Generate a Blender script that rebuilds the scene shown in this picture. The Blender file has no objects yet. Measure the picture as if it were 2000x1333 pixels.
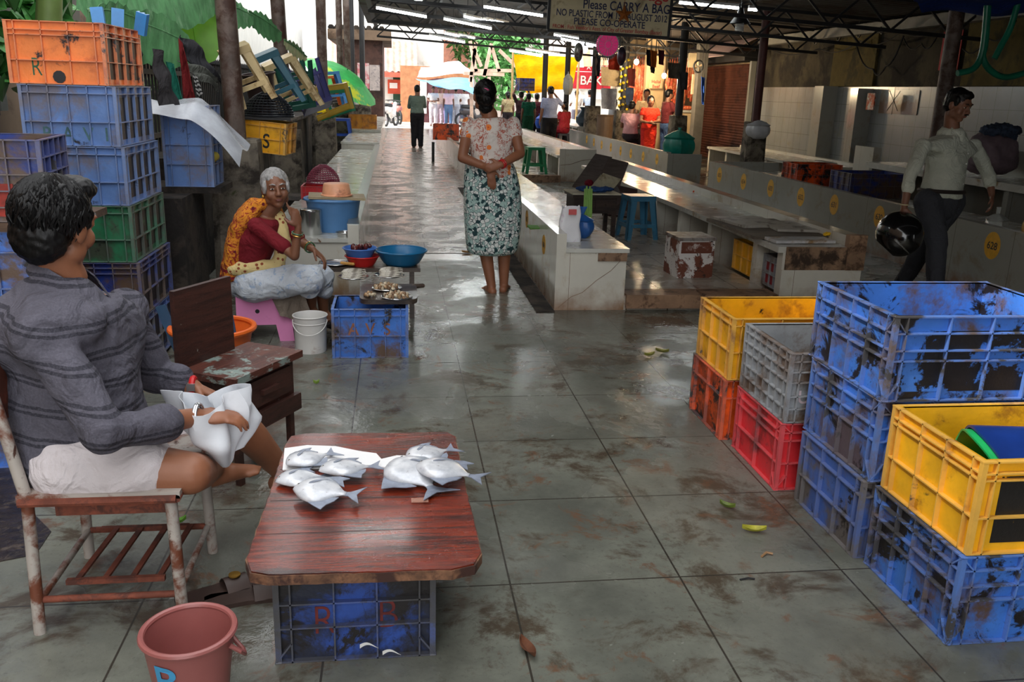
import bpy, math, random
from mathutils import Vector, Matrix, Euler, noise
R_=random.Random(7)
PI=math.pi
sc=bpy.context.scene
COL=sc.collection
# ---------------- camera ----------------
CAMH=1.5; FPX=1700.0
_dy=Vector((771-1000,-(172-666.5),-FPX)).normalized()
_up=Vector((1,-.03,0)).cross(_dy).normalized()
if _up.y<0: _up=-_up
_dx=_dy.cross(_up)
RW=Matrix((_dx,_dy,_up))           # camera space -> world
CP=Vector((0,0,CAMH))
cam=bpy.data.cameras.new('camera'); cam.sensor_width=36; cam.lens=36*FPX/2000; cam.clip_start=.05; cam.clip_end=300
camo=bpy.data.objects.new('camera',cam); COL.objects.link(camo)
camo.matrix_world=Matrix.Translation(CP)@RW.to_4x4()
sc.camera=camo
def ray(px,py): return RW@Vector((px-1000,-(py-666.5),-FPX))
def G(px,py,z=0.0):
    d=ray(px,py); return CP+d*((z-CAMH)/d.z)
def V(px,py,Y):
    d=ray(px,py); return CP+d*(Y/d.y)
def VX(px,py,X):
    d=ray(px,py); return CP+d*(X/d.x)
# ---------------- world, sun, exposure ----------------
w=bpy.data.worlds.new('sky'); sc.world=w; w.use_nodes=True
bg=w.node_tree.nodes['Background']; bg.inputs[0].default_value=(.97,.985,1,1); bg.inputs[1].default_value=3.0
sun=bpy.data.lights.new('sun','SUN'); sun.energy=7; sun.angle=math.radians(8); sun.color=(1,.97,.92)
suno=bpy.data.objects.new('sun',sun); COL.objects.link(suno)
suno.rotation_euler=Vector((.85,.3,-1)).to_track_quat('-Z','Y').to_euler()
sc.view_settings.view_transform='Standard'; sc.view_settings.look='None'; sc.view_settings.gamma=1
sc.view_settings.use_curve_mapping=False; sc.view_settings.exposure=0.0

# ---------------- materials ----------------
def hexc(r,g,b):
    f=lambda c:(c/255/12.92) if c/255<=.04045 else ((c/255+.055)/1.055)**2.4
    return (f(r),f(g),f(b),1)
def nn(nt,t,**k):
    n=nt.nodes.new(t)
    for a,b in k.items(): setattr(n,a,b)
    return n
def mth(nt,op,a,b=None):
    n=nn(nt,'ShaderNodeMath',operation=op)
    for i,v in enumerate((a,b)):
        if v is None: continue
        if isinstance(v,(int,float)): n.inputs[i].default_value=v
        else: nt.links.new(v,n.inputs[i])
    return n.outputs[0]
def mixc(nt,fac,a,b):
    n=nn(nt,'ShaderNodeMix',data_type='RGBA')
    for s,v in ((n.inputs[0],fac),(n.inputs[6],a),(n.inputs[7],b)):
        if isinstance(v,(int,float)): s.default_value=v
        elif isinstance(v,tuple): s.default_value=v
        else: nt.links.new(v,s)
    return n.outputs[2]
def ramp(nt,fac,lo,hi):
    n=nn(nt,'ShaderNodeMapRange'); n.inputs[1].default_value=lo; n.inputs[2].default_value=hi
    n.interpolation_type='SMOOTHSTEP'
    nt.links.new(fac,n.inputs[0]); return n.outputs[0]
def noi(nt,vec,scale,detail=5,rough=.6,dist=0):
    n=nn(nt,'ShaderNodeTexNoise'); n.inputs['Scale'].default_value=scale; n.inputs['Detail'].default_value=detail
    n.inputs['Roughness'].default_value=rough; n.inputs['Distortion'].default_value=dist
    nt.links.new(vec,n.inputs['Vector']); return n.outputs[0]
def newmat(name):
    m=bpy.data.materials.new(name); m.use_nodes=True; nt=m.node_tree
    b=nt.nodes['Principled BSDF']; tc=nn(nt,'ShaderNodeTexCoord'); mp=nn(nt,'ShaderNodeMapping')
    nt.links.new(tc.outputs['Object'],mp.inputs[0])
    return m,nt,b,mp
def mul(c,k): return (min(c[0]*k,1),min(c[1]*k,1),min(c[2]*k,1),1)
def mat(name,base,rough=.5,var=.2,vs=4,dirt=None,dthr=.55,dw=.08,ds=5,bump=.0,bs=40,metal=0,stretch=(1,1,1),off=0,
        dirt2=None,d2thr=.62,d2s=14,alpha=1,trans=0,emis=None,es=0,coat=0,sub=0,rvar=0,lowdirt=None,lowz=(0,.2)):
    m,nt,b,mp=newmat(name); mp.inputs['Scale'].default_value=stretch; mp.inputs['Location'].default_value=(off,off*.7,off*1.3)
    v=mp.outputs[0]
    n=noi(nt,v,vs); c=mixc(nt,ramp(nt,n,.3,.7),mul(base,1-var),mul(base,1+var))
    if dirt:
        n2=noi(nt,v,ds,7,.68,.3); c=mixc(nt,ramp(nt,n2,dthr-dw,dthr+dw),c,dirt)
    if dirt2:
        n3=noi(nt,v,d2s,8,.7,.5); c=mixc(nt,ramp(nt,n3,d2thr-.03,d2thr+.03),c,dirt2)
    if lowdirt:
        sp=nn(nt,'ShaderNodeSeparateXYZ'); nt.links.new(v,sp.inputs[0])
        z=mth(nt,'ADD',sp.outputs[2],mth(nt,'MULTIPLY',mth(nt,'SUBTRACT',noi(nt,v,9,6),.5),.35))
        mr=nn(nt,'ShaderNodeMapRange'); nt.links.new(z,mr.inputs[0])
        mr.inputs[1].default_value=lowz[0]; mr.inputs[2].default_value=lowz[1]; mr.inputs[3].default_value=.85; mr.inputs[4].default_value=0
        c=mixc(nt,mr.outputs[0],c,lowdirt)
    nt.links.new(c,b.inputs['Base Color'])
    b.inputs['Roughness'].default_value=rough; b.inputs['Metallic'].default_value=metal
    if rvar:
        nr=noi(nt,v,vs*1.7,4); nt.links.new(mth(nt,'ADD',rough-rvar/2,mth(nt,'MULTIPLY',ramp(nt,nr,.35,.65),rvar)),b.inputs['Roughness'])
    if bump:
        bp=nn(nt,'ShaderNodeBump'); bp.inputs['Strength'].default_value=min(1,bump); bp.inputs['Distance'].default_value=.01
        nt.links.new(noi(nt,v,bs,6),bp.inputs['Height']); nt.links.new(bp.outputs[0],b.inputs['Normal'])
    if alpha<1: b.inputs['Alpha'].default_value=alpha
    if trans: b.inputs['Transmission Weight'].default_value=trans
    if coat: b.inputs['Coat Weight'].default_value=coat; b.inputs['Coat Roughness'].default_value=.15
    if sub: b.inputs['Subsurface Weight'].default_value=sub; b.inputs['Subsurface Scale'].default_value=.01
    if emis: b.inputs['Emission Color'].default_value=emis; b.inputs['Emission Strength'].default_value=es
    return m
def tilemat(name,base,size,offs,line,lw=.004,rough=.2,dirt=None,dthr=.55,ds=2.5,dw=.1,var=.12,vs=1.5,wet=None,bump=.15,bs=25,low=None,lowz=(0,.15),dirt2=None,d2thr=.6,d2s=9,varc=None,fine=None):
    m,nt,b,mp=newmat(name); v=mp.outputs[0]
    sp=nn(nt,'ShaderNodeSeparateXYZ'); nt.links.new(v,sp.inputs[0])
    ge=nn(nt,'ShaderNodeNewGeometry'); sn=nn(nt,'ShaderNodeSeparateXYZ'); nt.links.new(ge.outputs['Normal'],sn.inputs[0])
    tot=None
    for i in range(3):
        if not size[i]: continue
        fr=mth(nt,'FRACT',mth(nt,'ADD',mth(nt,'DIVIDE',mth(nt,'SUBTRACT',sp.outputs[i],offs[i]),size[i]),100.5))
        d=mth(nt,'MULTIPLY',mth(nt,'ABSOLUTE',mth(nt,'SUBTRACT',fr,.5)),size[i])
        k=mth(nt,'LESS_THAN',d,lw)
        k=mth(nt,'MULTIPLY',k,mth(nt,'LESS_THAN',mth(nt,'ABSOLUTE',sn.outputs[i]),.5))
        tot=k if tot is None else mth(nt,'MAXIMUM',tot,k)
    c=mixc(nt,ramp(nt,noi(nt,v,vs,6,.65),.32,.68),mul(base,1-var),mul(varc or base,1+var))
    if fine: c=mixc(nt,mth(nt,'MULTIPLY',ramp(nt,noi(nt,v,60,4,.7),.55,.7),.5),c,fine)
    if dirt: c=mixc(nt,mth(nt,'MULTIPLY',ramp(nt,noi(nt,v,ds,9,.72,.4),dthr-dw,dthr+dw),.85),c,dirt)
    if dirt2: c=mixc(nt,mth(nt,'MULTIPLY',ramp(nt,noi(nt,v,d2s,9,.75,.8),d2thr-.05,d2thr+.05),.8),c,dirt2)
    if low:
        z=mth(nt,'ADD',sp.outputs[2],mth(nt,'MULTIPLY',mth(nt,'SUBTRACT',noi(nt,v,5,6),.5),.4))
        mr=nn(nt,'ShaderNodeMapRange'); nt.links.new(z,mr.inputs[0])
        mr.inputs[1].default_value=lowz[0]; mr.inputs[2].default_value=lowz[1]; mr.inputs[3].default_value=.8; mr.inputs[4].default_value=0
        c=mixc(nt,mr.outputs[0],c,low)
    c=mixc(nt,tot,c,line)
    nt.links.new(c,b.inputs['Base Color'])
    b.inputs['Roughness'].default_value=rough
    if wet:
        r=ramp(nt,noi(nt,v,wet[0],5,.65,.5),wet[1],wet[2])
        nt.links.new(mth(nt,'ADD',wet[3],mth(nt,'MULTIPLY',r,wet[4])),b.inputs['Roughness'])
    bp=nn(nt,'ShaderNodeBump'); bp.inputs['Strength'].default_value=bump; bp.inputs['Distance'].default_value=.01
    h=mth(nt,'SUBTRACT',noi(nt,v,bs,4),mth(nt,'MULTIPLY',tot,.5))
    nt.links.new(h,bp.inputs['Height']); nt.links.new(bp.outputs[0],b.inputs['Normal'])
    return m
def clothmat(name,base,pat=None,rough=.85,bump=.3):
    m,nt,b,mp=newmat(name); v=mp.outputs[0]
    n=noi(nt,v,3); c=mixc(nt,ramp(nt,n,.3,.7),mul(base,.85),mul(base,1.12))
    if pat: c=pat(nt,v,c)
    nt.links.new(c,b.inputs['Base Color']); b.inputs['Roughness'].default_value=rough
    b.inputs['Specular IOR Level'].default_value=.25
    bp=nn(nt,'ShaderNodeBump'); bp.inputs['Strength'].default_value=min(1,bump*2); bp.inputs['Distance'].default_value=.022
    nt.links.new(mth(nt,'ADD',mth(nt,'MULTIPLY',noi(nt,v,5.5,3,.5,2.2),2.6),mth(nt,'MULTIPLY',noi(nt,v,220,2),.12)),bp.inputs['Height']); nt.links.new(bp.outputs[0],b.inputs['Normal'])
    return m
def voro(nt,v,scale,feature='F1',rnd=1.0):
    n=nn(nt,'ShaderNodeTexVoronoi',feature=feature); n.inputs['Scale'].default_value=scale
    n.inputs['Randomness'].default_value=rnd; nt.links.new(v,n.inputs['Vector']); return n
# ---------------- mesh builder ----------------
class MB:
    def __init__(s): s.v=[]; s.f=[]
    def add(s,vs,fs,T=None):
        o=len(s.v)
        s.v+= [(T@Vector(p)) if T is not None else Vector(p) for p in vs]
        s.f+= [[i+o for i in f] for f in fs]; return s
    def box(s,c,d,T=None,bev=0):
        x,y,z=[k/2 for k in d]; c=Vector(c)
        vs=[c+Vector((a*x,b*y,e*z)) for e in(-1,1) for b in(-1,1) for a in(-1,1)]
        return s.add(vs,[(0,2,3,1),(4,5,7,6),(0,1,5,4),(2,6,7,3),(0,4,6,2),(1,3,7,5)],T)
    def bb(s,x0,x1,y0,y1,z0,z1,T=None): return s.box(((x0+x1)/2,(y0+y1)/2,(z0+z1)/2),(x1-x0,y1-y0,z1-z0),T)
    def bar(s,a,b,wd,ht=None,up=(0,0,1)):
        a=Vector(a);b=Vector(b);ht=ht or wd; d=(b-a); L=d.length; d.normalize(); u=Vector(up)
        if abs(d.dot(u))>.98: u=Vector((0,1,0))
        x=d.cross(u).normalized(); z=x.cross(d)
        M=Matrix((x,d,z)).transposed().to_4x4(); M.translation=(a+b)/2
        return s.box((0,0,0),(wd,L,ht),M)
    def loft(s,rings,cap=True,close=True):
        n=len(rings[0]); vs=[p for r in rings for p in r]; fs=[]
        for i in range(len(rings)-1):
            for j in range(n if close else n-1):
                k=(j+1)%n; fs.append((i*n+j,i*n+k,(i+1)*n+k,(i+1)*n+j))
        if cap: fs.append(tuple(range(n))[::-1]); fs.append(tuple((len(rings)-1)*n+j for j in range(n)))
        return s.add(vs,fs)
    def tube(s,pts,rad,n=8,cap=True):
        pts=[Vector(p) for p in pts]
        if not hasattr(rad,'__len__'): rad=[rad]*len(pts)
        rings=[]; u=None
        for i,p in enumerate(pts):
            a=pts[max(i-1,0)]; b=pts[min(i+1,len(pts)-1)]; d=(b-a).normalized()
            if u is None:
                u=Vector((0,0,1)) if abs(d.z)<.9 else Vector((1,0,0))
            u=(u-d*u.dot(d)).normalized(); x=d.cross(u)
            rings.append([p+(x*math.cos(t)+u*math.sin(t))*rad[i] for t in [2*PI*k/n for k in range(n)]])
        return s.loft(rings,cap)
    def lathe(s,prof,c=(0,0,0),n=32,sx=1,sy=1,T=None,cap=True):
        c=Vector(c); rings=[[c+Vector((r*sx*math.cos(2*PI*k/n),r*sy*math.sin(2*PI*k/n),z)) for k in range(n)] for r,z in prof]
        if T is not None: rings=[[T@p for p in r] for r in rings]
        return s.loft(rings,cap)
    def ell(s,c,r,T=None,n=16,m=10):
        c=Vector(c); r=Vector((r,r,r)) if isinstance(r,(int,float)) else Vector(r)
        rings=[]
        for i in range(m+1):
            t=-PI/2+PI*(i/m) if 0<i<m else (-PI/2+.05 if i==0 else PI/2-.05)
            rings.append([c+Vector((r.x*math.cos(t)*math.cos(2*PI*k/n),r.y*math.cos(t)*math.sin(2*PI*k/n),r.z*math.sin(t))) for k in range(n)])
        if T is not None: rings=[[T@p for p in q] for q in rings]
        return s.loft(rings)
    def prism(s,poly,z0,z1,T=None):
        n=len(poly); vs=[(p[0],p[1],z0) for p in poly]+[(p[0],p[1],z1) for p in poly]
        fs=[tuple(range(n))[::-1],tuple(range(n,2*n))]+[(i,(i+1)%n,n+(i+1)%n,n+i) for i in range(n)]
        return s.add(vs,fs,T)
    def grid(s,fn,nu,nv,thick=0,T=None):
        P=[[Vector(fn(i/nu,j/nv)) for j in range(nv+1)] for i in range(nu+1)]
        vs=[p for r in P for p in r]; W=nv+1
        fs=[(i*W+j,(i+1)*W+j,(i+1)*W+j+1,i*W+j+1) for i in range(nu) for j in range(nv)]
        if thick:
            N=[]
            for i in range(nu+1):
                for j in range(nv+1):
                    a=P[min(i+1,nu)][j]-P[max(i-1,0)][j]; b=P[i][min(j+1,nv)]-P[i][max(j-1,0)]
                    q=a.cross(b); N.append(q.normalized() if q.length>1e-9 else Vector((0,0,1)))
            o=len(vs); vs+= [p-n*thick for p,n in zip(vs[:o],N)]
            fs+= [tuple(o+k for k in f[::-1]) for f in fs[:]]
            B=[i*W for i in range(nu+1)]+[nu*W+j for j in range(1,nv+1)]+[i*W+nv for i in range(nu-1,-1,-1)]+[j for j in range(nv-1,0,-1)]
            for q in range(len(B)):
                a,b=B[q],B[(q+1)%len(B)]; fs.append((b,a,o+a,o+b))
        return s.add(vs,fs,T)
    def limb(s,pts,rad,n=14):
        pts=[Vector(p) for p in pts]
        s.tube(pts,rad,n)
        for p,r in zip(pts,rad): s.ell(p,r,n=n,m=8)
        return s
    def build(s,name,material,parent=None,smooth=False,ang=40,world=False,mods=()):
        me=bpy.data.meshes.new(name); me.from_pydata([tuple(p) for p in s.v],[],s.f); me.materials.append(material)
        me.update()
        import bmesh as bm_
        bm=bm_.new(); bm.from_mesh(me); bm_.ops.recalc_face_normals(bm,faces=bm.faces); bm.to_mesh(me); bm.free()
        if smooth:
            for p in me.polygons: p.use_smooth=True
            if ang: me.set_sharp_from_angle(angle=math.radians(ang))
        o=bpy.data.objects.new(name,me); COL.objects.link(o)
        if parent is not None:
            o.parent=parent
            if world:
                r=parent
                while r.parent is not None: r=r.parent
                o.matrix_parent_inverse=(r.matrix_basis.inverted() if parent is r else Matrix())
        return o
def rm(o,vox,sm=6,sf=.5,disp=None):
    m=o.modifiers.new('remesh','REMESH'); m.mode='VOXEL'; m.voxel_size=vox; m.use_smooth_shade=True
    if sm: q=o.modifiers.new('smooth','SMOOTH'); q.iterations=sm; q.factor=sf
    if disp:
        t=bpy.data.textures.new('folds','CLOUDS'); t.noise_scale=disp[1]; t.noise_depth=2
        d=o.modifiers.new('folds','DISPLACE'); d.texture=t; d.strength=disp[0]; d.mid_level=.5
    return o
def setp(o,label=None,cat=None,group=None,kind=None):
    if label: o['label']=label
    if cat: o['category']=cat
    if group: o['group']=group
    if kind: o['kind']=kind
    return o
def thing(name,label,cat,loc=(0,0,0),rot=(0,0,0),group=None):
    o=bpy.data.objects.new(name,None); COL.objects.link(o); o.empty_display_size=.05
    o.location=loc
    o.rotation_euler=(0,0,rot) if isinstance(rot,(int,float)) else rot
    o.matrix_basis=Matrix.LocRotScale(Vector(loc),Euler(o.rotation_euler),None)
    return setp(o,label,cat,group)
def struct(o): o['kind']='structure'; return o
def kids(o): return [c for c in KID.get(o.name,[])]
def copy_tree(o,parent=None,allobs=None):
    if allobs is None:
        allobs={}
        for q in COL.objects:
            if q.parent: allobs.setdefault(q.parent.name,[]).append(q)
    c=o.copy(); COL.objects.link(c)
    if parent is not None: c.parent=parent
    for ch in allobs.get(o.name,[]): copy_tree(ch,c,allobs)
    return c
def text_mesh(txt,size,ext=.0006,bold=.0,align='CENTER',wide=1.0):
    bold=max(-.012*size,min(bold,.012*size))
    cu=bpy.data.curves.new('t','FONT'); cu.body=txt; cu.size=size; cu.extrude=ext; cu.offset=bold; cu.align_x=align; cu.align_y='CENTER'
    to=bpy.data.objects.new('t',cu); COL.objects.link(to)
    dg=bpy.context.evaluated_depsgraph_get()
    me=bpy.data.meshes.new_from_object(to.evaluated_get(dg)); bpy.data.objects.remove(to); bpy.data.curves.remove(cu)
    if wide!=1:
        for v in me.vertices: v.co.x*=wide
    return me
def text_obj(name,txt,size,material,T,parent=None,bold=.0,wide=1.0,ext=.0006):
    me=text_mesh(txt,size,ext,bold,wide=wide); me.transform(T); me.materials.clear(); me.materials.append(material)
    for p in me.polygons: p.material_index=0
    o=bpy.data.objects.new(name,me); COL.objects.link(o); o.parent=parent
    return o
def frame(o,x,z):   # local frame: x axis along text, z out of the surface
    x=Vector(x).normalized(); z=Vector(z).normalized(); y=z.cross(x)
    M=Matrix((x,y,z)).transposed().to_4x4(); M.translation=Vector(o); return M
# ---------------- shared materials ----------------
GROUT=(.05,.04,.03,1)
M={}
M['floor']=tilemat('stone_floor',hexc(98,100,92),(.555,.585,0),(.35,2.41,0),(.045,.04,.032,1),lw=.0032,dirt=hexc(70,56,42),dthr=.555,ds=2.6,dw=.06,
   dirt2=hexc(108,78,58),d2thr=.595,d2s=4.5,var=.2,vs=1.3,varc=hexc(116,118,108),wet=(1.1,.40,.62,.07,.36),bump=.22,bs=26,fine=hexc(78,80,72))
M['aisle']=tilemat('aisle_floor',hexc(118,112,106),(.28,.28,0),(.0,.1,0),(.03,.025,.022,1),lw=.006,dirt=hexc(70,62,54),dthr=.55,ds=4,var=.25,vs=3,wet=(3.0,.35,.65,.12,.3),bump=.5,bs=22)
M['platform']=tilemat('platform_tile',hexc(168,160,148),(.31,.31,0),(.1,.05,0),GROUT,lw=.004,dirt=hexc(110,84,60),dthr=.58,ds=3,wet=(2,.4,.6,.12,.25),bump=.15)
M['street']=mat('street_ground',hexc(190,182,172),rough=.7,var=.15)
RUST=hexc(128,84,48)
M['tile']=tilemat('white_counter_tile',hexc(205,202,190),(.6,.6,0),(.1,.27,0),hexc(120,100,80),lw=.0015,rough=.14,low=RUST,lowz=(-.02,.17),dirt=hexc(170,150,118),dthr=.62,ds=3,var=.06,bump=.04,bs=8,dirt2=hexc(120,90,62),d2thr=.68,d2s=7)
M['tiledk']=tilemat('grey_counter_tile',hexc(158,158,150),(.75,.75,0),(.1,.27,0),hexc(90,80,70),lw=.002,rough=.2,low=RUST,lowz=(-.02,.12),dirt=hexc(140,128,108),dthr=.62,ds=3,var=.06,bump=.04,bs=8)
M['top']=mat('worn_counter_top',hexc(196,196,188),rough=.2,var=.08,dirt=hexc(150,128,96),dthr=.6,ds=4,dirt2=hexc(112,78,50),d2thr=.68,rvar=.15)
M['edge']=mat('brown_stone_edge',hexc(150,118,92),rough=.5,var=.3,dirt=hexc(80,56,38),ds=8)
M['conc']=mat('rough_concrete',hexc(112,104,92),rough=.95,var=.3,vs=5,bump=.8,bs=40,dirt=hexc(48,42,36),dthr=.52,ds=4,dirt2=hexc(70,76,46),d2thr=.62,d2s=3)
M['concdk']=mat('dark_concrete',hexc(66,58,50),rough=.95,var=.35,vs=4,bump=.8,bs=30,dirt=hexc(26,22,20),dthr=.5,ds=3)
M['steel']=mat('rusty_steel_post',hexc(98,84,76),rough=.6,var=.3,vs=8,bump=.3,dirt=hexc(66,42,32),dthr=.5,ds=6,dirt2=hexc(150,142,132),d2thr=.68,d2s=16)
M['black']=mat('black_iron',hexc(34,34,36),rough=.6,var=.3)
M['brick']=mat('dirty_wall',hexc(90,80,66),rough=.95,var=.3,bump=.6)
M['wallgr']=tilemat('white_wall_tile',hexc(140,142,142),(0,.3,.3),(0,.1,.25),hexc(96,94,90),lw=.003,rough=.25,var=.07,vs=2,dirt=hexc(140,136,122),dthr=.62,bump=.05)
M['plaster']=mat('mouldy_plaster',hexc(66,60,46),rough=.95,var=.35,vs=1.5,dirt=hexc(34,30,26),dthr=.5,ds=1.6,bump=.5,bs=12)
M['yplaster']=mat('yellow_plaster',hexc(92,80,38),rough=.95,var=.3,vs=2,dirt=hexc(60,54,32),dthr=.55,ds=2,bump=.4)
M['roof']=mat('corrugated_sheet',hexc(86,82,80),rough=.7,var=.25,vs=1.2,dirt=hexc(60,48,40),dthr=.55,ds=1.2)
M['ywhite']=mat('white_plaster',hexc(225,225,220),rough=.9,var=.05,dirt=hexc(170,160,140),dthr=.66,ds=1)
M['brownwall']=mat('stained_brown_plaster',hexc(120,100,82),rough=.95,var=.25,vs=1,dirt=hexc(80,62,48),dthr=.55,ds=1.4)
M['leafg']=mat('green_leaf',hexc(86,140,52),rough=.45,var=.35,vs=5,sub=.05)
M['lamp']=mat('lit_tube',(1,1,1,1),emis=(.95,1,1,1),es=42,var=0)
M['wht']=mat('white_paint',hexc(225,225,222),rough=.4,var=.04)
M['disc']=mat('yellow_paint',hexc(226,168,30),rough=.5,var=.12,vs=20)
M['ink']=mat('black_paint',hexc(22,20,20),rough=.6,var=.1)
# ---------------- ground ----------------
struct(MB().bb(-7,10,-4,35,-.1,0).build('floor',M['floor']))
struct(MB().bb(-.27,1.12,8.2,35,0,.004).build('floor',M['aisle']))
struct(MB().bb(-30,40,35,80,-.12,-.002).build('floor',M['street']))
# ---------------- roof ----------------
def zr(x): return 3.24-.05*(x+.4)
def corr(x0,x1,y0,y1,dz=0,T=None,name='ceiling'):
    m=MB(); n=int((y1-y0)/.0475)
    vs=[];fs=[]
    for i in range(n+1):
        y=y0+(y1-y0)*i/n; z=.02*math.sin(i*PI/2+.5)
        vs+=[(x0,y,zr(x0)+z+dz),(x1,y,zr(x1)+z+dz)]
    o=len(vs); vs+=[(a,b,c+.006) for a,b,c in vs]
    for i in range(n):
        fs.append((2*i,2*i+1,2*i+3,2*i+2)); fs.append((o+2*i,o+2*i+2,o+2*i+3,o+2*i+1))
    m.add(vs,fs); return struct(m.build(name,M['roof'],smooth=True,ang=60))
corr(-.75,8.3,9.3,26.5)
corr(1.05,8.3,-3.5,4.4)  # unseen near sheet added to shade the right side, left open over the fish
corr(-.9,8.3,4.4,9.3)
# trusses
def truss(Y,x0,x1,label,d=.36):
    t=thing('roof_truss',label,'roof truss',(x0,Y,zr(x0)),0,'black steel roof trusses')
    L=x1-x0; s=-.05
    MB().bar((0,0,-.06),(L,0,-.06+s*L),.05).build('top_chord',M['black'],t)
    MB().bar((0,0,-.06-d),(L,0,-.06-d+s*L),.05).build('bottom_chord',M['black'],t)
    n=int(L/.42); proto=None
    for i in range(n):
        a=L*i/n; b=L*(i+1)/n
        za,zb=((-.06,-.06-d) if i%2 else (-.06-d,-.06))
        MB().bar((a,0,za+s*a),(b,0,zb+s*b),.028).build('web_brace',M['black'],t)
    return t
ords=['nearest','second nearest','third from the camera','fourth from the camera','fifth from the camera','farthest, above the open market end']
for k,Y in enumerate((11.6,14.0,16.4,18.8,21.3,24.2)):
    truss(Y,-.45,7.9,'black zigzag steel roof truss across the aisle, '+ords[k],.40)
# purlins along the aisle
for x in (.9,2.4,3.9,5.4):
    setp(MB().bar((x,9.5,zr(x)-.02),(x,26,zr(x)-.02),.05).build('roof_purlin',M['black']),'dark steel purlin running along the aisle under the sheet roof','purlin','purlins under the roof')
# roof side beam along left posts
setp(MB().bar((-.5,9.3,zr(-.5)-.1),(-.5,26.5,zr(-.5)-.1),.09).build('eave_beam',M['black']),'long dark steel beam on the left edge of the sheet roof','beam')
struct(MB().bb(1.6,8.3,-3.7,-3.5,0,3.0).build('wall_back',M['plaster']))  # unseen wall added behind the camera to darken the right side
mud=[G(x,y) for x,y in ((-60,880),(40,905),(95,960),(60,1000),(100,1040),(70,1085),(-60,1110))]
setp(MB().prism([(p.x,p.y) for p in mud],0,.004).build('mud_patch',mat('dark_wet_mud',hexc(44,36,32),rough=.3,var=.5,vs=12,dirt=hexc(90,78,66),dthr=.58,ds=14,bump=1,bs=25)),'dark wet muddy patch on the floor at the left edge behind chair','mud')
# ---------------- posts ----------------
def post(name,label,X,Y,zb,ztop,r,bw,cat='post',mat_=None,group=None,tilt=0,bwt=None):
    t=thing(name,label,cat,(X,Y,0),0,group)
    bwt=bwt or bw*.88
    m=MB(); rings=[]
    for z,k in ((0,bw),(zb*.3,bw*.98),(zb*.7,bw*.93),(zb-.02,bwt),(zb,bwt*.96)):
        h=k/2; c=.16*k
        rings.append([Vector((a,b,z)) for a,b in ((-h,-h+c),(-h+c,-h),(h-c,-h),(h,-h+c),(h,h-c),(h-c,h),(-h+c,h),(-h,h-c))])
    m.loft(rings); m.build('concrete_base',M['conc'],t)
    MB().tube([(0,0,zb-.02),(tilt*.5,0,(zb+ztop)/2),(tilt,0,ztop)],[r,r,r],14).build('pole',mat_ or M['steel'],t,smooth=True)
    return t
post('roof_post','thick rusty steel post on a broad concrete base behind the old woman',VX(467,300,-1.12).x,6.55,1.12,3.6,.07,.36,tilt=-.06)
post('roof_post','rusty steel post on concrete base, second along the left fence',-1.2,10.2,1.02,3.9,.075,.36,tilt=-.08)
post('roof_post','slim dark post with peeling paint on a mossy concrete base',-1.2,15.6,1.15,4.2,.085,.42)
post('roof_post','brown post of a pair on a pale concrete base by left counter',-1.2,20.6,1.15,4.4,.07,.42)
setp(MB().tube([(-1.02,20.5,1.1),(-1.05,20.5,4.4)],.07,12).build('pole',M['steel'],smooth=True),'pale second pipe of the paired posts on the left','post')
for dx,lab in ((-1.25,'dark post beside the hut on a grey concrete base'),(-.95,'dark thin post standing against the brown hut corner')):
    post('roof_post',lab,dx,27.5,1.15,4.6,.08,.5,mat_=M['black'])
post('roof_post','dark red steel post with a plastic bag tied round its concrete base',6.0,14.4,1.13,3.1,.07,.36,mat_=mat('red_oxide_post',hexc(74,34,30),rough=.6,var=.4,vs=2))
post('roof_post','dark post on a tall concrete base beside the teal bag',5.75,17.8,1.13,3.0,.08,.36,mat_=M['black'])
post('roof_post','dark post wrapped in yellow garland on a concrete base',5.6,21.8,1.13,3.0,.08,.4,mat_=M['black'])
post('roof_post','slim dark red post before the bakery sign on concrete base',5.15,23.2,1.2,3.0,.07,.42,mat_=M['black'])
tp=thing('roof_post','tall weathered grey post right behind the walking man','post',(5.95,9.2,0))
MB().tube([(0,0,0),(.0,0,3.2)],[.085,.08],16).build('pole',M['steel'],tp,smooth=True)
for px,lab in ((1061,'dark slim post in front of the yellow tarpaulin, left'),(1104,'dark slim post in front of the yellow tarpaulin, right')):
    p=VX(px,200,0.001) if False else V(px,240,23.5)
    setp(MB().tube([(p.x,23.5,0),(p.x,23.5,3)],.07,10).build('roof_post',M['black']),lab,'post')
# ---------------- left retaining wall and fence ----------------
struct(MB().bb(-2.0,-1.5,6.2,29.5,0,1.0).build('wall_left',M['concdk']))
struct(MB().bb(-2.2,-2.0,2.0,5.4,0,.95).build('wall_left',M['concdk']))
struct(MB().bb(-2.05,-1.42,8.3,16,1.0,1.05).build('trim_1',M['concdk']))
def fence(y0,y1,x,z0,z1,label,step=.085,x1=None):
    t=thing('iron_fence',label,'fence',(x,y0,z0)); L=y1-y0; x1=x if x1 is None else x1
    n=int(L/step)
    for zz in (.12,(z1-z0)*.78):
        MB().bar((0,0,zz),(x1-x,L,zz),.035).build('rail',M['black'],t)
    for i in range(min(n,98)):
        k=i/n; m=MB(); h=z1-z0
        m.bar((0,0,0),(0,0,h-.06),.016,up=(0,1,0)); m.lathe([(.008,h-.07),(.02,h-.05),(.002,h)],n=6)
        o=m.build('picket',M['black'],t); o.location=((x1-x)*k,L*k,0)
    return t
fence(5.5,13.6,-1.72,1.0,1.72,'black iron picket fence on the wall behind the stools')
fence(13.9,30,-1.75,1.0,1.75,'far black iron picket fence near the green umbrella',.17)
fence(3.5,5.1,-2.1,.95,1.42,'short spiked iron fence left of the tall crate stack',.16)
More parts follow.
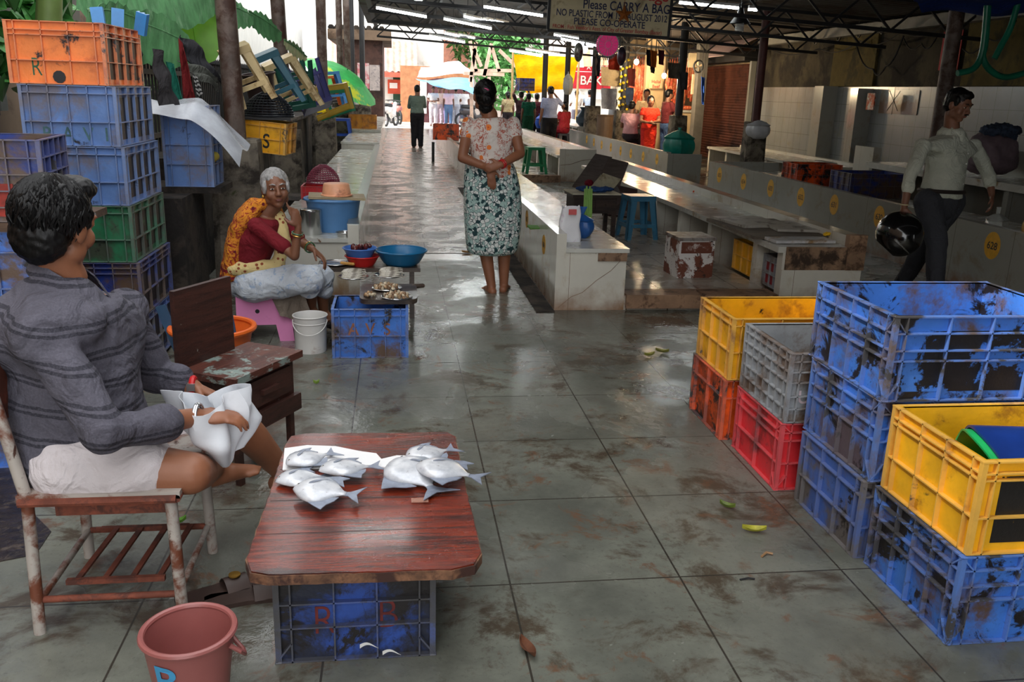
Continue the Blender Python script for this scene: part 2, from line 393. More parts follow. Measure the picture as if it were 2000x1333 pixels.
# buildings left
struct(MB().bb(-9,-3.6,-6,15.5,0,7).build('wall_left',M['brownwall']))  # near stretch out of view is lengthened to keep sun off the market
struct(MB().bb(-9,-3.0,15.5,31,0,10).build('wall_left',M['ywhite']))
m=MB(); 
m.bb(-3.57,-3.5,7.1,7.2,1.2,5); m.bb(-3.57,-3.5,8.6,8.75,1.2,5); m.bb(-3.57,-3.5,10.2,10.3,1.2,5)
struct(m.build('window_1',mat('grey_frame',hexc(120,120,118),rough=.5)))
struct(MB().bb(-3.61,-3.58,6.5,11.2,1.6,5).build('window_2',mat('dark_opening',hexc(26,22,20),rough=.3)))
setp(MB().tube([(-2.9,12.2,0),(-2.9,12.2,6)],.04,10).build('drain_pipe',mat('pale_pipe',hexc(210,200,180))),'thin pale pipe standing before the brown building','pipe')
setp(MB().tube([(-2.95,10.6,0),(-2.95,10.6,6)],.045,10).build('drain_pipe',mat('grey_pipe',hexc(110,112,116))),'thin grey metal pipe before the brown building','pipe')
# hut
t=thing('hut','dark brown hut with a tiled flat roof at the far left of the aisle','hut',(-1.1,30,0))
hm=mat('brown_hut_wall',hexc(84,58,50),rough=.85,var=.25,dirt=hexc(50,34,30),ds=2)
MB().bb(-.75,.72,0,5,0,2.95).build('wall',hm,t)
MB().bb(-1.0,1.0,-.3,5,2.95,3.25).build('roof_slab',M['brownwall'],t)
m=MB()
for i in range(9): m.tube([(-.9+i*.2,-.2,3.3),(-.9+i*.2,4,3.34)],.1,6)
m.build('roof_tiles',M['concdk'],t)
tt=mat('notice_paper',hexc(200,186,180),rough=.8,dirt=hexc(150,140,140),dthr=.55,ds=8)
MB().bb(-.1,.28,-.012,0,1.45,2.25).build('poster',mat('pink_poster',hexc(206,120,126),rough=.8,dirt=hexc(220,200,196),dthr=.5,ds=6),t)
MB().bb(.29,.62,-.012,0,1.4,2.2).build('poster',tt,t)
# ---------------- counters ----------------
def disc(parent,p,axis,r,num,ts,stretch=1.0):
    # painted disc on a face whose outward normal is -X
    T=frame(p,(0,-1,0),(-1,0,0))
    m=MB(); m.add([(r*math.cos(2*PI*k/28),r*stretch*math.sin(2*PI*k/28),0) for k in range(28)]+[(r*math.cos(2*PI*k/28),r*stretch*math.sin(2*PI*k/28),.0012) for k in range(28)],
        [tuple(range(28))[::-1],tuple(range(28,56))]+[(k,(k+1)%28,28+(k+1)%28,28+k) for k in range(28)],T)
    d=m.build('number_disc',M['disc'],parent)
    if num:
        T2=T.copy(); T2.translation=Vector(p)+Vector((-.0014,0,-.004))
        text_obj('number',num,ts,M['ink'],T2,d,bold=.003,ext=.0004)
# C1
t=thing('tiled_counter','low white tiled counter beside the standing woman, chipped brown at its near end','counter',(1.12,5.97,0))
m=MB(); m.bb(.07,.51,0,6.3,0,.42); m.build('body',M['tile'],t)
m=MB(); m.bb(.068,.525,-.012,6.31,.42,.45); m.build('top_slab',M['top'],t)
MB().bb(0,.07,0,6.3,0,.55).build('parapet',M['tile'],t)
MB().bb(.30,.51,-.014,-.0,.36,.42).build('broken_edge',M['edge'],t)
m=MB(); 
cr=[(.03,-.002,.02),(.12,-.002,.10),(.2,-.002,.13),(.3,-.002,.22),(.4,-.002,.29),(.5,-.002,.4)]
m.tube(cr,.0018,4); m.build('crack',M['edge'],t)
for px,py,nm in ((1062,478,'604'),(1029,428,'605')):
    p=VX(px,py,1.1195); disc(t,(-.0005,p.y-5.97,p.z),0,.075,nm,.06)
# gutter
setp(MB().bb(.98,1.115,5.9,14,0,.006).build('gutter',M['concdk']),'dark gutter strip along the foot of the counter by the woman','gutter')
# platform 1
struct(MB().bb(1.63,2.8,5.97,12.6,0,.104).build('floor_step',M['platform']))
m=MB()
for i in range(2): m.bb(1.64+i*.58,2.2+i*.58,5.93,6.14,.02,.12)
struct(m.build('floor_step',M['edge']))
# bench R1 with niches
def bench(name,label,x0,x1,y0,y1,zt,nich,back,end_brown=False,wall_top=.55,ys=None):
    t=thing(name,label,'counter',(x0,y0,0)); W=x1-x0; L=y1-y0
    MB().bb(-.04,W-.12,0,L,zt-.045,zt).build('top_slab',M['top'],t)
    MB().bb(W-.12,W,0,L,0,wall_top).build('back_wall',M['tile'],t)
    n=int(L/nich)
    for y in (ys or [(L-.09)*i/n for i in range(n+1)]):
        o=MB().bb(0,W-.12,y,y+.09,0,zt-.045).build('divider',M['tile'],t)
    if end_brown:
        MB().bb(.02,W+.003,-.012,0,.3,zt).build('exposed_brick',mat('exposed_brick',hexc(140,112,88),rough=.95,var=.35,vs=9,dirt=hexc(62,48,38),dthr=.52,ds=7,bump=1,bs=30),t)
        MB().bb(W-.13,W+.01,-.02,.04,.3,wall_top+.01).build('broken_cap',M['edge'],t)
    return t
b1=bench('tiled_bench','long tiled bench with open niches below, boards on its near end',2.8,3.42,5.97,13.0,.47,.86,True,True,.55,[0,.46,1.5,2.36,3.2,4.1,5.0,5.9,6.9])
MB().bb(.0,.62,-.008,.0,0,.30).build('end_face',M['tile'],b1)
# unit 2
t=thing('tiled_counter','far low white counter with dark lids on it, ahead of the woman','counter',(1.1,14.1,0))
MB().bb(0,.07,0,10,0,.52).build('parapet',M['tile'],t)
MB().bb(.07,.55,0,10,0,.42).build('body',M['tile'],t); MB().bb(.07,.56,-.01,10,.42,.45).build('top_slab',M['top'],t)
struct(MB().bb(1.65,2.85,15.2,24,0,.1).build('floor_step',M['platform'])); struct(MB().bb(1.65,2.85,15.1,15.2,0,.12).build('floor_step',M['edge']))
b2=bench('tiled_bench','second tiled bench farther back, crack across its white end',2.85,3.5,15.3,24,.45,1.1,True)
MB().bb(0,.65,-.01,0,0,.56).build('end_face',M['tile'],b2)
MB().tube([(.02,-.014,.28),(.2,-.014,.3),(.4,-.014,.37),(.62,-.014,.4)],.004,4).build('crack',M['edge'],b2)
# numbered walls
t=thing('numbered_counter','long grey tiled counter wall with yellow discs numbered 628 to 635','counter',(4.85,3.0,0))
MB().bb(0,.08,0,10.2,0,.55).build('front_wall',M['tiledk'],t); MB().bb(.08,1.1,0,10.2,0,.40).build('body',M['tiledk'],t); MB().bb(.08,1.1,0,10.2,.40,.42).build('top_slab',M['top'],t)
MB().bb(0,1.1,10.2,10.28,0,.55).build('end_wall',M['tiledk'],t)
for num,px,py in (('628',1938,480),('630',1717,424),('631',1629,400),('632',1564,385),('633',1505,368),('634',1452,355),('635',1405,342)):
    p=VX(px,py,4.8495); disc(t,(-.0005,p.y-3,p.z),0,.098,num,.085,1.15)
t=thing('numbered_counter','farther grey counter wall with a row of small yellow discs','counter',(4.75,15.2,0))
MB().bb(0,.08,0,9,0,.55).build('front_wall',M['tiledk'],t); MB().bb(.08,.62,0,9,0,.42).build('body',M['tiledk'],t); MB().bb(0,.62,-.08,0,0,.53).build('end_wall',M['tiledk'],t)
for i,(px,py) in enumerate(((1283,311),(1256,306),(1232,300),(1212,295),(1193,288),(1175,283),(1160,278),(1146,272))):
    p=VX(px,py,4.7495); disc(t,(-.0005,p.y-15.2,p.z),0,.09,str(636+i),.07,1.1)
# third rows right
b3=bench('tiled_bench','tiled bench with dark niches in front of the shuttered shop',6.6,7.4,13.2,18.2,.5,1.0,True)
b4=bench('tiled_bench','white counter with niches at far middle, grey water pot on it',5.0,5.7,24.2,30,.62,.8,True,False,.7)
t=thing('stall_counter','white tiled counter by the right wall, dark openings below','counter',(6.55,7.3,0))
MB().bb(0,.75,0,4.4,.62,.7).build('top_slab',M['top'],t)
for y in (0,1.45,2.9,4.3): MB().bb(.05,.7,y,y+.08,0,.62).build('divider',M['tiledk'],t)
MB().bb(.68,.75,0,4.4,0,1.0).build('back_wall',M['tiledk'],t)
for x,y,z,lab in ((7.1,12.5,.85,'short tiled block standing before the dirty tiled wall'),(6.9,13.4,.55,'low tiled partition with pale edge near right wall')):
    setp(MB().bb(x,x+.12,y,y+.55,0,z).build('tiled_block',M['tile']),lab,'partition')
# ---------------- right wall ----------------
XW=8.0
struct(MB().bb(XW,XW+.3,-2,19.4,0,1.75).build('wall_right',M['wallgr']))
struct(MB().bb(XW+.03,XW+.3,-2,19.4,1.75,2.9).build('wall_right',M['plaster']))
for y0,y1,zt in ((15.6,15.95,1.76),(14.35,14.6,1.72)):
    struct(MB().bb(XW-.28,XW,y0,y1,0,zt).build('wall_right',M['tiledk']))
struct(MB().bb(XW-.02,XW+.04,14.4,15.9,1.76,2.75).build('wall_right',M['yplaster']))
struct(MB().bb(XW-.02,XW+.04,10.2,12.0,1.76,2.75).build('wall_right',M['yplaster']))
MBg=MB().bb(XW-.22,XW-.03,7,19,2.60,2.76)
setp(MBg.build('eave_gutter',mat('grey_gutter',hexc(128,126,120),rough=.7,var=.2)),'grey eave gutter along the top of the right wall','gutter')
# opening right of wall near frame edge is darker shop
struct(MB().bb(XW,XW+3,19.4,19.6,0,2.6).build('wall_right',M['plaster']))
struct(MB().bb(XW+.2,XW+.4,19.6,34,0,3.5).build('wall_right',mat('lit_stall_wall',hexc(190,170,140),rough=.8)))
# shutter shop
t=thing('roller_shutter','closed brown ribbed roller shutter under a pale awning','shutter',(XW-.1,19.3,0))
m=MB(); n=36
for i in range(n): m.tube([(0,.2,.05+i*.062),(0,3.25,.05+i*.062)],.036,6)
m.build('slats',mat('brown_shutter',hexc(112,66,50),rough=.5,var=.25,vs=2,dirt=hexc(70,36,28),ds=2),t)
for y in (.08,3.3): MB().bb(-.06,.06,y,y+.1,0,2.3).build('guide_rail',M['tiledk'],t)
MB().bb(-.3,.1,-.1,3.6,2.3,2.5).build('header_box',M['black'],t)
t=thing('awning','pale pink sheet awning above the roller shutter','awning',(XW-.1,19.3,2.4))
MB().grid(lambda u,v:(-.75*u,v*4.2,.38-.30*u-.1*u*u),8,6,.02).build('sheet',mat('pale_awning',hexc(226,196,196),rough=.7,var=.05),t)
# ---------------- crates ----------------
DK=hexc(30,26,26); BR=hexc(92,72,58)
def cm(name,c,dthr=.56,d2thr=.63,dirt=BR,d2=DK,off=0,ds=4,d2s=6,rough=.42,rvar=.2):
    return mat(name,c,rough=rough,var=.15,vs=5,dirt=dirt,dthr=dthr,ds=ds,dirt2=d2,d2thr=d2thr,d2s=d2s,off=off,bump=.15,bs=60,rvar=rvar)
BLUE=hexc(62,116,200); BLUE2=hexc(92,124,178)
CM={'blue':cm('worn_blue_plastic',BLUE,.55,.55,off=1),'blue2':cm('dirty_blue_plastic',BLUE,.50,.58,off=5,dirt=hexc(84,72,78)),
 'blue3':cm('scraped_blue_plastic',BLUE,.54,.53,off=9),'blue4':cm('faded_blue_plastic',BLUE2,.55,.66,off=3,dirt=hexc(106,104,118)),
 'blue5':cm('stained_blue_plastic',hexc(66,98,168),.50,.6,off=11,dirt=hexc(98,92,88)),'bluedk':cm('dark_blue_plastic',hexc(30,54,130),.52,.6,off=2),
 'yellow':cm('yellow_plastic',hexc(238,178,28),.60,.66,dirt=hexc(150,92,30),off=4),'yellow2':cm('mustard_plastic',hexc(232,170,24),.58,.64,dirt=hexc(150,96,30),off=7),
 'orange':cm('stained_orange_plastic',hexc(236,92,26),.53,.54,dirt=hexc(150,60,24),off=6),'orange2':cm('pale_orange_plastic',hexc(232,128,62),.58,.60,dirt=hexc(176,84,44),off=8,d2s=7),
 'grey':cm('grey_plastic',hexc(146,150,154),.54,.7,dirt=hexc(104,84,68),off=2),'red':cm('red_plastic',hexc(226,50,58),.57,.68,dirt=hexc(130,44,44),off=3),
 'green':cm('green_plastic',hexc(40,110,74),.5,.62,dirt=hexc(62,70,56),off=5),'rb':cm('muddy_blue_plastic',hexc(48,82,164),.42,.52,dirt=hexc(36,40,56),off=13)}
RIBM={}
def ribmat(m_):
    if m_.name in RIBM: return RIBM[m_.name]
    c=m_.copy(); c.name=m_.name+'_worn_edge'; nt=c.node_tree; b=nt.nodes['Principled BSDF']
    src=b.inputs['Base Color'].links[0].from_socket; x=mixc(nt,.2,src,hexc(148,148,152)); nt.links.new(x,b.inputs['Base Color']); RIBM[m_.name]=c; return c
def paintm(name,base,thr=.5,col=hexc(20,18,18),ds=5,off=0): return mat(name,base,rough=.5,var=.15,vs=5,dirt=col,dthr=thr,dw=.02,ds=ds,off=off,bump=.2,bs=50)
def paintface(t,face,mt,h,marg=.02):
    a=t['_a'];b=t['_b']; k=.0012
    if face=='-y': o=MB().bb(-a+marg,a-marg,-b-k,-b,.03,h*.82)
    if face=='+x': o=MB().bb(a,a+k,-b+marg,b-marg,.03,h*.82)
    return o.build('flaked_paint',mt,t)
def crate(label,loc,w,d,h,mt,rot=0,cx=5,cy=4,hz=(.22,.55),diag=False,rz=None,group=None,cells=None,thick=.004,rib=.016,closed=True,name='plastic_crate',cat='crate'):
    m_=CM[mt] if isinstance(mt,str) else mt
    r_m=ribmat(m_)
    t=thing(name,label,cat,loc,rot,group); a=w/2-rib; b=d/2-rib; k=.006
    m=MB(); m.bb(-a,a,-b,-b+k,0,h); m.bb(-a,a,b-k,b,0,h); m.bb(-a,-a+k,-b+k,b-k,0,h); m.bb(a-k,a,-b+k,b-k,0,h)
    m.build('wall_panel',m_,t)
    MB().bb(-a+k,a-k,-b+k,b-k,.004,.014).build('bottom',m_,t)
    m=MB(); e=.0045
    m.bb(-w/2,w/2,-d/2,-b+k,h-e,h); m.bb(-w/2,w/2,b-k,d/2,h-e,h); m.bb(-w/2,-a+k,-b+k,b-k,h-e,h); m.bb(a-k,w/2,-b+k,b-k,h-e,h)
    m.build('rim',r_m,t)
    m=MB()
    for sx in (-1,1):
        for sy in (-1,1): m.box((sx*(w/2-rib/2-.001),sy*(d/2-rib/2-.001),h/2-e/2),(rib,rib,h-e-.001))
    zs=[.003]+[h*(1-q) for q in hz]
    for z in zs:
        for s in (-1,1):
            m.box((0,s*(d/2-rib/2),z),(w-2*rib,rib,e)); m.box((s*(w/2-rib/2),0,z),(rib,d-2*rib,e))
    def verts(n,L): 
        q=L/2-.045
        return [-q+2*q*i/(n-2) for i in range(n-1)]
    for x in verts(cx,w):
        for s in (-1,1): m.box((x,s*(d/2-rib/2),h/2),(e,rib,h))
    for y in verts(cy,d):
        for s in (-1,1): m.box((s*(w/2-rib/2),y,h/2),(rib,e,h))
    if diag:
        g=.045
        for s in (-1,1):
            for q in (-1,1):
                x0=q*w/2;x1=q*(w/2-g); yy=s*(d/2-rib/2)
                m.bar((x0,yy,h),(x1,yy,h*(1-hz[0])),e,rib,up=(0,1,0)); m.bar((x0,yy,0),(x1,yy,h*.22),e,rib,up=(0,1,0))
                y0=s*d/2;y1=s*(d/2-g); xx=q*(w/2-rib/2)
                m.bar((xx,y0,h),(xx,y1,h*(1-hz[0])),e,rib,up=(1,0,0)); m.bar((xx,y0,0),(xx,y1,h*.22),e,rib,up=(1,0,0))
    m.build('rib_grid',r_m,t)
    t['_w']=w
    t['_a']=a; t['_b']=b
    return t
def letters(t,face,txts,size,mt,bold=.004,wide=1.0):
    a=t['_a'];b=t['_b']
    for s,u,z in txts:
        T=frame((u,-b-.001,z),(1,0,0),(0,-1,0)) if face=='-y' else frame((-a-.001,-u,z),(0,-1,0),(-1,0,0))
        text_obj('painted_letter',s,size,mt,T,t,bold=bold,wide=wide)
redink=mat('brown_red_paint',hexc(104,40,36),rough=.8,var=.3,vs=20); grnink=mat('faded_green_paint',hexc(44,92,66),rough=.8,var=.3,vs=20)
brink=mat('brown_scratched_paint',hexc(140,92,70),rough=.8,var=.3,vs=20); olv=mat('olive_paint',hexc(66,98,104),rough=.8,var=.3,vs=18)
H=.286
# right stacks: left face at x, front face at y
def rc(label,x,y,k,w,d,mt,rot=0,**q): return crate(label,(x+w/2,y+d/2,H*k),w,d,H-.002,mt,rot,**q)
rc('blue crate at the near right corner, lowest, under the yellow one',1.562,1.985,0,.66,.465,'blue3',cx=6,cy=6,hz=(.16,.34,.5,),diag=True)
bk=bt=None
yc=rc('yellow crate nearest the camera with a cut blue and green pipe inside',1.575,1.99,1,.64,.455,'yellow',cx=5,cy=5,hz=(.13,.2,.6))
rc('muddy blue crate at the bottom of the three-high blue stack',1.535,2.475,0,.66,.46,'blue5',cx=6,cy=5,hz=(.2,.6))
rc('middle blue crate in the three-high blue stack',1.55,2.47,1,.66,.49,'blue2',cx=6,cy=6,hz=(.16,.34,.5),diag=True)
bt=rc('open blue crate on top of the tall right stack, bits of orange netting inside',1.55,2.46,2,.68,.53,'blue',cx=6,cy=6,hz=(.2,.4,.52),diag=True)
rc('red crate on the floor under the grey crate',1.485,3.005,0,.62,.46,'red',cx=5,cy=4,hz=(.14,.26,.6),diag=True)
gt=rc('grey crate with fine ribs on top of the red crate',1.49,3.005,1,.6,.46,'grey',cx=7,cy=8,hz=(.12,.27,.42,.62,.8))
letters(gt,'-y',[('U',-.22,.1)],.075,mat('white_mark',hexc(210,190,196)),bold=.002)
rc('scraped orange crate on the floor under the yellow crate',1.45,3.53,0,.62,.43,'orange',cx=5,cy=4,hz=(.3,))
rc('empty yellow crate on the orange crate, farthest of the right stacks',1.462,3.53,1,.64,.43,'yellow2',cx=5,cy=5,hz=(.12,.55))
paintface(bt,'-y',paintm('black_paint_on_blue',BLUE,.47,ds=6,off=3),.284)
paintface(yc,'-y',paintm('black_paint_on_yellow',hexc(238,178,28),.40,ds=7,off=5),.284,.06)
# pipe inside the yellow crate
t=thing('plastic_pipe','cut dark blue corrugated plastic pipe with green lining in the yellow crate','pipe',(1.9,2.2,.42),(0,math.radians(0),math.radians(-8)))
def arc(r,x0,x1,lip=0):
    return lambda u,v:(x0+(x1-x0)*u+.02*math.sin(v*9)*(1-u)*(1 if lip else 0),r*(1+.06*(abs(math.sin(v*PI*1.5))))*math.cos(PI*1.12*v-.15),r*.95*math.sin(PI*1.12*v-.15)*1.0+.0)
MB().grid(arc(.150,-.17,.5,1),16,40,.008).build('outer_shell',mat('dark_blue_pipe',hexc(22,50,120),rough=.35),t,smooth=True)
MB().grid(arc(.139,-.19,.5,1),16,40,.006).build('green_lining',mat('bright_green_lining',hexc(34,176,96),rough=.35),t,smooth=True)
for i,(px,py,s) in enumerate(((1840,603,1),(1800,608,.6))):
    p=V(px,py,2.72); m=MB(); r=random.Random(i)
    pts=[(0,0,0)]+[(.02*k*s,.012*math.sin(k*2.1),.006+.008*math.sin(k*1.3)) for k in range(1,7)]
    m.tube(pts,.007,6); m.tube([(.05*s,0,.01),(.08*s,.02,.03),(.1*s,0,.02)],.006,6)
    setp(m.build('netting_scrap',mat('orange_net',hexc(200,66,34),rough=.7),smooth=True),['scrap of orange netting in the top blue crate','smaller orange net scrap in the top blue crate'][i],'netting').location=(1.95-.16*i,2.66,.70)
# front board crate
rbc=crate('muddy blue crate marked R B carrying the red-brown board',(-.115,2.33,.0),.43,.52,.278,'rb',cx=5,cy=5,hz=(.13,.36,.62),diag=True,rot=-.0)
letters(rbc,'-y',[('R',-.085,.115),('B',.085,.125)],.125,redink,bold=-.002,wide=.85)
for x,z in ((.03,.07),(.09,.045)):
    m=MB(); m.grid(lambda u,v:(.05*u,-.002-.004*math.sin(u*3),.012*(v-.5)*(1-u)+.01*math.sin(u*4)),8,3,.001); o=m.build('feather_scrap',M['wht'],rbc); o.location=(x-.02,-.27,z-.02)
# board
Z=.30
bcor=[G(px,py,Z+.03) for px,py in ((497,1100),(516,1160),(560,1172),(880,1158),(932,1118),(905,960),(893,872),(560,872),(543,905))]
t0=Vector((-.08,2.4,Z))
poly=[]
ctl=[( -.385,2.06),(-.365,1.995),(-.32,1.975),(.13,1.965),(.19,1.985),(.215,2.04),(.205,2.4),(.20,2.84),(.175,2.885),(-.32,2.90),(-.365,2.88),(-.375,2.8),(-.378,2.4)]
ctl=[(bx,by) for bx,by in ctl]
pts=[]
r=random.Random(3)
for i in range(len(ctl)):
    a=Vector(ctl[i]);b=Vector(ctl[(i+1)%len(ctl)]); n=max(1,int((b-a).length/.03))
    for k in range(n):
        q=a.lerp(b,k/n); pts.append((q.x+r.uniform(-.002,.002)-t0.x,q.y+r.uniform(-.002,.002)-t0.y))
t=thing('wooden_board','wet red-brown varnished board with rounded corners carrying silver fish','board',t0)
def woodm(name,c1,c2,rough=.2,wet=True,sc_=(1,9,9),dirt=None,dthr=.6,d2=None):
    m,nt,b,mp=newmat(name); v=mp.outputs[0]
    mp2=nn(nt,'ShaderNodeMapping'); mp2.inputs['Scale'].default_value=sc_; nt.links.new(v,mp2.inputs[0]); v2=mp2.outputs[0]
    c=mixc(nt,ramp(nt,noi(nt,v2,3,8,.7,.6),.3,.7),c1,c2)
    c=mixc(nt,mth(nt,'MULTIPLY',ramp(nt,noi(nt,v2,7,8,.8,.3),.52,.62),.55),c,mul(c1,.25))
    if dirt: c=mixc(nt,ramp(nt,noi(nt,v,9,8,.72,.4),dthr-.04,dthr+.04),c,dirt)
    if d2: c=mixc(nt,ramp(nt,noi(nt,v,25,6,.7),.66,.7),c,d2)
    nt.links.new(c,b.inputs['Base Color'])
    if wet: b.inputs['Coat Weight'].default_value=.4; b.inputs['Coat Roughness'].default_value=.12; nt.links.new(mth(nt,'ADD',rough-.06,mth(nt,'MULTIPLY',ramp(nt,noi(nt,v,6,5),.4,.65),.22)),b.inputs['Roughness'])
    else: b.inputs['Roughness'].default_value=rough
    bp=nn(nt,'ShaderNodeBump'); bp.inputs['Strength'].default_value=.35; bp.inputs['Distance'].default_value=.006
    nt.links.new(mth(nt,'ADD',noi(nt,v2,10,6,.7),mth(nt,'MULTIPLY',noi(nt,v,90,3),.25)),bp.inputs['Height']); nt.links.new(bp.outputs[0],b.inputs['Normal'])
    return m
M['board']=woodm('red_wet_wood',hexc(48,12,6),hexc(136,44,12),rough=.16)
M['boardedge']=mat('worn_board_edge',hexc(120,84,60),rough=.7,var=.4,vs=20,dirt=hexc(60,34,26),ds=9,dthr=.5)
MB().prism(pts,.026,.03).build('board_face',M['board'],t)
MB().prism([(x*1.012,y*1.008) for x,y in pts],0,.0262).build('worn_edge',M['boardedge'],t)
for y in (-.22,-.02,.2): MB().bb(-.29,.27,y,y+.0025,.0300,.0304).build('plank_seam',M['black'],t)
# paper sheet
ZB=Z+.0305
sheet=[G(px,py,ZB) for px,py in ((556,878),(600,872),(655,874),(705,884),(735,888),(745,899),(775,892),(800,893),(800,916),(770,917),(700,910),(630,916),(552,920))]
t=thing('white_sheet','torn white plastic sheet under the fish at the far end of board','sheet',sheet[0])
MB().prism([(p.x-sheet[0].x,p.y-sheet[0].y) for p in sheet],0,.004).build('sheet',mat('white_sheet',hexc(240,240,240),rough=.5,var=.02),t)
# ---------------- fish ----------------
def fishm():
    m,nt,b,mp=newmat('silver_fish_skin'); v=mp.outputs[0]
    sp=nn(nt,'ShaderNodeSeparateXYZ'); nt.links.new(v,sp.inputs[0])
    c=mixc(nt,ramp(nt,noi(nt,v,14,6,.65),.35,.7),hexc(222,224,228),hexc(186,190,198))
    back=ramp(nt,mth(nt,'ADD',sp.outputs[1],mth(nt,'MULTIPLY',noi(nt,v,20),.03)),.035,.075)
    c=mixc(nt,mth(nt,'MULTIPLY',back,.75),c,hexc(120,132,148))
    hd=ramp(nt,mth(nt,'ADD',sp.outputs[0],mth(nt,'MULTIPLY',noi(nt,v,30),.03)),-.062,-.095)
    c=mixc(nt,mth(nt,'MULTIPLY',hd,.7),c,hexc(112,118,128))
    c=mixc(nt,ramp(nt,noi(nt,v,55,5,.7),.62,.7),c,hexc(150,140,140))
    nt.links.new(c,b.inputs['Base Color']); b.inputs['Roughness'].default_value=.26; b.inputs['Metallic'].default_value=.15
    bp=nn(nt,'ShaderNodeBump'); bp.inputs['Strength'].default_value=.15; bp.inputs['Distance'].default_value=.002
    nt.links.new(noi(nt,v,150,2),bp.inputs['Height']); nt.links.new(bp.outputs[0],b.inputs['Normal']); return m
FM=fishm(); FIN=mat('grey_fin',hexc(128,136,152),rough=.35,var=.25,vs=30); EYE=mat('fish_eye',hexc(40,36,34),rough=.1,var=.0); EYEW=mat('fish_eye_ring',hexc(176,168,150),rough=.2)
def pomfret(S,label,loc,ang,bend=0):
    t=thing('pomfret',label,'fish',loc,ang,None)
    # head toward -x, back toward +y, lying flat
    us=[0,.03,.08,.16,.28,.42,.56,.7,.82,.9,.95,1.0]
    up=[.01,.10,.2,.31,.42,.47,.45,.36,.22,.12,.07,.06]; dn=[.01,.07,.14,.24,.36,.43,.42,.33,.2,.11,.07,.06]; th=[.01,.06,.1,.14,.165,.17,.155,.12,.08,.05,.035,.03]
    L=.16*S; m=MB(); rings=[]
    for u,a,b_,h in zip(us,up,dn,th):
        x=-L/2+L*u; q=[]
        for k in range(20):
            th_=2*PI*k/20; cy=math.cos(th_); s_=math.sin(th_)
            yy=(a if cy>0 else b_)*L*cy*.95
            zz=h*L*.75*(1 if s_>0 else .35)*abs(s_)**.8*(1 if s_>0 else -1)
            q.append(Vector((x,yy+bend*(u-.5)**2,zz+.35*h*L*.3+.012)))
        rings.append(q)
    m.loft(rings); m.build('body',FM,t,smooth=True,ang=0)
    def fin(name,poly,z=.016):
        o=MB().prism([(x*L,y*L) for x,y in poly],z-.0012,z+.0012).build(name,FIN,t); return o
    fin('tail_fin',[(.46,.05),(.56,.07),(.66,.16),(.80,.30),(.74,.14),(.70,.0),(.76,-.14),(.82,-.28),(.66,-.16),(.56,-.07),(.46,-.05)],.012)
    fin('dorsal_fin',[(-.22,.36),(-.1,.46),(.05,.52),(.2,.56),(.4,.52),(.30,.42),(.40,.2),(.2,.3),(0,.40)],.014)
    fin('anal_fin',[(-.2,-.3),(-.05,-.42),(.1,-.52),(.24,-.60),(.28,-.44),(.38,-.3),(.42,-.16),(.2,-.24),(0,-.34)],.014)
    MB().grid(lambda u,v:(L*(-.2+.3*u),L*(.04+.16*u+(v-.5)*.09*(1-u*.3)*math.sin(PI*min(1,u+.25))),.018+L*(.105+.02*math.sin(u*3))),8,4,.0012).build('pectoral_fin',FIN,t,smooth=True)
    o=MB().ell((-.40*L,.05*L,.012+.075*L),(.034*L,.034*L,.018*L)).build('eye',EYEW,t,smooth=True); MB().ell((-.40*L,.05*L,.012+.09*L),(.019*L,.019*L,.010*L)).build('pupil',EYE,o,smooth=True)
    MB().grid(lambda u,v:(L*(-.29+.035*math.sin(PI*u)),L*(-.13+.28*u),.015+L*(.075+.02*math.sin(PI*u))+v*.0015),10,1,.001).build('gill_cover',FIN,t,smooth=True)
    return t
def pf(hd,tl,label,z,S=1.0,tilt=(0,0)):
    a=G(hd[0],hd[1],ZB+z);b=G(tl[0],tl[1],ZB+z); d=b-a; ang=math.atan2(d.y,d.x)
    c=a.lerp(b,.42); L=d.length/.1936  # head to tail length in body units
    t=pomfret(L/1.0*.93 if S==1.0 else S,label,(c.x,c.y,ZB+z),ang)
    t.rotation_euler=(tilt[0],tilt[1],ang); return t
Z1=.0
pf((556,917),(656,890),'silver pomfret on the white sheet, farthest left of the left group',.006)
pf((534,950),(650,935),'half-hidden pomfret at the left edge of the board',0.0)
pf((618,930),(744,915),'pomfret in the middle of the left group, tail on the white sheet',.012,tilt=(-.06,.03))
pf((568,962),(703,975),'nearest pomfret of the left group, on top with its fins spread',.014,tilt=(.08,0))
pf((790,905),(890,882),'farthest pomfret of the right group at the board corner',.006)
pf((770,905),(858,972),'pomfret with pale belly under the others in the right group',0.0,tilt=(0,0))
pf((806,918),(944,940),'topmost pomfret of the right group, tail past the board edge',.022,tilt=(-.05,.02))
setp(MB().box((0,0,.004),(.05,.025,.003)).build('plastic_scrap',mat('clear_scrap',hexc(200,150,130),rough=.2,alpha=.5)),'small translucent plastic scrap on the wet board by the fish','scrap').location=G(820,980,ZB)
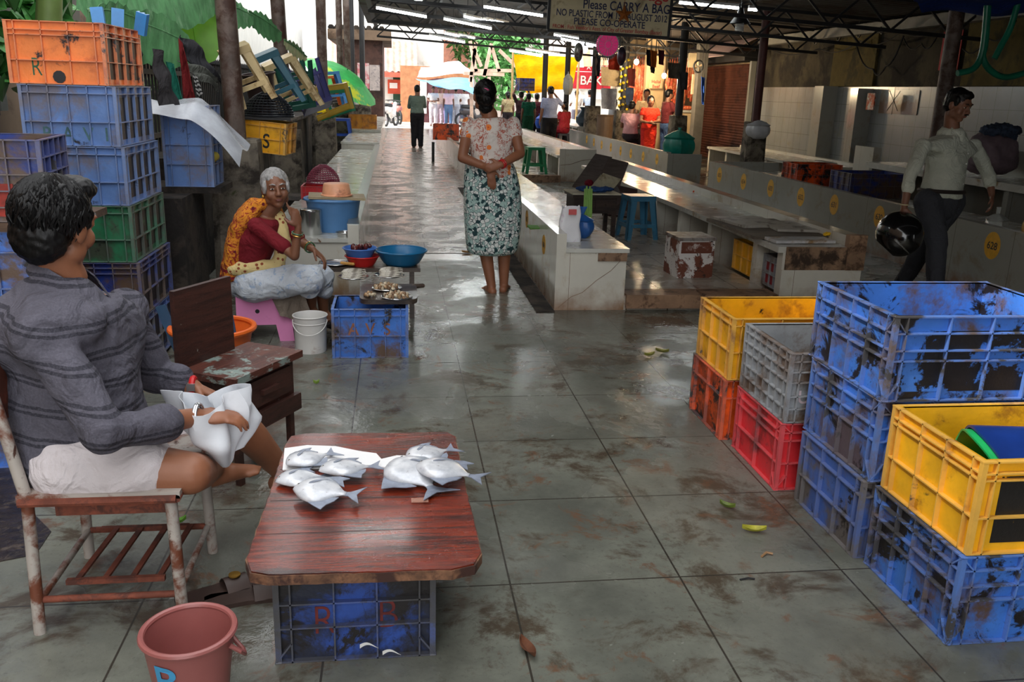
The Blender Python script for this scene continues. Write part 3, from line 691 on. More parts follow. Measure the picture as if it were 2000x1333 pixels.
# ---------------- left tall stack ----------------
SX0,SY0=-1.79,4.6
cols=[('blue5','blue crate at the very bottom of the tall left stack',.005),('bluedk','second crate from the floor in the tall left stack, dark blue',.01),('green','green crate in the tall left stack',-.0),
      ('blue4','pale blue crate with brown stains above the green crate',.0),('blue4','pale blue crate painted RAVI, just under the orange crate',-.01),('orange2','pale orange crate marked R on top of the tall left stack',-.035)]
for k,(mt,lab,dx) in enumerate(cols):
    hz=(.14,.22,.62) if k==5 else (.13,.6) if k!=1 else (.1,.2,.6)
    c=crate(lab,(SX0+.225+dx+.02*(5-k)*.3,SY0+.33,.02+.29*k),.45,.64,.288,mt,0,cx=5 if k==5 else 6,cy=6,hz=hz)
    paintface(c,'+x',paintm('black_paint_and_shade_side_%d'%k,CM[mt].node_tree and {'blue5':hexc(50,80,140),'bluedk':hexc(24,40,90),'green':hexc(30,80,56),'blue4':hexc(60,86,140),'orange2':hexc(190,90,40)}[mt],.40,hexc(24,20,20),4,k*3),.285,.01)  # flaked black paint, with the side's shade also put into the darker base
    if k==4: letters(c,'-y',[('R',-.115,.055),('A',-.02,.055),('V',.075,.055),('I',.16,.055)],.09,olv,wide=.9)
    if k==5:
        0
        letters(c,'-y',[('R',-.1,.075)],.12,grnink,bold=-.001,wide=.7)
        hole=MB().tube([(-.0,-.307,.035),(-.0,-.3085,.035)],[.028,.03],10); hole.build('broken_hole',M['black'],c)
for i,(x,y,r_) in enumerate(((-1.50,4.98,.1),(-1.43,5.03,.25),(-1.37,5.22,-.2))):
    o=MB().prism([(-.03,-.012),(-.03,.02),(-.024,.02),(-.02,.0),(-.008,.0),(-.004,.022),(.004,.022),(.008,0),(.02,0),(.024,.02),(.03,.02),(.03,-.012)],0,.115).build('gutter_offcut',mat('sky_blue_plastic',hexc(66,140,206),rough=.3),smooth=False)
    o.location=(x,y,1.74); o.rotation_euler=(.15*(i-1),.2*(i-.5),r_)
    setp(o,['upright blue plastic offcut behind the orange crate, leftmost','middle blue plastic offcut sticking up behind the orange crate','rightmost blue plastic offcut leaning outwards'][i],'offcut')
# far-left dark crates (standing on side)
c=crate('dark blue crate with red paint at the far left edge',(-1.62,3.62,.98),.62,.42,.30,'bluedk',rot=.12,cx=9,cy=6,hz=(.22,.42,.62,.82)); 
for i in range(4): MB().bb(-.28+.13*i,-.19+.13*i,-.199,-.1955,.02,.14).build('red_paint_patch',mat('old_red_paint',hexc(150,44,30),rough=.6,var=.4,vs=12),c)
setp(MB().box((0,0,0),(.8,.5,.03)).build('wooden_plank',woodm('dark_plank_wood',hexc(60,44,34),hexc(96,74,58),wet=False,rough=.8)),'weathered plank between the two crates at the far left edge','plank').location=(-1.62,3.66,.963)
c=crate('blue crate with a red patch below the plank at the far left',(-1.63,3.62,.55),.6,.42,.395,'blue3',rot=.12,cx=6,cy=5,hz=(.2,.55))
MB().bb(.02,.11,-.199,-.195,.14,.27).build('red_paint_patch',mat('old_red_paint',hexc(120,50,36),rough=.6,var=.4,vs=12),c)
c2=crate('lower blue crate at the left edge under the red-patched crate',(-1.66,3.62,.0),.62,.44,.27,'blue2',rot=.12,cx=6,cy=5,hz=(.2,.55))
crate('blue crate second from the floor at the left edge',(-1.66,3.62,.272),.62,.44,.275,'bluedk',rot=.12,cx=6,cy=5,hz=(.2,.55))
# blue crate on its side beyond, with plastic film
p=V(345,300,5.75)
c=crate('blue crate standing on its side on ledge behind the tall stack',(p.x+.06,5.95,.86),.30,.34,.50,'blue4',rot=0,cx=4,cy=4,hz=(.16,.48,.72))
setp(MB().bb(-1.72,-1.1,5.78,6.18,.82,.858).build('wooden_plank',M['concdk']),'dark ledge board under the sideways blue crate','plank')
setp(MB().bb(-1.7,-1.28,5.5,6.12,0,.82).build('support_box',M['concdk']),'dark masonry block in the gloom behind the tall stack','block')
pl=mat('clear_plastic_film',hexc(215,220,228),rough=.25,alpha=.55,bump=.8,bs=12)
t=thing('plastic_film','crumpled clear plastic film draped over the sideways blue crate','plastic film',(p.x,5.76,1.385))
MB().grid(lambda u,v:(-.22+.62*u,-.16+.46*v,.015*math.sin(9*u+4*v)+.012*math.sin(8*v+5*u)*u-(0 if u<.55 else (u-.55)**1.3*.8)-.3*max(0,.3-v)),28,10,.002).build('film',pl,t,smooth=True)
bgm=mat('yellow_cloth_bag',hexc(196,176,70),rough=.7,var=.2,bump=.8,bs=10)
o=rm(MB().ell((0,0,0),(.05,.05,.11)).ell((.02,0,.08),(.06,.05,.05)).build('cloth_bag',bgm,smooth=True),.012,2,.5,(.05,.06)); setp(o,'crumpled yellow cloth bag hanging beside the thick post','bag'); o.location=V(404,335,5.9)
# yellow S crate with basket on top
p=V(508,262,6.9)
c=crate('yellow crate marked S tucked behind the thick post',(p.x+.0,p.y+.2,1.0),.40,.36,.235,'yellow2',rot=-.12,cx=4,cy=4,hz=(.15,.55))
c.rotation_euler=(0,.09,-.12)
letters(c,'-y',[('S',.05,.085)],.15,M['ink'],bold=.002,wide=.8)
setp(MB().box((0,0,0),(.46,.4,.015)).build('flat_tray',M['black']),'thin dark tray on the yellow S crate','tray').location=(p.x,p.y+.2,1.25)
def basket(label,loc,r,h,mt,rings=9,name='basket',flip=False,rot=(0,0,0),spokes=34,r2=None):
    t=thing(name,label,'basket',loc,rot); r2=r2 or r*.55
    def P(u,a): 
        rr=(r*math.cos(u*PI/2*.95)**.6 if flip else r2+(r-r2)*u**.7); z=h*u
        return Vector((rr*math.cos(a),rr*math.sin(a),z))
    m=MB()
    for i in range(rings+1):
        u=i/rings; m.tube([P(u,2*PI*k/30) for k in range(31)],.0045,5)
    m.build('hoops',mt,t)
    m=MB()
    for k in range(spokes): m.tube([P(i/6,2*PI*k/spokes) for i in range(7)],.004,4)
    m.build('ribs',mt,t)
    MB().lathe([(.02,h*.97),(P(.93,0).length*.0+ (r*.38 if flip else r2),h*.9 if flip else .005)],n=20).build('base',mt,t)
    MB().tube([Vector((r*math.cos(2*PI*k/30),r*math.sin(2*PI*k/30),0 if flip else h)) for k in range(31)],.009,6).build('rim',mt,t)
    return t
blk=mat('black_plastic',hexc(34,36,42),rough=.35)
basket('black woven plastic basket upside down on the S crate',(p.x+.04,p.y+.2,1.27),.19,.17,blk,flip=True)
p=V(626,345,8.6)
basket('dusty pink woven basket upside down by the left counter',(p.x,8.9,.58),.16,.17,mat('pink_plastic',hexc(150,72,92),rough=.4),flip=True)
crate('shallow red tray crate under the pink basket',(p.x+.01,8.85,.44),.42,.34,.12,'red',cx=5,cy=4,hz=(.5,))
setp(MB().bb(-1.3,-.92,8.6,9.2,0,.435).build('masonry_block',M['concdk']),'dark masonry block carrying the red tray crate','block')
# ---------------- left counter ----------------
t=thing('tiled_counter','white tiled counter on the left of the aisle with metal-capped edge','counter',(-.95,6.45,0))
MB().bb(0,.62,0,9.6,0,.40).build('body',M['tile'],t); MB().bb(-.01,.60,-.02,9.6,.40,.43).build('top_slab',M['top'],t)
MB().bb(.60,.68,-.02,9.6,.0,.53).build('parapet',M['tile'],t); MB().bb(.595,.685,.0,9.4,.53,.536).build('metal_cap',mat('metal_strip',hexc(150,156,154),rough=.25,metal=.6),t)
t=thing('tiled_counter','second left counter block, stepped higher, farther along the aisle','counter',(-.95,16.1,0))
MB().bb(0,.66,0,3.6,0,.52).build('body',M['tile'],t); MB().bb(-.01,.67,-.02,3.6,.52,.55).build('top_slab',M['top'],t)
t=thing('tiled_counter','third left counter block running up to the brown hut','counter',(-.98,19.9,0))
MB().bb(0,.66,0,9.5,0,.55).build('body',M['tile'],t); MB().bb(-.01,.67,-.02,9.5,.55,.6).build('top_slab',M['top'],t)
crate('small yellow-orange crate on the far left counter',(-.72,20.6,.60),.62,.5,.30,cm('amber_plastic',hexc(222,150,36),.55,.66,dirt=hexc(170,104,40)),cx=6,cy=4,hz=(.5,))
# ---------------- containers ----------------
def vessel(name,label,cat,loc,prof,mt,n=40,rim=None,rot=0,sx=1,sy=1,inner=None,th=.004):
    t=thing(name,label,cat,loc,rot)
    out=[(r,z) for r,z in prof]; inn=[(max(r-th,.002),z+th if i==0 else z) for i,(r,z) in enumerate(prof)][::-1]
    MB().lathe([(.001,prof[0][1])]+out+inn+[(.001,prof[0][1]+th)],n=n,sx=sx,sy=sy,cap=False).build('wall',mt,t,smooth=True,ang=50)
    if rim: 
        R0=prof[-1][0]; MB().tube([(R0*sx*math.cos(2*PI*k/n),R0*sy*math.sin(2*PI*k/n),prof[-1][1]) for k in range(n+1)],rim,8,False).build('rim',mt,t,smooth=True)
    return t
pinkb=mat('dusty_pink_plastic',hexc(150,88,84),rough=.35,var=.1,dirt=hexc(150,84,80),dthr=.6)
q=G(365,1222,.235)
t=vessel('bucket','dusty pink plastic bucket with cloudy water and a blue letter B','bucket',(q.x+.005,q.y-.01,0),[(.075,.0),(.082,.03),(.104,.21),(.107,.228)],pinkb,rim=.008)
MB().lathe([(.001,.10),(.086,.10)],n=40,cap=False).build('water',mat('cloudy_water',hexc(158,100,98),rough=.05,var=.05),t)
MB().tube([(.10,-.03,.20),(.122,-.025,.18),(.128,.0,.155),(.12,.025,.15),(.10,.05,.155),(.08,.07,.17),(.075,.085,.2)],.006,8).build('handle',pinkb,t,smooth=True)
bm_=mat('light_blue_paint',hexc(70,160,210),rough=.5)
me=text_mesh('B',.115,.0006,.006); 
for v in me.vertices:
    a=-PI/2-.35+v.co.x/.097; z=.150+v.co.y; r_=.083+(z-.03)*.122+.0022+v.co.z*.3; v.co=(r_*math.cos(a),r_*math.sin(a),z)
me.materials.clear(); me.materials.append(bm_); o=bpy.data.objects.new('painted_letter',me); COL.objects.link(o); o.parent=t
whp=mat('paint_bucket_white',hexc(214,212,208),rough=.35,var=.06,dirt=hexc(170,150,140),dthr=.64,ds=8)
t=vessel('paint_bucket','white paint bucket with dried maroon paint inside by the pink stool','bucket',(-.5,5.02,0),[(.088,0),(.09,.01),(.095,.2),(.098,.215)],whp,rim=.004)
MB().lathe([(.0945-.004,.12),(.0935,.212)],n=40,cap=False).build('paint_lining',mat('maroon_dried_paint',hexc(130,40,60),rough=.5,dirt=hexc(220,210,205),dthr=.52,ds=12),t)
MB().tube([(.098*math.cos(a),-.012+.102*math.sin(a)*1.0,.19-.075*math.sin(-a)**1 if False else .19+.07*math.sin(a)) for a in [-PI*k/16 for k in range(17)]],.003,6).build('handle',whp,t,smooth=True)
MB().lathe([(.0965,.172),(.100,.176),(.0975,.18)],n=40,cap=False).build('collar',whp,t,smooth=True)
orp=mat('orange_bucket',hexc(226,104,38),rough=.4,var=.1)
q=G(415,640,.33)
t=vessel('bucket','big orange plastic tub behind the wooden box seat with knives in it','tub',(q.x,q.y,0),[(.12,0),(.13,.03),(.19,.31),(.2,.33)],orp,rim=.014)
for dx,dy,rx,ry,lab in ((-.12,0,0,-.3,'flat blue plastic strip leaning left in the orange tub'),(.11,.03,0,-.12,'flat dark blue strip leaning in the orange tub behind the backrest')):
    o=MB().box((0,0,.2),(.05,.012,.4)).build('plastic_strip',mat('navy_strip',hexc(44,78,110),rough=.5)); o.location=(q.x+dx,q.y+dy,.06); o.rotation_euler=(rx,ry,0); setp(o,lab,'strip')
# big blue tub on left counter, board, peach tub
bt_=mat('blue_tub_plastic',hexc(92,142,196),rough=.4,var=.08)
q=V(650,450,6.72)
vessel('tub','large light blue plastic tub on the left counter','tub',(q.x+.0,6.85,.43),[(.165,0),(.175,.02),(.205,.23),(.215,.24)],bt_,rim=.011)
o=MB().box((0,0,0),(.42,.30,.018)).build('cutting_board',woodm('pale_board_wood',hexc(140,122,92),hexc(176,160,126),wet=False,rough=.6)); o.location=(q.x+.03,6.82,.69); o.rotation_euler=(0,.03,.08); setp(o,'pale wooden cutting board lying across the blue tub','board')
pe=mat('peach_plastic',hexc(232,166,128),rough=.45,dirt=hexc(190,120,90),dthr=.6,ds=7)
t=thing('tub','small peach plastic tub upside down on the cutting board','tub',(q.x+.03,6.8,.70))
MB().lathe([(.118,0),(.12,.006),(.115,.012),(.108,.012),(.098,.085),(.09,.092),(.001,.092)],n=40).build('wall',pe,t,smooth=True,ang=50)
q=V(608,455,6.6)
stl=mat('stainless_steel',hexc(190,190,188),rough=.22,metal=.95,var=.05)
t=thing('steel_canister','shiny steel canister beside the blue tub','canister',(q.x,6.62,.43))
MB().lathe([(.075,0),(.078,.01),(.078,.17),(.08,.175),(.078,.185),(.07,.19),(.001,.19)],n=36).build('body',stl,t,smooth=True,ang=40)
t=vessel('steel_bowl','small shallow steel bowl on the left counter edge','bowl',(q.x+.25,6.53,.43),[(.055,0),(.06,.03),(.066,.032)],stl,rim=.003)
# low bench with bowls
wd=woodm('wet_dark_plank',hexc(52,42,36),hexc(86,72,62),rough=.35)
t=thing('low_bench','low dark wet wooden bench holding plastic bowls','bench',(-.18,5.86,0))
MB().bb(-.34,.34,-.13,.13,.325,.35).build('top',wd,t)
for x in (-.3,.27):
    MB().bb(x,x+.03,-.11,-.08,0,.325).build('leg',wd,t); MB().bb(x,x+.03,.08,.11,0,.325).build('leg',wd,t)
MB().bb(-.3,.3,-.11,-.09,.1,.16).build('crossbar',wd,t)
bb_=mat('turquoise_basin',hexc(28,104,150),rough=.3,var=.08); rb_=mat('red_bowl',hexc(190,36,34),rough=.35); bl_=mat('blue_bowl',hexc(70,116,190),rough=.35)
q=G(786,505,.35)
vessel('basin','wide turquoise blue basin on the low bench','basin',(.035,5.86,.35),[(.1,0),(.125,.02),(.165,.09),(.172,.1)],bb_,rim=.006)
vessel('bowl','red plastic bowl on the low bench under the blue bowl','bowl',(-.225,5.84,.35),[(.075,0),(.09,.02),(.11,.06),(.114,.065)],rb_,rim=.004)
bw=vessel('bowl','blue plastic bowl of dark seafood stacked on the red bowl','bowl',(-.24,5.84,.395),[(.07,0),(.085,.02),(.108,.068),(.112,.072)],bl_,rim=.004)
sm=mat('dark_red_meat',hexc(82,34,30),rough=.25,var=.5,vs=18)
for i in range(9):
    a=i*2.4; rr=.05*math.sqrt(i/9); o=MB().ell((0,0,0),(.028,.018,.018),n=10,m=6).build('dark_shellfish',sm,smooth=True)
    o.location=(-.24+rr*math.cos(a)*1.3,5.84+rr*math.sin(a),.462+.008*(i%3)); o.rotation_euler=(i,i*.4,i*1.1); setp(o,'dark reddish shellfish heaped in the blue bowl','shellfish','dark shellfish in the blue bowl')
q=G(655,515,.36)
vessel('steel_plate','steel plate with a knife on the low bench','plate',(-.40,5.86,.35),[(.07,0),(.1,.012)],stl,rim=.003)
t=thing('knife','knife with a worn yellow wooden handle on the steel plate','knife',(-.36,5.8,.372),-.5)
MB().bb(-.15,0,-.012,.012,-.001,.001).build('blade',stl,t); MB().limb([(0,0,0),(.09,0,0)],[.01,.011],8).build('handle',mat('yellow_wood',hexc(190,140,70),rough=.6),t,smooth=True)
# ---------------- AVS crate ----------------
av=crate('blue crate painted AVS with a board of seafood on it',(-.15,5.03,0),.435,.36,.29,'blue',cx=6,cy=5,hz=(.14,.55))
letters(av,'-y',[('A',-.095,.165),('V',.0,.165),('S',.095,.165)],.10,brink,bold=.0012,wide=.9)
t=thing('wooden_board','dark wet chopping board holding plates on the AVS crate','board',(-.045,5.17,.293))
pts=[(.17*math.copysign(abs(math.cos(a))**.3,math.cos(a)),.215*math.copysign(abs(math.sin(a))**.3,math.sin(a))) for a in [2*PI*k/40 for k in range(40)]]
MB().prism(pts,0,.028).build('board_face',wd,t)
MB().limb([(.15,.19,.016),(.21,.215,.016)],[.016,.014],8).build('handle',wd,t,smooth=True)
ZS=.322
def plate(label,x,y,r=.095): return vessel('steel_plate',label,'plate',(x,y,ZS),[(r*.75,0),(r,.01)],stl,rim=.003,th=.002)
sf=mat('small_fish_skin',hexc(196,190,176),rough=.25,var=.3,vs=10,dirt=hexc(120,112,100),dthr=.56,ds=20)
def smallfish():
    t=thing('small_fish','slim silver fish laid in a fan on steel plate','fish')
    m=MB(); prof=[(0,.002),(.01,.007),(.03,.012),(.06,.014),(.09,.011),(.115,.006),(.13,.003)]
    m.loft([[Vector((x,r*.75*math.cos(a)+.02*(x/.13)**2,r*math.sin(a))) for a in [2*PI*k/8 for k in range(8)]] for x,r in prof]).build('body',sf,t,smooth=True,ang=0)
    MB().prism([(.128,.018),(.15,.034),(.145,.02),(.152,.008)],-.001,.001).build('tail_fin',sf,t); return t
sfp=smallfish(); lst=[]
def fan(cx_,cy_,n,a0,a1,group,lab,first):
    global sfp
    for i in range(n):
        o=sfp if first and i==0 else copy_tree(sfp)
        a=a0+(a1-a0)*i/(n-1)
        o.location=(cx_-.075+.004*(i%3),cy_-.05+.10*i/(n-1),ZS+.016+.009*(i%4)); o.rotation_euler=(0,.03,a)
        o['group']=group; o['label']=lab
q1=G(690,543,ZS); q2=G(760,540,ZS); q3=G(755,565,ZS); q4=G(775,582,ZS)
plate('steel plate under the left fan of slim fish',q1.x,q1.y); fan(q1.x,q1.y,15,-.35,.35,'slim fish on the left plate','slim silver fish fanned out on the left steel plate',True)
plate('steel plate under the right fan of slim fish',q2.x,q2.y); fan(q2.x+.01,q2.y,15,-.3,.4,'slim fish on the right plate','slim silver fish fanned out on the right steel plate',False)
plate('steel plate of shelled clams, middle of the board',q3.x,q3.y,.09); plate('steel plate of brown clams, nearest on the board',q4.x,q4.y,.09)
clm=[mat('clam_flesh_%s'%n,c,rough=.25,var=.35,vs=40) for n,c in (('tan',hexc(168,138,104)),('pale',hexc(190,176,150)),('brown',hexc(122,92,66)))]
cl=[]
for k in range(3):
    m=MB(); m.ell((0,0,0),(.013,.010,.009),n=10,m=7); m.ell((.007,.003,.003),(.007,.006,.007),n=8,m=5); cl.append(m.build('clam',clm[k],smooth=True))
cnt=0
for cx_,cy_,n,rr,lab,grp in ((q3.x,q3.y,34,.075,'small shelled clam heaped on the middle plate','clams on the middle plate'),(q4.x,q4.y,34,.075,'small brown clam heaped on the nearest plate','clams on the nearest plate'),(G(722,580,ZS).x,G(722,580,ZS).y,10,.03,'small clam in the loose pile left of the nearest plate','loose clams on the board')):
    for i in range(n):
        s=cl[cnt%3]; o=s if cnt<3 else s.copy()
        if cnt>=3: COL.objects.link(o)
        a=i*2.4; r1=rr*math.sqrt(i/n)
        o.location=(cx_+r1*math.cos(a),cy_+r1*math.sin(a),ZS+(.014 if rr>.05 else .008)+.018*(1-(r1/rr)**2)*(.6+.4*(i%2))); o.rotation_euler=(i*.7,i*1.3,i*2.1)
        setp(o,lab,'clam',grp); cnt+=1
# ---------------- wooden box seat ----------------
A=Vector((-.813,3.289,.45));B_=Vector((-.637,3.672,.45));F_=Vector((-.618,3.10,.45)); RR=Vector((-.40,3.50,.45))
ang=math.atan2((RR-F_).y,(RR-F_).x); ctr=(A+RR)/2
ox=woodm('worn_maroon_wood',hexc(70,36,30),hexc(100,54,42),wet=False,rough=.5,dirt=hexc(128,144,138),dthr=.55,d2=hexc(160,160,150))
oxd=woodm('dark_maroon_wood',hexc(48,28,24),hexc(78,44,36),wet=False,rough=.5,d2=hexc(150,150,140))
t=thing('wooden_box_seat','worn maroon wooden box seat with flaking top, drawer and square backrest','seat',(ctr.x,ctr.y,0),ang)
MB().bb(-.215,.215,-.135,.135,.422,.45).build('seat',ox,t)
MB().bb(-.185,.185,-.105,.11,.27,.422).build('cabinet',oxd,t)
d_=MB().bb(-.15,.15,-.118,-.105,.29,.40).build('drawer',oxd,t); MB().bb(-.05,.05,-.135,-.118,.335,.355).build('handle',oxd,d_)
MB().bb(-.2,.2,-.13,-.105,.20,.27).build('rail',oxd,t); MB().bb(-.2,.2,.105,.13,.20,.27).build('rail',oxd,t)
for x in (-.18,.155):
    for y in (-.105,.085): MB().bb(x,x+.025,y,y+.025,0,.27).build('leg',oxd,t)
b=MB().bb(-.215,.105,.118,.14,.43,.755).build('backrest',oxd,t)
# ---------------- metal chair ----------------
cs=mat('chipped_white_steel',hexc(170,162,154),rough=.5,var=.15,dirt=hexc(112,62,42),dthr=.54,ds=9,dirt2=hexc(70,40,30),d2thr=.64,d2s=14)
rs=mat('rusted_steel',hexc(120,62,44),rough=.8,var=.4,vs=12,dirt=hexc(80,44,34),ds=12)
t=thing('metal_chair','rusty white steel chair with slatted lower rack under the seated man','chair',(-.8,2.48,0))
LX,RX,NY,FY=-.19,.18,-.2,.2
for n_,(x,y) in enumerate(((LX,NY),(RX,NY),(RX,FY),(LX,FY))): MB().tube([(x*1.05,y*1.04,0),(x,y,.40)],[.0165,.0165],14).build('leg',cs,t,smooth=True)
MB().bb(LX-.02,RX+.03,NY-.02,FY+.02,.405,.425).build('seat',cs,t)
m=MB(); m.tube([(LX-.015,NY-.02,.405),(RX+.02,NY-.02,.405)],.012,8); m.tube([(RX+.02,NY-.02,.405),(RX+.02,FY,.405)],.012,8); m.build('seat_rail',rs,t)
MB().bb(LX+.06,RX-.02,NY+.02,FY-.05,.345,.39).build('under_box',rs,t)
for y in (NY,FY): MB().tube([(LX,y,.40),(LX-.035,y,.62),(LX-.07,y,.82)],.016,12).build('back_post',cs,t,smooth=True)
MB().tube([(LX-.07,NY,.82),(LX-.075,FY,.82)],.016,10).build('back_rail',cs,t,smooth=True)
MB().bb(LX-.06,LX-.045,NY+.02,FY-.02,.62,.78).build('backrest',rs,t)
for a_,b__ in (((LX,NY),(RX,NY)),((LX,FY),(RX,FY)),((LX,NY),(LX,FY)),((RX,NY),(RX,FY))):
    MB().tube([(a_[0],a_[1],.10),(b__[0],b__[1],.10)],.010,10).build('stretcher',rs if a_[1]==b__[1] else cs,t,smooth=True)
for y in (NY+.06,FY-.03): MB().bb(LX+.05,RX-.05,y-.008,y+.008,.11,.125).build('rack_rail',rs,t)
for i in range(4): MB().bar((LX+.08+i*.075,NY+.06,.122),(LX+.10+i*.075,FY-.03,.122),.016,.008).build('rack_slat',rs,t)
# sandals
lea=mat('brown_leather',hexc(62,46,40),rough=.5,var=.3); gold=mat('gold_buckle',hexc(190,150,70),rough=.3,metal=.8)
def sandal(label,p,ang,s=1):
    t=thing('sandal',label,'sandal',(p.x,p.y,0),ang)
    o=[(-.12,-.03),(-.1,-.04),(0,-.036),(.08,-.048),(.12,-.035),(.135,0),(.12,.035),(.08,.045),(0,.033),(-.1,.038),(-.12,.028)]
    MB().prism([(x*s,y*s) for x,y in o],0,.014).build('sole',lea,t)
    MB().grid(lambda u,v:(.02+.07*u,-.045+.09*v,.012+.03*math.sin(PI*v)),6,12,.003).build('strap',lea,t,smooth=True); return t
q=G(425,1160); t=sandal('brown leather sandal with round gold buckle by the chair leg',q,.5); MB().lathe([(.018,.045),(.018,.049),(.001,.05)],c=(.055,0,0),n=20).build('buckle',gold,t)
q=G(482,1170); sandal('dark brown sandal beside the board crate, sole worn',q,.25)
# ---------------- people ----------------
def skinm(name,c): return mat(name,c,rough=.5,var=.1,vs=8,bump=.06,bs=120,sub=.03)
SK=skinm('brown_skin',hexc(140,90,64)); SKD=skinm('deep_brown_skin',hexc(118,78,58)); SKO=skinm('aged_brown_skin',hexc(122,80,58))
HB=mat('black_hair',hexc(9,8,9),rough=.42,var=.4,vs=60,stretch=(1,1,.25),bump=.25,bs=90); HG=mat('grey_hair',hexc(150,148,146),rough=.5,var=.25,vs=70,stretch=(1,1,.3),bump=.6,bs=90)
HB.node_tree.nodes['Principled BSDF'].inputs['Specular IOR Level'].default_value=.28
EYW=mat('eye_white',hexc(214,206,196),rough=.2,var=.02); EYB=mat('dark_iris',hexc(30,20,16),rough=.1,var=0); LIP=mat('lip',hexc(126,72,64),rough=.4); LEA=mat('dark_sandal',hexc(40,32,30),rough=.6)
def basis(x,y,z,o):
    M_=Matrix((x,y,z)).transposed().to_4x4(); M_.translation=o; return M_
def headT(J):
    f=Vector(J['face']).normalized(); u=Vector(J.get('hup',(0,0,1))); u=(u-f*u.dot(f)).normalized(); return basis(f.cross(u),f,u,Vector(J['head']))
def limbf(m,a,b,ra,rb,n=14): m.limb([Vector(a),Vector(a).lerp(Vector(b),.35),Vector(b)],[ra,ra*.62+rb*.42 if ra>rb else ra,rb],n)
def hand(m,w_,d,n,th,curl=.4,s=1.0,spread=.0,fing=None):
    w_=Vector(w_);d=Vector(d).normalized();n=Vector(n);n=(n-d*n.dot(d)).normalized();lat=Vector(th); lat=(lat-d*lat.dot(d)-n*lat.dot(n)).normalized()
    T=basis(lat,d,n,w_+d*.048*s); m.ell((0,0,0),(.036*s,.052*s,.016*s),T,14,8); m.ell((0,-.02*s,0),(.028*s,.04*s,.018*s),T,12,8)
    for i,(L,r) in enumerate(((.070,.0088),(.078,.009),(.072,.0086),(.056,.0078))):
        c=curl if fing is None else fing[i]
        base=w_+d*(.088-.004*abs(i-1))*s+lat*(.028-.0185*i)*s
        a=spread*(1.5-i)*.12; q=d*math.cos(a)+lat*math.sin(a); pts=[base]; t=.0
        for k,fr in enumerate((.42,.32,.26)):
            t+=c*(.6,.95,.7)[k]; dd=q*math.cos(t)+n*math.sin(t); pts.append(pts[-1]+dd*L*fr*s)
        m.limb(pts,[r*s,r*s*.95,r*s*.88,r*s*.75],8)
    b=w_+d*.022*s+lat*.026*s; t1=(lat*.75+d*.65+n*.25).normalized(); t2=(lat*.25+d*.9+n*(.3+curl*.5)).normalized()
    m.limb([b,b+t1*.036*s,b+t1*.036*s+t2*.03*s],[.013*s,.0105*s,.0085*s],8)
def feet(m,an,toe,s=1):
    an=Vector(an);t=Vector(toe);t.z=0;t.normalize(); z=an.z-.062*s
    h=Vector((an.x,an.y,z+.028*s))-t*.03*s
    m.limb([h,h+t*.09*s+Vector((0,0,.004)),h+t*.165*s-Vector((0,0,.008))],[.033*s,.032*s,.02*s],12)
    m.limb([an,h+t*.07*s+Vector((0,0,.01))],[.036*s,.030*s],12)
    lat=Vector((-t.y,t.x,0))
    for i in range(5):
        b=h+t*(.165-.008*abs(i-1))*s+lat*(.024-.0125*i)*s-Vector((0,0,.010*s)); m.limb([b,b+t*.03*s],[.010*s,.008*s],8)
    return h,t
def torso(m,J,inf=0,b=1.0,lo=-.10,hi=1.0,shoulders=True,belly=0):
    P=(Vector(J['hpL'])+Vector(J['hpR']))/2; N=Vector(J['neck']); S=(Vector(J['shL'])+Vector(J['shR']))/2
    rs=(Vector(J['shR'])-Vector(J['shL'])).normalized(); rh=(Vector(J['hpR'])-Vector(J['hpL'])).normalized()
    sw=(Vector(J['shR'])-Vector(J['shL'])).length/2; L=(S-P).length
    mid=(P+S)/2+Vector(J.get('bow',(0,0,0)))
    sec=[(-.14,.12,.10),(-.06,.155,.115),(.08,.165,.118),(.25,.150,.108+belly),(.42,.138,.102+belly),(.6,.150,.108+belly*.4),(.78,.165,.108),(.92,sw*.98,.088),(1.02,sw*.78,.074),(1.1,.085*b,.068),(1.18,.066*b,.062)]
    rings=[]
    for t,rx,ry in sec:
        if t<lo or t>hi+.11: continue
        tt=max(0,min(1,t)); c=P*(1-tt)**2+mid*2*tt*(1-tt)+S*tt*tt
        # quadratic through mid
        c=P.lerp(S,t)+ (mid-(P+S)/2)*4*tt*(1-tt)*.5
        if t>1: c=S+(N-S)*((t-1)/.1)*.5
        x=rh.lerp(rs,tt).normalized(); u=(S-P).normalized(); x=(x-u*x.dot(u)).normalized(); f=u.cross(x)
        k=b
        rings.append([c+x*(rx*k+inf)*math.copysign(abs(math.cos(a))**.85,math.cos(a))+f*(ry*k+inf)*math.sin(a) for a in [2*PI*i/24 for i in range(24)]])
    m.loft(rings)
    if shoulders:
        for q in ('shL','shR'): m.ell(Vector(J[q])-Vector((0,0,.014)),.043*b+inf*.8,n=14,m=8)
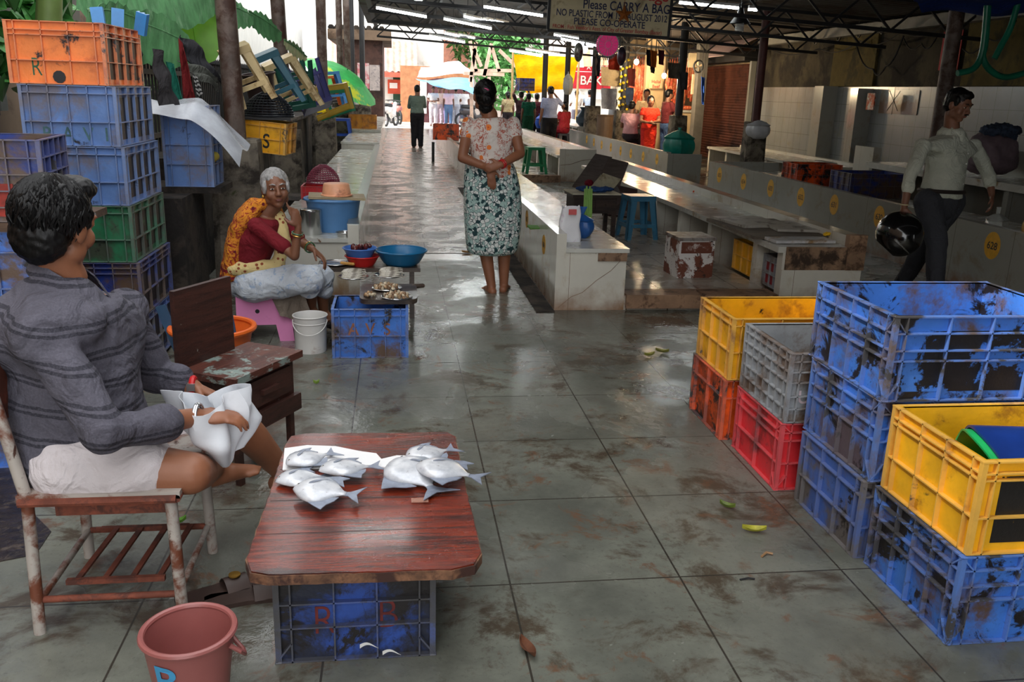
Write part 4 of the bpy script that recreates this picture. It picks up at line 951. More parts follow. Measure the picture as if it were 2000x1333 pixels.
def person(label,J,cl,hair='short',skin=None,vox=.01,b=1.0,hs=1.0,group=None,loc=None,haircol=None,shoes=True,fem=False,belly=0,detail=True,als=1.0,barefoot=False,hands=True):
    skin=skin or SK; haircol=haircol or HB
    loc=loc or Vector((Vector(J['anL']).x*.5+Vector(J['anR']).x*.5,Vector(J['anL']).y*.5+Vector(J['anR']).y*.5,0))
    t=thing('person',label,'person',loc,0,group)
    m=MB(); torso(m,J,-.004,b,belly=belly)
    H=headT(J); N=Vector(J['neck']); hd=Vector(J['head'])
    m.limb([N-Vector((0,0,.01)),H@Vector((0,-.02,-.075))*1.0],[.056*hs,.050*hs],14)
    e=lambda c,r:m.ell(Vector(c)*hs,Vector(r)*hs if not isinstance(r,float) else r*hs,H,18,12)
    e((0,-.012,.022),(.072,.092,.084)); e((0,.022,-.04),(.056,.06,.066)); e((0,.05,-.088),(.028,.028,.022))
    for s in (-1,1):
        e((s*.036,.046,-.03),(.028,.03,.03)); e((s*.05,.01,-.06),(.018,.03,.03)); e((s*.028,.074,.026),(.024,.012,.009)); e((s*.073,-.004,-.008),(.010,.02,.031)); e((s*.030,.066,.008),(.019,.014,.013))
        e((s*.011,.094,-.03),(.010,.012,.009))
    m.limb([H@(Vector((0,.078,.012))*hs),H@(Vector((0,.100,-.026))*hs)],[.009*hs,.0125*hs],10); e((0,.078,-.052),(.024,.014,.008)); e((0,.076,-.062),(.020,.013,.008))
    for s in 'LR':
        limbf(m,Vector(J['sh'+s])-Vector((0,0,.016)),J['el'+s],.042*b*als,.036*b*als); limbf(m,J['el'+s],J['wr'+s],.037*b*als,.024*b*als)
        limbf(m,J['hp'+s],J['kn'+s],.082*b,.054*b,16); m.limb([J['kn'+s],Vector(J['kn'+s]).lerp(Vector(J['an'+s]),.3),J['an'+s]],[.052*b,.052*b,.034*b],14)
        hdn=J.get('hand'+s)
        if hands and hdn!='none':
            if hdn is None:
                d=(Vector(J['wr'+s])-Vector(J['el'+s])).normalized(); f=Vector(J.get('bf',(0,1,0)))
                hdn=dict(d=d,n=Vector(J['hp'+('R' if s=='L' else 'L')])-Vector(J['hp'+s]),th=f,curl=.5)
            hand(m,J['wr'+s],hdn['d'],hdn['n'],hdn['th'],hdn.get('curl',.4),hdn.get('s',.95),hdn.get('spread',0),hdn.get('f'))
        h,tt=feet(m,J['an'+s],J.get('toe'+s,J.get('bf',(0,1,0))))
        if shoes:
            sm_=MB(); lat=Vector((-tt.y,tt.x,0)); zc=h.z-.033
            pr=[(-.045,.0),(-.035,.03),(.05,.03),(.13,.042),(.19,.035),(.215,0),(.19,-.035),(.13,-.042),(.05,-.03),(-.035,-.03)]
            T=basis(tt,lat,Vector((0,0,1)),Vector((h.x,h.y,zc-.012)))
            sm_.prism(pr,0,.016,T)
            if shoes=='closed': sm_.ell((.03,0,.03),(.085,.045,.045),T); sm_.ell((.13,0,.02),(.09,.045,.035),T)
            else: sm_.tube([T@Vector((.10,-.042,.012)),T@Vector((.12,-.02,.052)),T@Vector((.15,0,.045)),T@Vector((.12,.02,.052)),T@Vector((.10,.042,.012))],.006,6)
            sm_.build('sandal' if shoes!='closed' else 'shoe',LEA,t,smooth=True,world=True)
    rm(m.build('body',skin,t,smooth=True,ang=0,world=True),vox,5)
    if detail:
        for s in (-1,1):
            o=MB().ell(Vector((s*.030,.0735,.004))*hs,Vector((.0125,.0075,.0052))*hs,H,12,8).build('eye',EYW,t,smooth=True,world=True)
            MB().ell(Vector((s*.030,.0785,.004))*hs,Vector((.0062,.004,.0054))*hs,H,10,8).build('iris',EYB,t,smooth=True,world=True)
            MB().tube([H@(Vector((s*x,y,z))*hs) for x,y,z in ((.012,.0895,.026),(.028,.0885,.032),(.045,.076,.027))],[.003*hs,.0045*hs,.002*hs],6).build('eyebrow',haircol,t,world=True)
        MB().ell(Vector((0,.0875,-.0555))*hs,Vector((.019,.0065,.0035))*hs,H,14,8).ell(Vector((0,.0855,-.0625))*hs,Vector((.016,.0065,.0045))*hs,H,14,8).build('lips',LIP,t,smooth=True,world=True)
    if hair:
        m=MB(); e=lambda c,r:m.ell(Vector(c)*hs,Vector(r)*hs,H,20,12)
        e((0,-.022,.036),(.079,.092,.083)); e((0,-.045,-.005),(.072,.065,.07))
        e((0,.03,.082),(.058,.048,.03))
        for s in (-1,1): e((s*.068,.018,.03),(.012,.022,.035))
        if hair=='bun': e((0,-.11,-.02),(.045,.04,.045)); e((0,-.06,-.07),(.05,.035,.05))
        if hair=='long': e((0,-.075,-.07),(.06,.04,.09)); e((0,-.08,-.1),(.05,.035,.06)); e((0,-.07,.0),(.075,.06,.085))
        if hair=='tight': 
            m=MB(); e((0,-.022,.038),(.080,.093,.083)); e((0,-.05,-.015),(.074,.06,.065)); e((0,-.115,-.03),(.036,.03,.036)); e((-.066,.02,.01),(.014,.03,.04)); e((.066,.02,.01),(.014,.03,.04))
        if hair=='thick': e((0,-.03,.045),(.09,.10,.088)); e((0,-.065,-.02),(.078,.06,.08)); e((0,.045,.095),(.06,.05,.035))
        rm(m.build('hair',haircol,t,smooth=True,ang=0,world=True),max(vox*.7,.005),3,.5,(.012,.02) if vox<.012 else None)
    if hair in('thick','locks2'):
        m=MB(); rr=random.Random(5)
        for i in range(900):
            ph=rr.uniform(0,2*PI); a0=rr.uniform(.02,1.5)**1.0; ln=rr.uniform(.45,.8); pts=[]; wv=rr.uniform(-.12,.12)
            for k in range(6):
                a=a0+ln*k/5; p_=ph+wv*math.sin(k*1.1); d=Vector((math.sin(a)*math.cos(p_),math.sin(a)*math.sin(p_),math.cos(a)))
                R0=1.0+.02*math.sin(k*1.5+i); q=Vector((d.x*.088*R0,-.032+d.y*.100*R0,.038+d.z*.092*R0-(.02*max(0,a-1.6))))
                if q.y>.045 and q.z<.075: break
                if q.z<-.085: break
                pts.append(H@(q*hs))
            if len(pts)>2: m.tube(pts,[.0035,.0045,.0042,.0035,.0025,.001][:len(pts)],4)
        m.build('hair_locks',haircol,t,smooth=True,world=True)
    for c in cl: garment(t,J,b,belly,vox,*c)
    return t
def garment(t,J,b,belly,vox,kind,mt,o={}):
    m=MB(); inf=o.get('inf',.014)
    if kind=='shirt':
        torso(m,J,inf,b,lo=o.get('lo',-.15),hi=o.get('hi',1.0),belly=belly)
        sl=o.get('sleeve',.5)
        for s in 'LR':
            a=Vector(J['sh'+s]);e=Vector(J['el'+s]);w_=Vector(J['wr'+s]); w0=o.get('sw',.016)
            if sl<=1: q=a.lerp(e,sl); m.limb([a-Vector((0,0,.012)),q],[.047*b+w0*.4,(.042*b+w0*.8)],14)
            else: 
                q=e.lerp(w_,sl-1); m.limb([a-Vector((0,0,.012)),a.lerp(e,.5),e,q],[.046*b+w0*.4,.043*b+w0*.6,.038*b+w0*.7,.030*b+w0*.8],14)
                m.limb([q-(w_-e).normalized()*.03,q],[.034*b+w0*.8,.034*b+w0*.8],14)
        if o.get('skirt'): 
            P=(Vector(J['hpL'])+Vector(J['hpR']))/2
            m.lathe([(.14,-o['skirt']),(.17,-.05),(.16,.05)],c=P,n=24,sy=.8)
        for c_,r_ in o.get('extra',()): m.ell(c_,r_)
        if o.get('collar'):
            N=Vector(J['neck']); m.ell(N-Vector((0,0,.05)),(.10,.09,.045)); m.tube([N+Vector((.066*math.cos(a),.064*math.sin(a),-.016+.012*math.sin(a))) for a in [2*PI*k/16 for k in range(17)]],.009,8,False)
    elif kind=='pants':
        torso(m,J,inf*.9,b,lo=-.2,hi=o.get('waist',.12),shoulders=False)
        lg=o.get('leg',1.95)
        for s in 'LR':
            h=Vector(J['hp'+s]);k=Vector(J['kn'+s]);a=Vector(J['an'+s]); w0=o.get('lw',.016)
            if lg<=1: q=h.lerp(k,lg); m.limb([h,q],[.088*b+w0,.062*b+w0*1.3],16)
            else: q=k.lerp(a,lg-1); m.limb([h,h.lerp(k,.5),k,q],[.086*b+w0,.074*b+w0,.058*b+w0,.046*b+w0],16)
        m.ell((Vector(J['hpL'])+Vector(J['hpR']))/2-Vector((0,0,.05)),(.14*b,.12*b,.09))
    ob=m.build(o.get('name',kind if kind!='pants' else 'trousers'),mt,t,smooth=True,ang=0,world=True)
    rm(ob,o.get('vox',vox*1.1),o.get('sm',4),.5,o.get('fold',(.02,.11) if vox<.012 else (.014,.1)))
    return ob
def stand(x,y,h,ang=0,pose='down',z=0,lean=0,stride=0):
    k=h/1.70; c=math.cos(ang); s_=math.sin(ang)
    def W(a,b,d): return Vector((x+(a*c-b*s_)*k,y+(a*s_+b*c)*k,z+d*k))
    J=dict(head=W(0,.02,1.575),face=W(0,1,0)-W(0,0,0),neck=W(0,-.01,1.44),shL=W(-.175,0,1.375),shR=W(.175,0,1.375),hpL=W(-.085,0,.90),hpR=W(.085,0,.90),
      knL=W(-.095,.02+stride*.5,.48),knR=W(.095,.02-stride*.3,.48),anL=W(-.095,stride,.075),anR=W(.095,-stride,.075))
    J['bf']=J['face'].normalized()
    P={'down':((-.22,-.03,1.08),(-.235,.04,.83),(.22,-.03,1.08),(.235,.04,.83)),'back':((-.27,-.08,1.1),(-.04,-.17,.97),(.27,-.08,1.1),(.05,-.17,.95)),
       'phone':((-.22,-.03,1.08),(-.235,.05,.86),(.36,.05,1.22),(.13,.1,1.5)),'carry':((-.30,.0,1.62),(-.2,.05,1.86),(.30,.0,1.62),(.2,.05,1.86)),
       'fold':((-.24,.06,1.1),(-.02,.22,1.08),(.24,.06,1.1),(.02,.24,1.05)),'reach':((-.22,.1,1.1),(-.15,.34,1.1),(.22,.12,1.12),(.12,.36,1.12)),'hip':((-.33,-.02,1.12),(-.16,.05,.98),(.22,-.03,1.08),(.235,.04,.83))}[pose]
    J['elL'],J['wrL'],J['elR'],J['wrR']=[W(*q) for q in P]; return J
def sitJ(x,y,h,ang,seat=.45,pose='lap'):
    J=stand(x,y,h,ang,'fold' if pose=='lap' else pose); k=h/1.7; dz=seat+.08-.90*k
    f=J['bf']
    for q in ('head','neck','shL','shR','elL','wrL','elR','wrR','hpL','hpR'): J[q]=J[q]+Vector((0,0,dz))
    for s in 'LR':
        J['kn'+s]=J['hp'+s]+f*.40*k+Vector((0,0,.0)); J['an'+s]=J['kn'+s]+f*.03; J['an'+s]=Vector((J['an'+s].x,J['an'+s].y,.075))
    return J
# ---- pattern cloths ----
def stripe_pat(nt,v,c):
    sp=nn(nt,'ShaderNodeSeparateXYZ'); nt.links.new(v,sp.inputs[0])
    z=mth(nt,'ADD',mth(nt,'ADD',sp.outputs[2],mth(nt,'MULTIPLY',sp.outputs[0],.16)),mth(nt,'MULTIPLY',noi(nt,v,5),.03))
    f1=mth(nt,'FRACT',mth(nt,'MULTIPLY',z,11.5)); f2=mth(nt,'FRACT',mth(nt,'MULTIPLY',z,58.0))
    k=mth(nt,'MULTIPLY',mth(nt,'GREATER_THAN',f1,.58),mth(nt,'GREATER_THAN',f2,.45))
    c=mixc(nt,mth(nt,'MULTIPLY',k,.75),c,hexc(34,34,42))
    return mixc(nt,mth(nt,'MULTIPLY',ramp(nt,noi(nt,v,160,3,.7),.45,.6),.12),c,hexc(130,128,142))
def blouse_pat(nt,v,c):
    b=voro(nt,v,13); r=noi(nt,v,34,7,.8,1.6)
    c=mixc(nt,mth(nt,'MULTIPLY',ramp(nt,r,.50,.54),ramp(nt,noi(nt,v,8,3),.38,.5)),c,hexc(176,84,60))
    k=mth(nt,'LESS_THAN',b.outputs['Distance'],.30)
    sel=mth(nt,'GREATER_THAN',nn_sep(nt,b.outputs['Color']),.6)
    c=mixc(nt,mth(nt,'MULTIPLY',k,sel),c,hexc(238,132,64))
    k2=mth(nt,'LESS_THAN',b.outputs['Distance'],.10)
    return mixc(nt,mth(nt,'MULTIPLY',k2,sel),c,hexc(214,84,40))
def nn_sep(nt,col):
    s=nn(nt,'ShaderNodeSeparateColor'); nt.links.new(col,s.inputs[0]); return s.outputs[0]
def skirt_pat(nt,v,c):
    b=voro(nt,v,38,'DISTANCE_TO_EDGE',.9); a=voro(nt,v,38,'F1',.9)
    c=mixc(nt,mth(nt,'LESS_THAN',mth(nt,'ADD',b.outputs['Distance'],mth(nt,'MULTIPLY',mth(nt,'SUBTRACT',noi(nt,v,60,4),.5),.25)),.07),c,hexc(34,58,62))
    s=nn_sep(nt,a.outputs['Color'])
    c=mixc(nt,mth(nt,'MULTIPLY',mth(nt,'GREATER_THAN',s,.62),.8),c,hexc(150,184,178))
    c=mixc(nt,mth(nt,'MULTIPLY',mth(nt,'LESS_THAN',s,.13),1.0),c,hexc(40,66,70))
    f=voro(nt,v,70); return mixc(nt,mth(nt,'LESS_THAN',f.outputs['Distance'],.22),c,hexc(60,84,86))
def sari_pat(nt,v,c):
    a=voro(nt,v,20); k=ramp(nt,noi(nt,v,26,6,.75,1.8),.51,.55)
    c=mixc(nt,k,c,hexc(140,40,34))
    c=mixc(nt,mth(nt,'LESS_THAN',a.outputs['Distance'],.2),c,hexc(96,24,34))
    sp=nn(nt,'ShaderNodeSeparateXYZ'); nt.links.new(v,sp.inputs[0])
    f=mth(nt,'FRACT',mth(nt,'MULTIPLY',sp.outputs[2],22.)); lo=mth(nt,'LESS_THAN',sp.outputs[2],.47)
    return mixc(nt,mth(nt,'MULTIPLY',mth(nt,'GREATER_THAN',f,.6),lo),c,hexc(120,28,34))
def yel_pat(nt,v,c):
    a=voro(nt,v,34); return mixc(nt,mth(nt,'LESS_THAN',a.outputs['Distance'],.3),c,hexc(140,76,50))
def dhoti_pat(nt,v,c): return mixc(nt,ramp(nt,noi(nt,v,30,4,.7),.56,.62),c,hexc(150,166,190))
# ======== seated man on the chair ========
J=dict(head=V(116,440,2.48),face=(.42,.9,-.10),hup=(.1,0,1),neck=V(126,535,2.49),shL=V(240,600,2.74),shR=V(80,648,2.29),elL=V(305,735,2.82),elR=V(205,845,2.20),wrL=V(378,757,2.76),wrR=V(385,815,2.42),
 hpL=V(170,895,2.62),hpR=V(140,905,2.38),knL=V(462,822,2.86),knR=V(372,925,2.34),anL=V(556,925,3.02),anR=V(415,915,2.72),toeL=(1,.3,0),toeR=(1,.6,0),bf=(1,.2,0),bow=(-.05,0,0),
 handL=dict(d=(.9,-.15,-.35),n=(0,-.3,-1),th=(.2,-1,.1),curl=.75,s=1.0),handR=dict(d=(.9,.25,-.1),n=(0,.2,-1),th=(0,1,.1),curl=.5,s=1.0))
shirtm=clothmat('dark_striped_shirt',hexc(84,82,92),stripe_pat); shortm=clothmat('pale_shorts',hexc(206,198,200))
man=person('person in dark striped shirt and pale shorts on rusty chair, head turned away',J,[('shirt',shirtm,dict(extra=((V(112,592,2.47),(.12,.13,.085)),(V(50,650,2.45),(.10,.15,.12)),(V(105,632,2.36),(.13,.11,.085)),(V(190,625,2.62),(.13,.1,.07))),sleeve=1.6,inf=.035,sw=.024,lo=-.2,fold=(.03,.13),vox=.007,sm=22,name='striped_shirt')),('pants',shortm,dict(leg=.60,lw=.018,inf=.016,fold=(.025,.12),vox=.007,name='shorts'))],'thick',SK,.0055,1.12,1.04,belly=.04,detail=True,shoes=False)
# collar and cuff
N=Vector(J['neck']); T=basis(Vector((1,0,0)),Vector((0,1,0)),Vector((0,0,1)),N)
m=MB(); m.grid(lambda u,v:tuple(N+Vector((.01+(.074+.024*v)*math.cos(u*2*PI*.86+.4),(.074+.024*v)*math.sin(u*2*PI*.86+.4),.012-.045*v-.05*math.cos(u*2*PI*.86+.4)))),30,4,.004)
m.build('collar',shirtm,man,smooth=True,world=True)
wl=V(378,757,2.76); MB().tube([wl+Vector((0,.030*math.cos(a),.030*math.sin(a))) for a in [2*PI*k/20 for k in range(21)]],.010,8,False).build('watch_strap',mat('red_strap',hexc(196,26,30),rough=.4),man,smooth=True,world=True)
MB().box(wl+Vector((0,-.036,.012)),(.026,.008,.024)).build('watch_face',stl,man,world=True)
wr=V(385,815,2.42); 
for k in range(2): MB().tube([wr+Vector((.006*k+.004*math.cos(a),.036*math.cos(a),.038*math.sin(a))) for a in [2*PI*i/28 for i in range(29)]],.0042,8,False).build('bangle',mat('silver_bangle',hexc(214,216,220),rough=.15,metal=.8),man,smooth=True,world=True)
bagm=mat('white_plastic_bag',hexc(222,226,232),rough=.4,var=.04,bump=.5,bs=9,alpha=.93)
c=V(402,820,2.5); t=thing('plastic_bag','crumpled white plastic bag held open by the seated man','bag',c)
def bagf(u,v):
    a=2*PI*u; r=.092+.034*math.sin(3*a)+.012*math.sin(7*a+2*v*3); zz=.075-.19*v
    r*= (1 if v<.6 else 1-(v-.6)*1.5); return (r*math.cos(a)*1.05+.05*v,r*math.sin(a)*.9,zz+.02*math.sin(2*a+1))
MB().grid(bagf,48,14,.001).build('bag_wall',bagm,t,smooth=True)
# ======== old woman ========
ow=V(538,368,5.25)
J=dict(head=ow,face=(.28,-.95,.02),hup=(-.06,0,1),neck=V(520,412,5.28),shL=V(545,428,5.38),shR=V(498,436,5.12),elL=V(596,478,5.30),elR=V(575,500,5.0),wrL=V(612,488,5.22),wrR=V(583,443,4.98),
 hpL=V(492,552,5.42),hpR=V(490,556,5.22),knL=V(628,540,5.36),knR=V(606,540,5.14),anL=V(632,612,5.42),anR=V(608,604,5.32),toeL=(.7,-.6,0),toeR=(.6,-.8,0),bf=(1,-.2,0),bow=(-.07,0,0),
 handR=dict(d=(-.22,-.12,1),n=(-.6,.8,0),th=(-.9,-.5,0),curl=.9,f=(.08,.75,1.1,1.3),s=.95),handL=dict(d=(.7,-.2,-.6),n=(-.3,0,-1),th=(-.5,-.8,0),curl=.55,s=.9))
mar=clothmat('maroon_blouse',hexc(112,24,34)); dho=clothmat('pale_grey_skirt',hexc(186,192,200),dhoti_pat)
old=person('elderly person in maroon blouse and orange printed wrap sitting on pink stool, finger at nose',J,[('shirt',mar,dict(sleeve=.72,inf=.012,sw=.012,lo=.05,fold=(.008,.1),vox=.007,name='blouse'))],'tight',SKO,.0055,.86,1.0,haircol=HG,als=.92,shoes='sandal')
m=MB(); P=(J['hpL']+J['hpR'])/2
m.ell(P+Vector((0,0,.0)),(.16,.17,.11)); 
for s in 'LR': m.limb([J['hp'+s],J['hp'+s].lerp(J['kn'+s],.5)-Vector((0,0,.01)),J['kn'+s]+Vector((.0,0,-.01)),J['kn'+s].lerp(J['an'+s],.28)],[.105,.098,.085,.075],16)
m.ell((J['knL']+J['knR'])/2-Vector((.03,0,.03)),(.09,.14,.07)); m.ell(P.lerp((J['knL']+J['knR'])/2,.5)-Vector((0,0,.01)),(.2,.13,.085))
rm(m.build('skirt',dho,old,smooth=True,ang=0,world=True),.008,4,.5,(.03,.10))
sam=clothmat('orange_printed_wrap',hexc(206,130,40),sari_pat); yem=clothmat('cream_printed_cloth',hexc(206,184,128),yel_pat)
S=(J['shL']+J['shR'])/2; 
# wrap over back and left shoulder
m=MB(); bk=Vector((-.085,.0,0))
rings=[]
for t_,w_,dx in ((0,.19,-.03),(.2,.19,-.05),(.45,.175,-.055),(.7,.16,-.05),(.88,.14,-.03),(1.02,.10,.0),(1.08,.05,.03)):
    c=P.lerp(S+Vector((0,0,.05)),t_)+Vector((dx-.035,.03,.04)); rings.append([c+Vector((.075*math.cos(a)-.03,(w_)*math.sin(a),.012*math.sin(3*a))) for a in [2*PI*k/24 for k in range(24)]])
m.loft(rings); m.limb([S+Vector((-.04,.08,.06)),S+Vector((.03,.12,.05)),S+Vector((.07,.10,-.05))],[.04,.045,.04],12)
rm(m.build('printed_wrap',sam,old,smooth=True,ang=0,world=True),.008,3,.5,(.035,.12))
m=MB(); m.limb([S+Vector((.06,.04,.02)),S+Vector((.09,-.0,-.12)),S+Vector((.05,-.05,-.26)),P+Vector((.03,-.13,.13))],[.035,.045,.05,.045],12); m.limb([P+Vector((.03,-.13,.12)),P+Vector((-.08,-.14,.12))],[.045,.04],12)
rm(m.build('cream_cloth',yem,old,smooth=True,ang=0,world=True),.008,3,.5,(.02,.1))
for s,cmn in (('R','green_bangle'),('L','green_bangle')):
    w_=J['wr'+s]; el=J['el'+s]; d=(w_-el).normalized(); q=w_-d*.05; x=d.orthogonal().normalized(); y=d.cross(x)
    for k in range(2): MB().tube([q+d*.012*k+(x*math.cos(a)+y*math.sin(a))*.031 for a in [2*PI*i/24 for i in range(25)]],.004,6,False).build('bangle',mat('green_glass_bangle',hexc(70,110,80),rough=.2) if k else mat('gold_bangle',hexc(190,150,80),rough=.25,metal=.8),old,smooth=True,world=True)
MB().ell(headT(J)@Vector((.075,-.0,-.042)),(.008,.006,.010)).build('earring',mat('gold_stud',hexc(200,160,80),rough=.3,metal=.8),old,smooth=True,world=True)
# pink stool, towel, cloth
pk=mat('pink_stool_plastic',hexc(226,140,190),rough=.4,var=.06,dirt=hexc(190,110,150),dthr=.66)
t=thing('plastic_stool','bright pink plastic step stool with splayed panel legs under the elderly person','stool',(-.80,5.38,0),.08)
zt=.285
def panel(name,T):
    a=.17; b_=.145
    p=[(-a,0),(-a+.07,0),(-a+.085,.105),(-.0+.065,.105),(.085,0),(a,0),(b_,zt),(-b_,zt)]
    return MB().prism(p,-.008,.008,T).build(name,pk,t)
for yy,nm in ((-.16,'near'),(.16,'far')):
    T=Matrix(((1,0,0,0),(0,0,-1,yy),(0,1,0,0),(0,0,0,1))); panel('leg_panel',T)
for xx in (-.155,.155):
    T=Matrix(((0,0,1,xx),(1,0,0,0),(0,1,0,0),(0,0,0,1))); panel('leg_panel',T)
MB().bb(-.15,.15,-.16,.16,zt-.005,zt+.012).build('seat',pk,t)
MB().tube([(-.04,-.1685,.19),(-.04,-.1695,.19)],.013,14).build('vent_hole',M['black'],t)
o=rm(MB().box((-.05,0,.02),(.34,.3,.045)).build('folded_towel',clothmat('white_towel',hexc(214,210,206))),.01,4,.5,(.02,.05)); o.location=(-.84,5.36,.30); setp(o,'white folded towel padding the pink stool','towel')
t=thing('grey_cloth','crumpled grey-brown cloth hanging down over the pink stool front','cloth',(-.66,5.2,.30))
MB().grid(lambda u,v:(-.13+.22*v+.10*u-.03*u*v,.04-.05*min(u*3,1)+.018*math.sin(9*v+4*u),.035+.015*math.sin(7*v)-(0 if u<.2 else (u-.2)*.30*(1-.5*abs(v-.62)))),16,16,.004).build('cloth',clothmat('grey_brown_cloth',hexc(128,116,104)),t,smooth=True)
# ======== standing woman ========
J=stand(.79,6.56,1.60,.02,'back')
J.update(shL=V(915,238,6.56),shR=V(1003,238,6.56),neck=V(957,222,6.56),head=V(947,188,6.58),face=(-.03,1,.0),elL=V(903,308,6.46),elR=V(1016,300,6.46),wrL=V(958,330,6.36),wrR=V(978,322,6.34),
 hpL=V(938,355,6.56),hpR=V(985,355,6.56),knL=V(945,470,6.6),knR=V(985,470,6.6),anL=V(960,560,6.56),anR=V(984,556,6.6),toeL=(-.25,1,0),toeR=(.3,1,0),
 handL=dict(d=(.10,-.1,-1),n=(0,1,0),th=(1,0,0),curl=.25,s=.95),handR=dict(d=(-.9,-.15,-.25),n=(0,.9,-.1),th=(0,0,1),curl=.7,s=.95))
blm=clothmat('floral_blouse',hexc(222,214,206),blouse_pat); skm=clothmat('leafy_skirt',hexc(214,218,214),skirt_pat,bump=.15)
wom=person('person seen from behind in orange floral blouse and green leaf print skirt, hands clasped behind',J,[('shirt',blm,dict(sleeve=.36,inf=.012,sw=.012,lo=.0,fold=(.010,.1),vox=.008,name='floral_blouse'))],'bun',SK,.006,1.0,1.04,detail=False,als=1.02,shoes='sandal')
m=MB(); rings=[]
for px,py,hw in ((957,312,.165),(957,322,.185),(959,340,.200),(962,375,.218),(963,410,.222),(963,450,.215),(962,480,.20),(960,500,.192)):
    c=V(px,py,6.57); rings.append([c+Vector((hw*math.cos(a),hw*.72*math.sin(a),0))*(1+.02*math.sin(9*a)) for a in [2*PI*k/48 for k in range(48)]] if False else [c+Vector((hw*math.cos(a)*(1+.012*math.sin(9*a)),hw*.7*math.sin(a)*(1+.02*math.sin(11*a)),0)) for a in [2*PI*k/48 for k in range(48)]])
m.loft(rings); o=m.build('leaf_print_skirt',skm,wom,smooth=True,ang=60,world=True); q=o.modifiers.new('s','SUBSURF'); q.levels=1; q.render_levels=2
MB().tube([headT(J)@Vector(p) for p in ((-.02,-.105,.055),(0,-.115,.05),(.02,-.110,.042),(.0,-.118,.045))],.005,6).build('hair_clip',mat('pink_clip',hexc(226,90,140),rough=.3),wom,smooth=True,world=True)
for s in 'LR':
    w_=J['wr'+s]; d=(w_-J['el'+s]).normalized(); x=d.orthogonal().normalized(); y=d.cross(x)
    for k in range(2): MB().tube([w_-d*(.01+.016*k)+(x*math.cos(a)+y*math.sin(a))*.030 for a in [2*PI*i/24 for i in range(25)]],.0055,6,False).build('bangle',mat('red_bangle',hexc(176,30,32),rough=.3),wom,smooth=True,world=True)
# ======== walking man ========
J=dict(head=V(1872,205,6.2),face=(.38,-.9,-.3),hup=(0,0,1),neck=V(1859,247,6.25),shL=V(1903,282,6.40),shR=V(1803,282,6.08),elR=V(1778,342,6.0),elL=V(1932,345,6.42),wrR=V(1766,405,5.95),wrL=V(1937,380,6.35),
 hpR=V(1812,395,6.15),hpL=V(1858,395,6.3),knR=V(1830,480,6.02),knL=V(1800,488,6.35),anR=V(1826,566,5.95),anL=V(1758,560,6.6),toeL=(.7,-.7,0),toeR=(.7,-.7,0),bf=(.7,-.7,0),
 handR=dict(d=(0,-.1,-1),n=(.6,.6,0),th=(.6,-.7,0),curl=.7),handL=dict(d=(.15,-.1,-1),n=(-.7,.5,0),th=(.6,-.7,-.1),curl=.55))
shm=clothmat('pale_grey_shirt',hexc(186,190,176)); trm=clothmat('charcoal_trousers',hexc(60,62,68))
wm=person('person with moustache in pale shirt and charcoal trousers walking with a helmet in hand',J,[('shirt',shm,dict(sleeve=1.4,inf=.020,sw=.018,lo=-.02,fold=(.026,.12),vox=.009,name='shirt',collar=True)),('pants',trm,dict(leg=1.97,lw=.018,waist=.15,fold=(.02,.12),vox=.01))],'short',SKD,.0065,1.0,1.02,belly=.01,shoes='closed')
H=headT(J); MB().limb([H@Vector((-.022,.094,-.045)),H@Vector((0,.1,-.040)),H@Vector((.022,.094,-.045))],[.004,.006,.004],8).build('moustache',HB,wm,smooth=True,world=True)
P=(J['hpL']+J['hpR'])/2+Vector((0,0,.085)); m=MB(); u=(((J['shL']+J['shR'])/2)-P).normalized(); x=(J['hpR']-J['hpL']).normalized(); y=u.cross(x)
m.tube([P+x*.19*math.cos(a)+y*.145*math.sin(a) for a in [2*PI*k/30 for k in range(31)]],.016,6,False).build('belt',LEA,wm,smooth=True,world=True)
for sg_ in (-1,1):
    N_=Vector(J['neck']); s_=(Vector(J['shR'])-Vector(J['shL'])).normalized()*sg_; fw=Vector((.7,-.7,0)).normalized(); a0=N_+s_*.06+fw*.03+Vector((0,0,-.005)); a1=N_+s_*.012+fw*.085+Vector((0,0,-.06)); a2=N_+s_*.055+fw*.10+Vector((0,0,-.105)); a3=N_+s_*.098+fw*.055+Vector((0,0,-.05)); nn_=(a1-a0).cross(a3-a0).normalized()*.006
    MB().add([a0,a1,a2,a3,a0+nn_,a1+nn_,a2+nn_,a3+nn_],[(0,1,2,3),(7,6,5,4),(0,4,5,1),(1,5,6,2),(2,6,7,3),(3,7,4,0)]).build('collar_flap',shm,wm,world=True)
f=Vector((.7,-.7,0)).normalized(); r_=f.cross(Vector((0,0,1)))
for k in range(5): MB().ell((J['shL']+J['shR'])/2+f*.138+Vector((0,0,-.06-.075*k)),.006).build('button',M['wht'],wm,smooth=True,world=True)
w_=J['wrR']; MB().tube([w_+Vector((.031*math.cos(a),.031*math.sin(a),.02)) for a in [2*PI*i/24 for i in range(25)]],.004,6,False).build('thread_bracelet',mat('cream_thread',hexc(200,190,150)),wm,world=True)
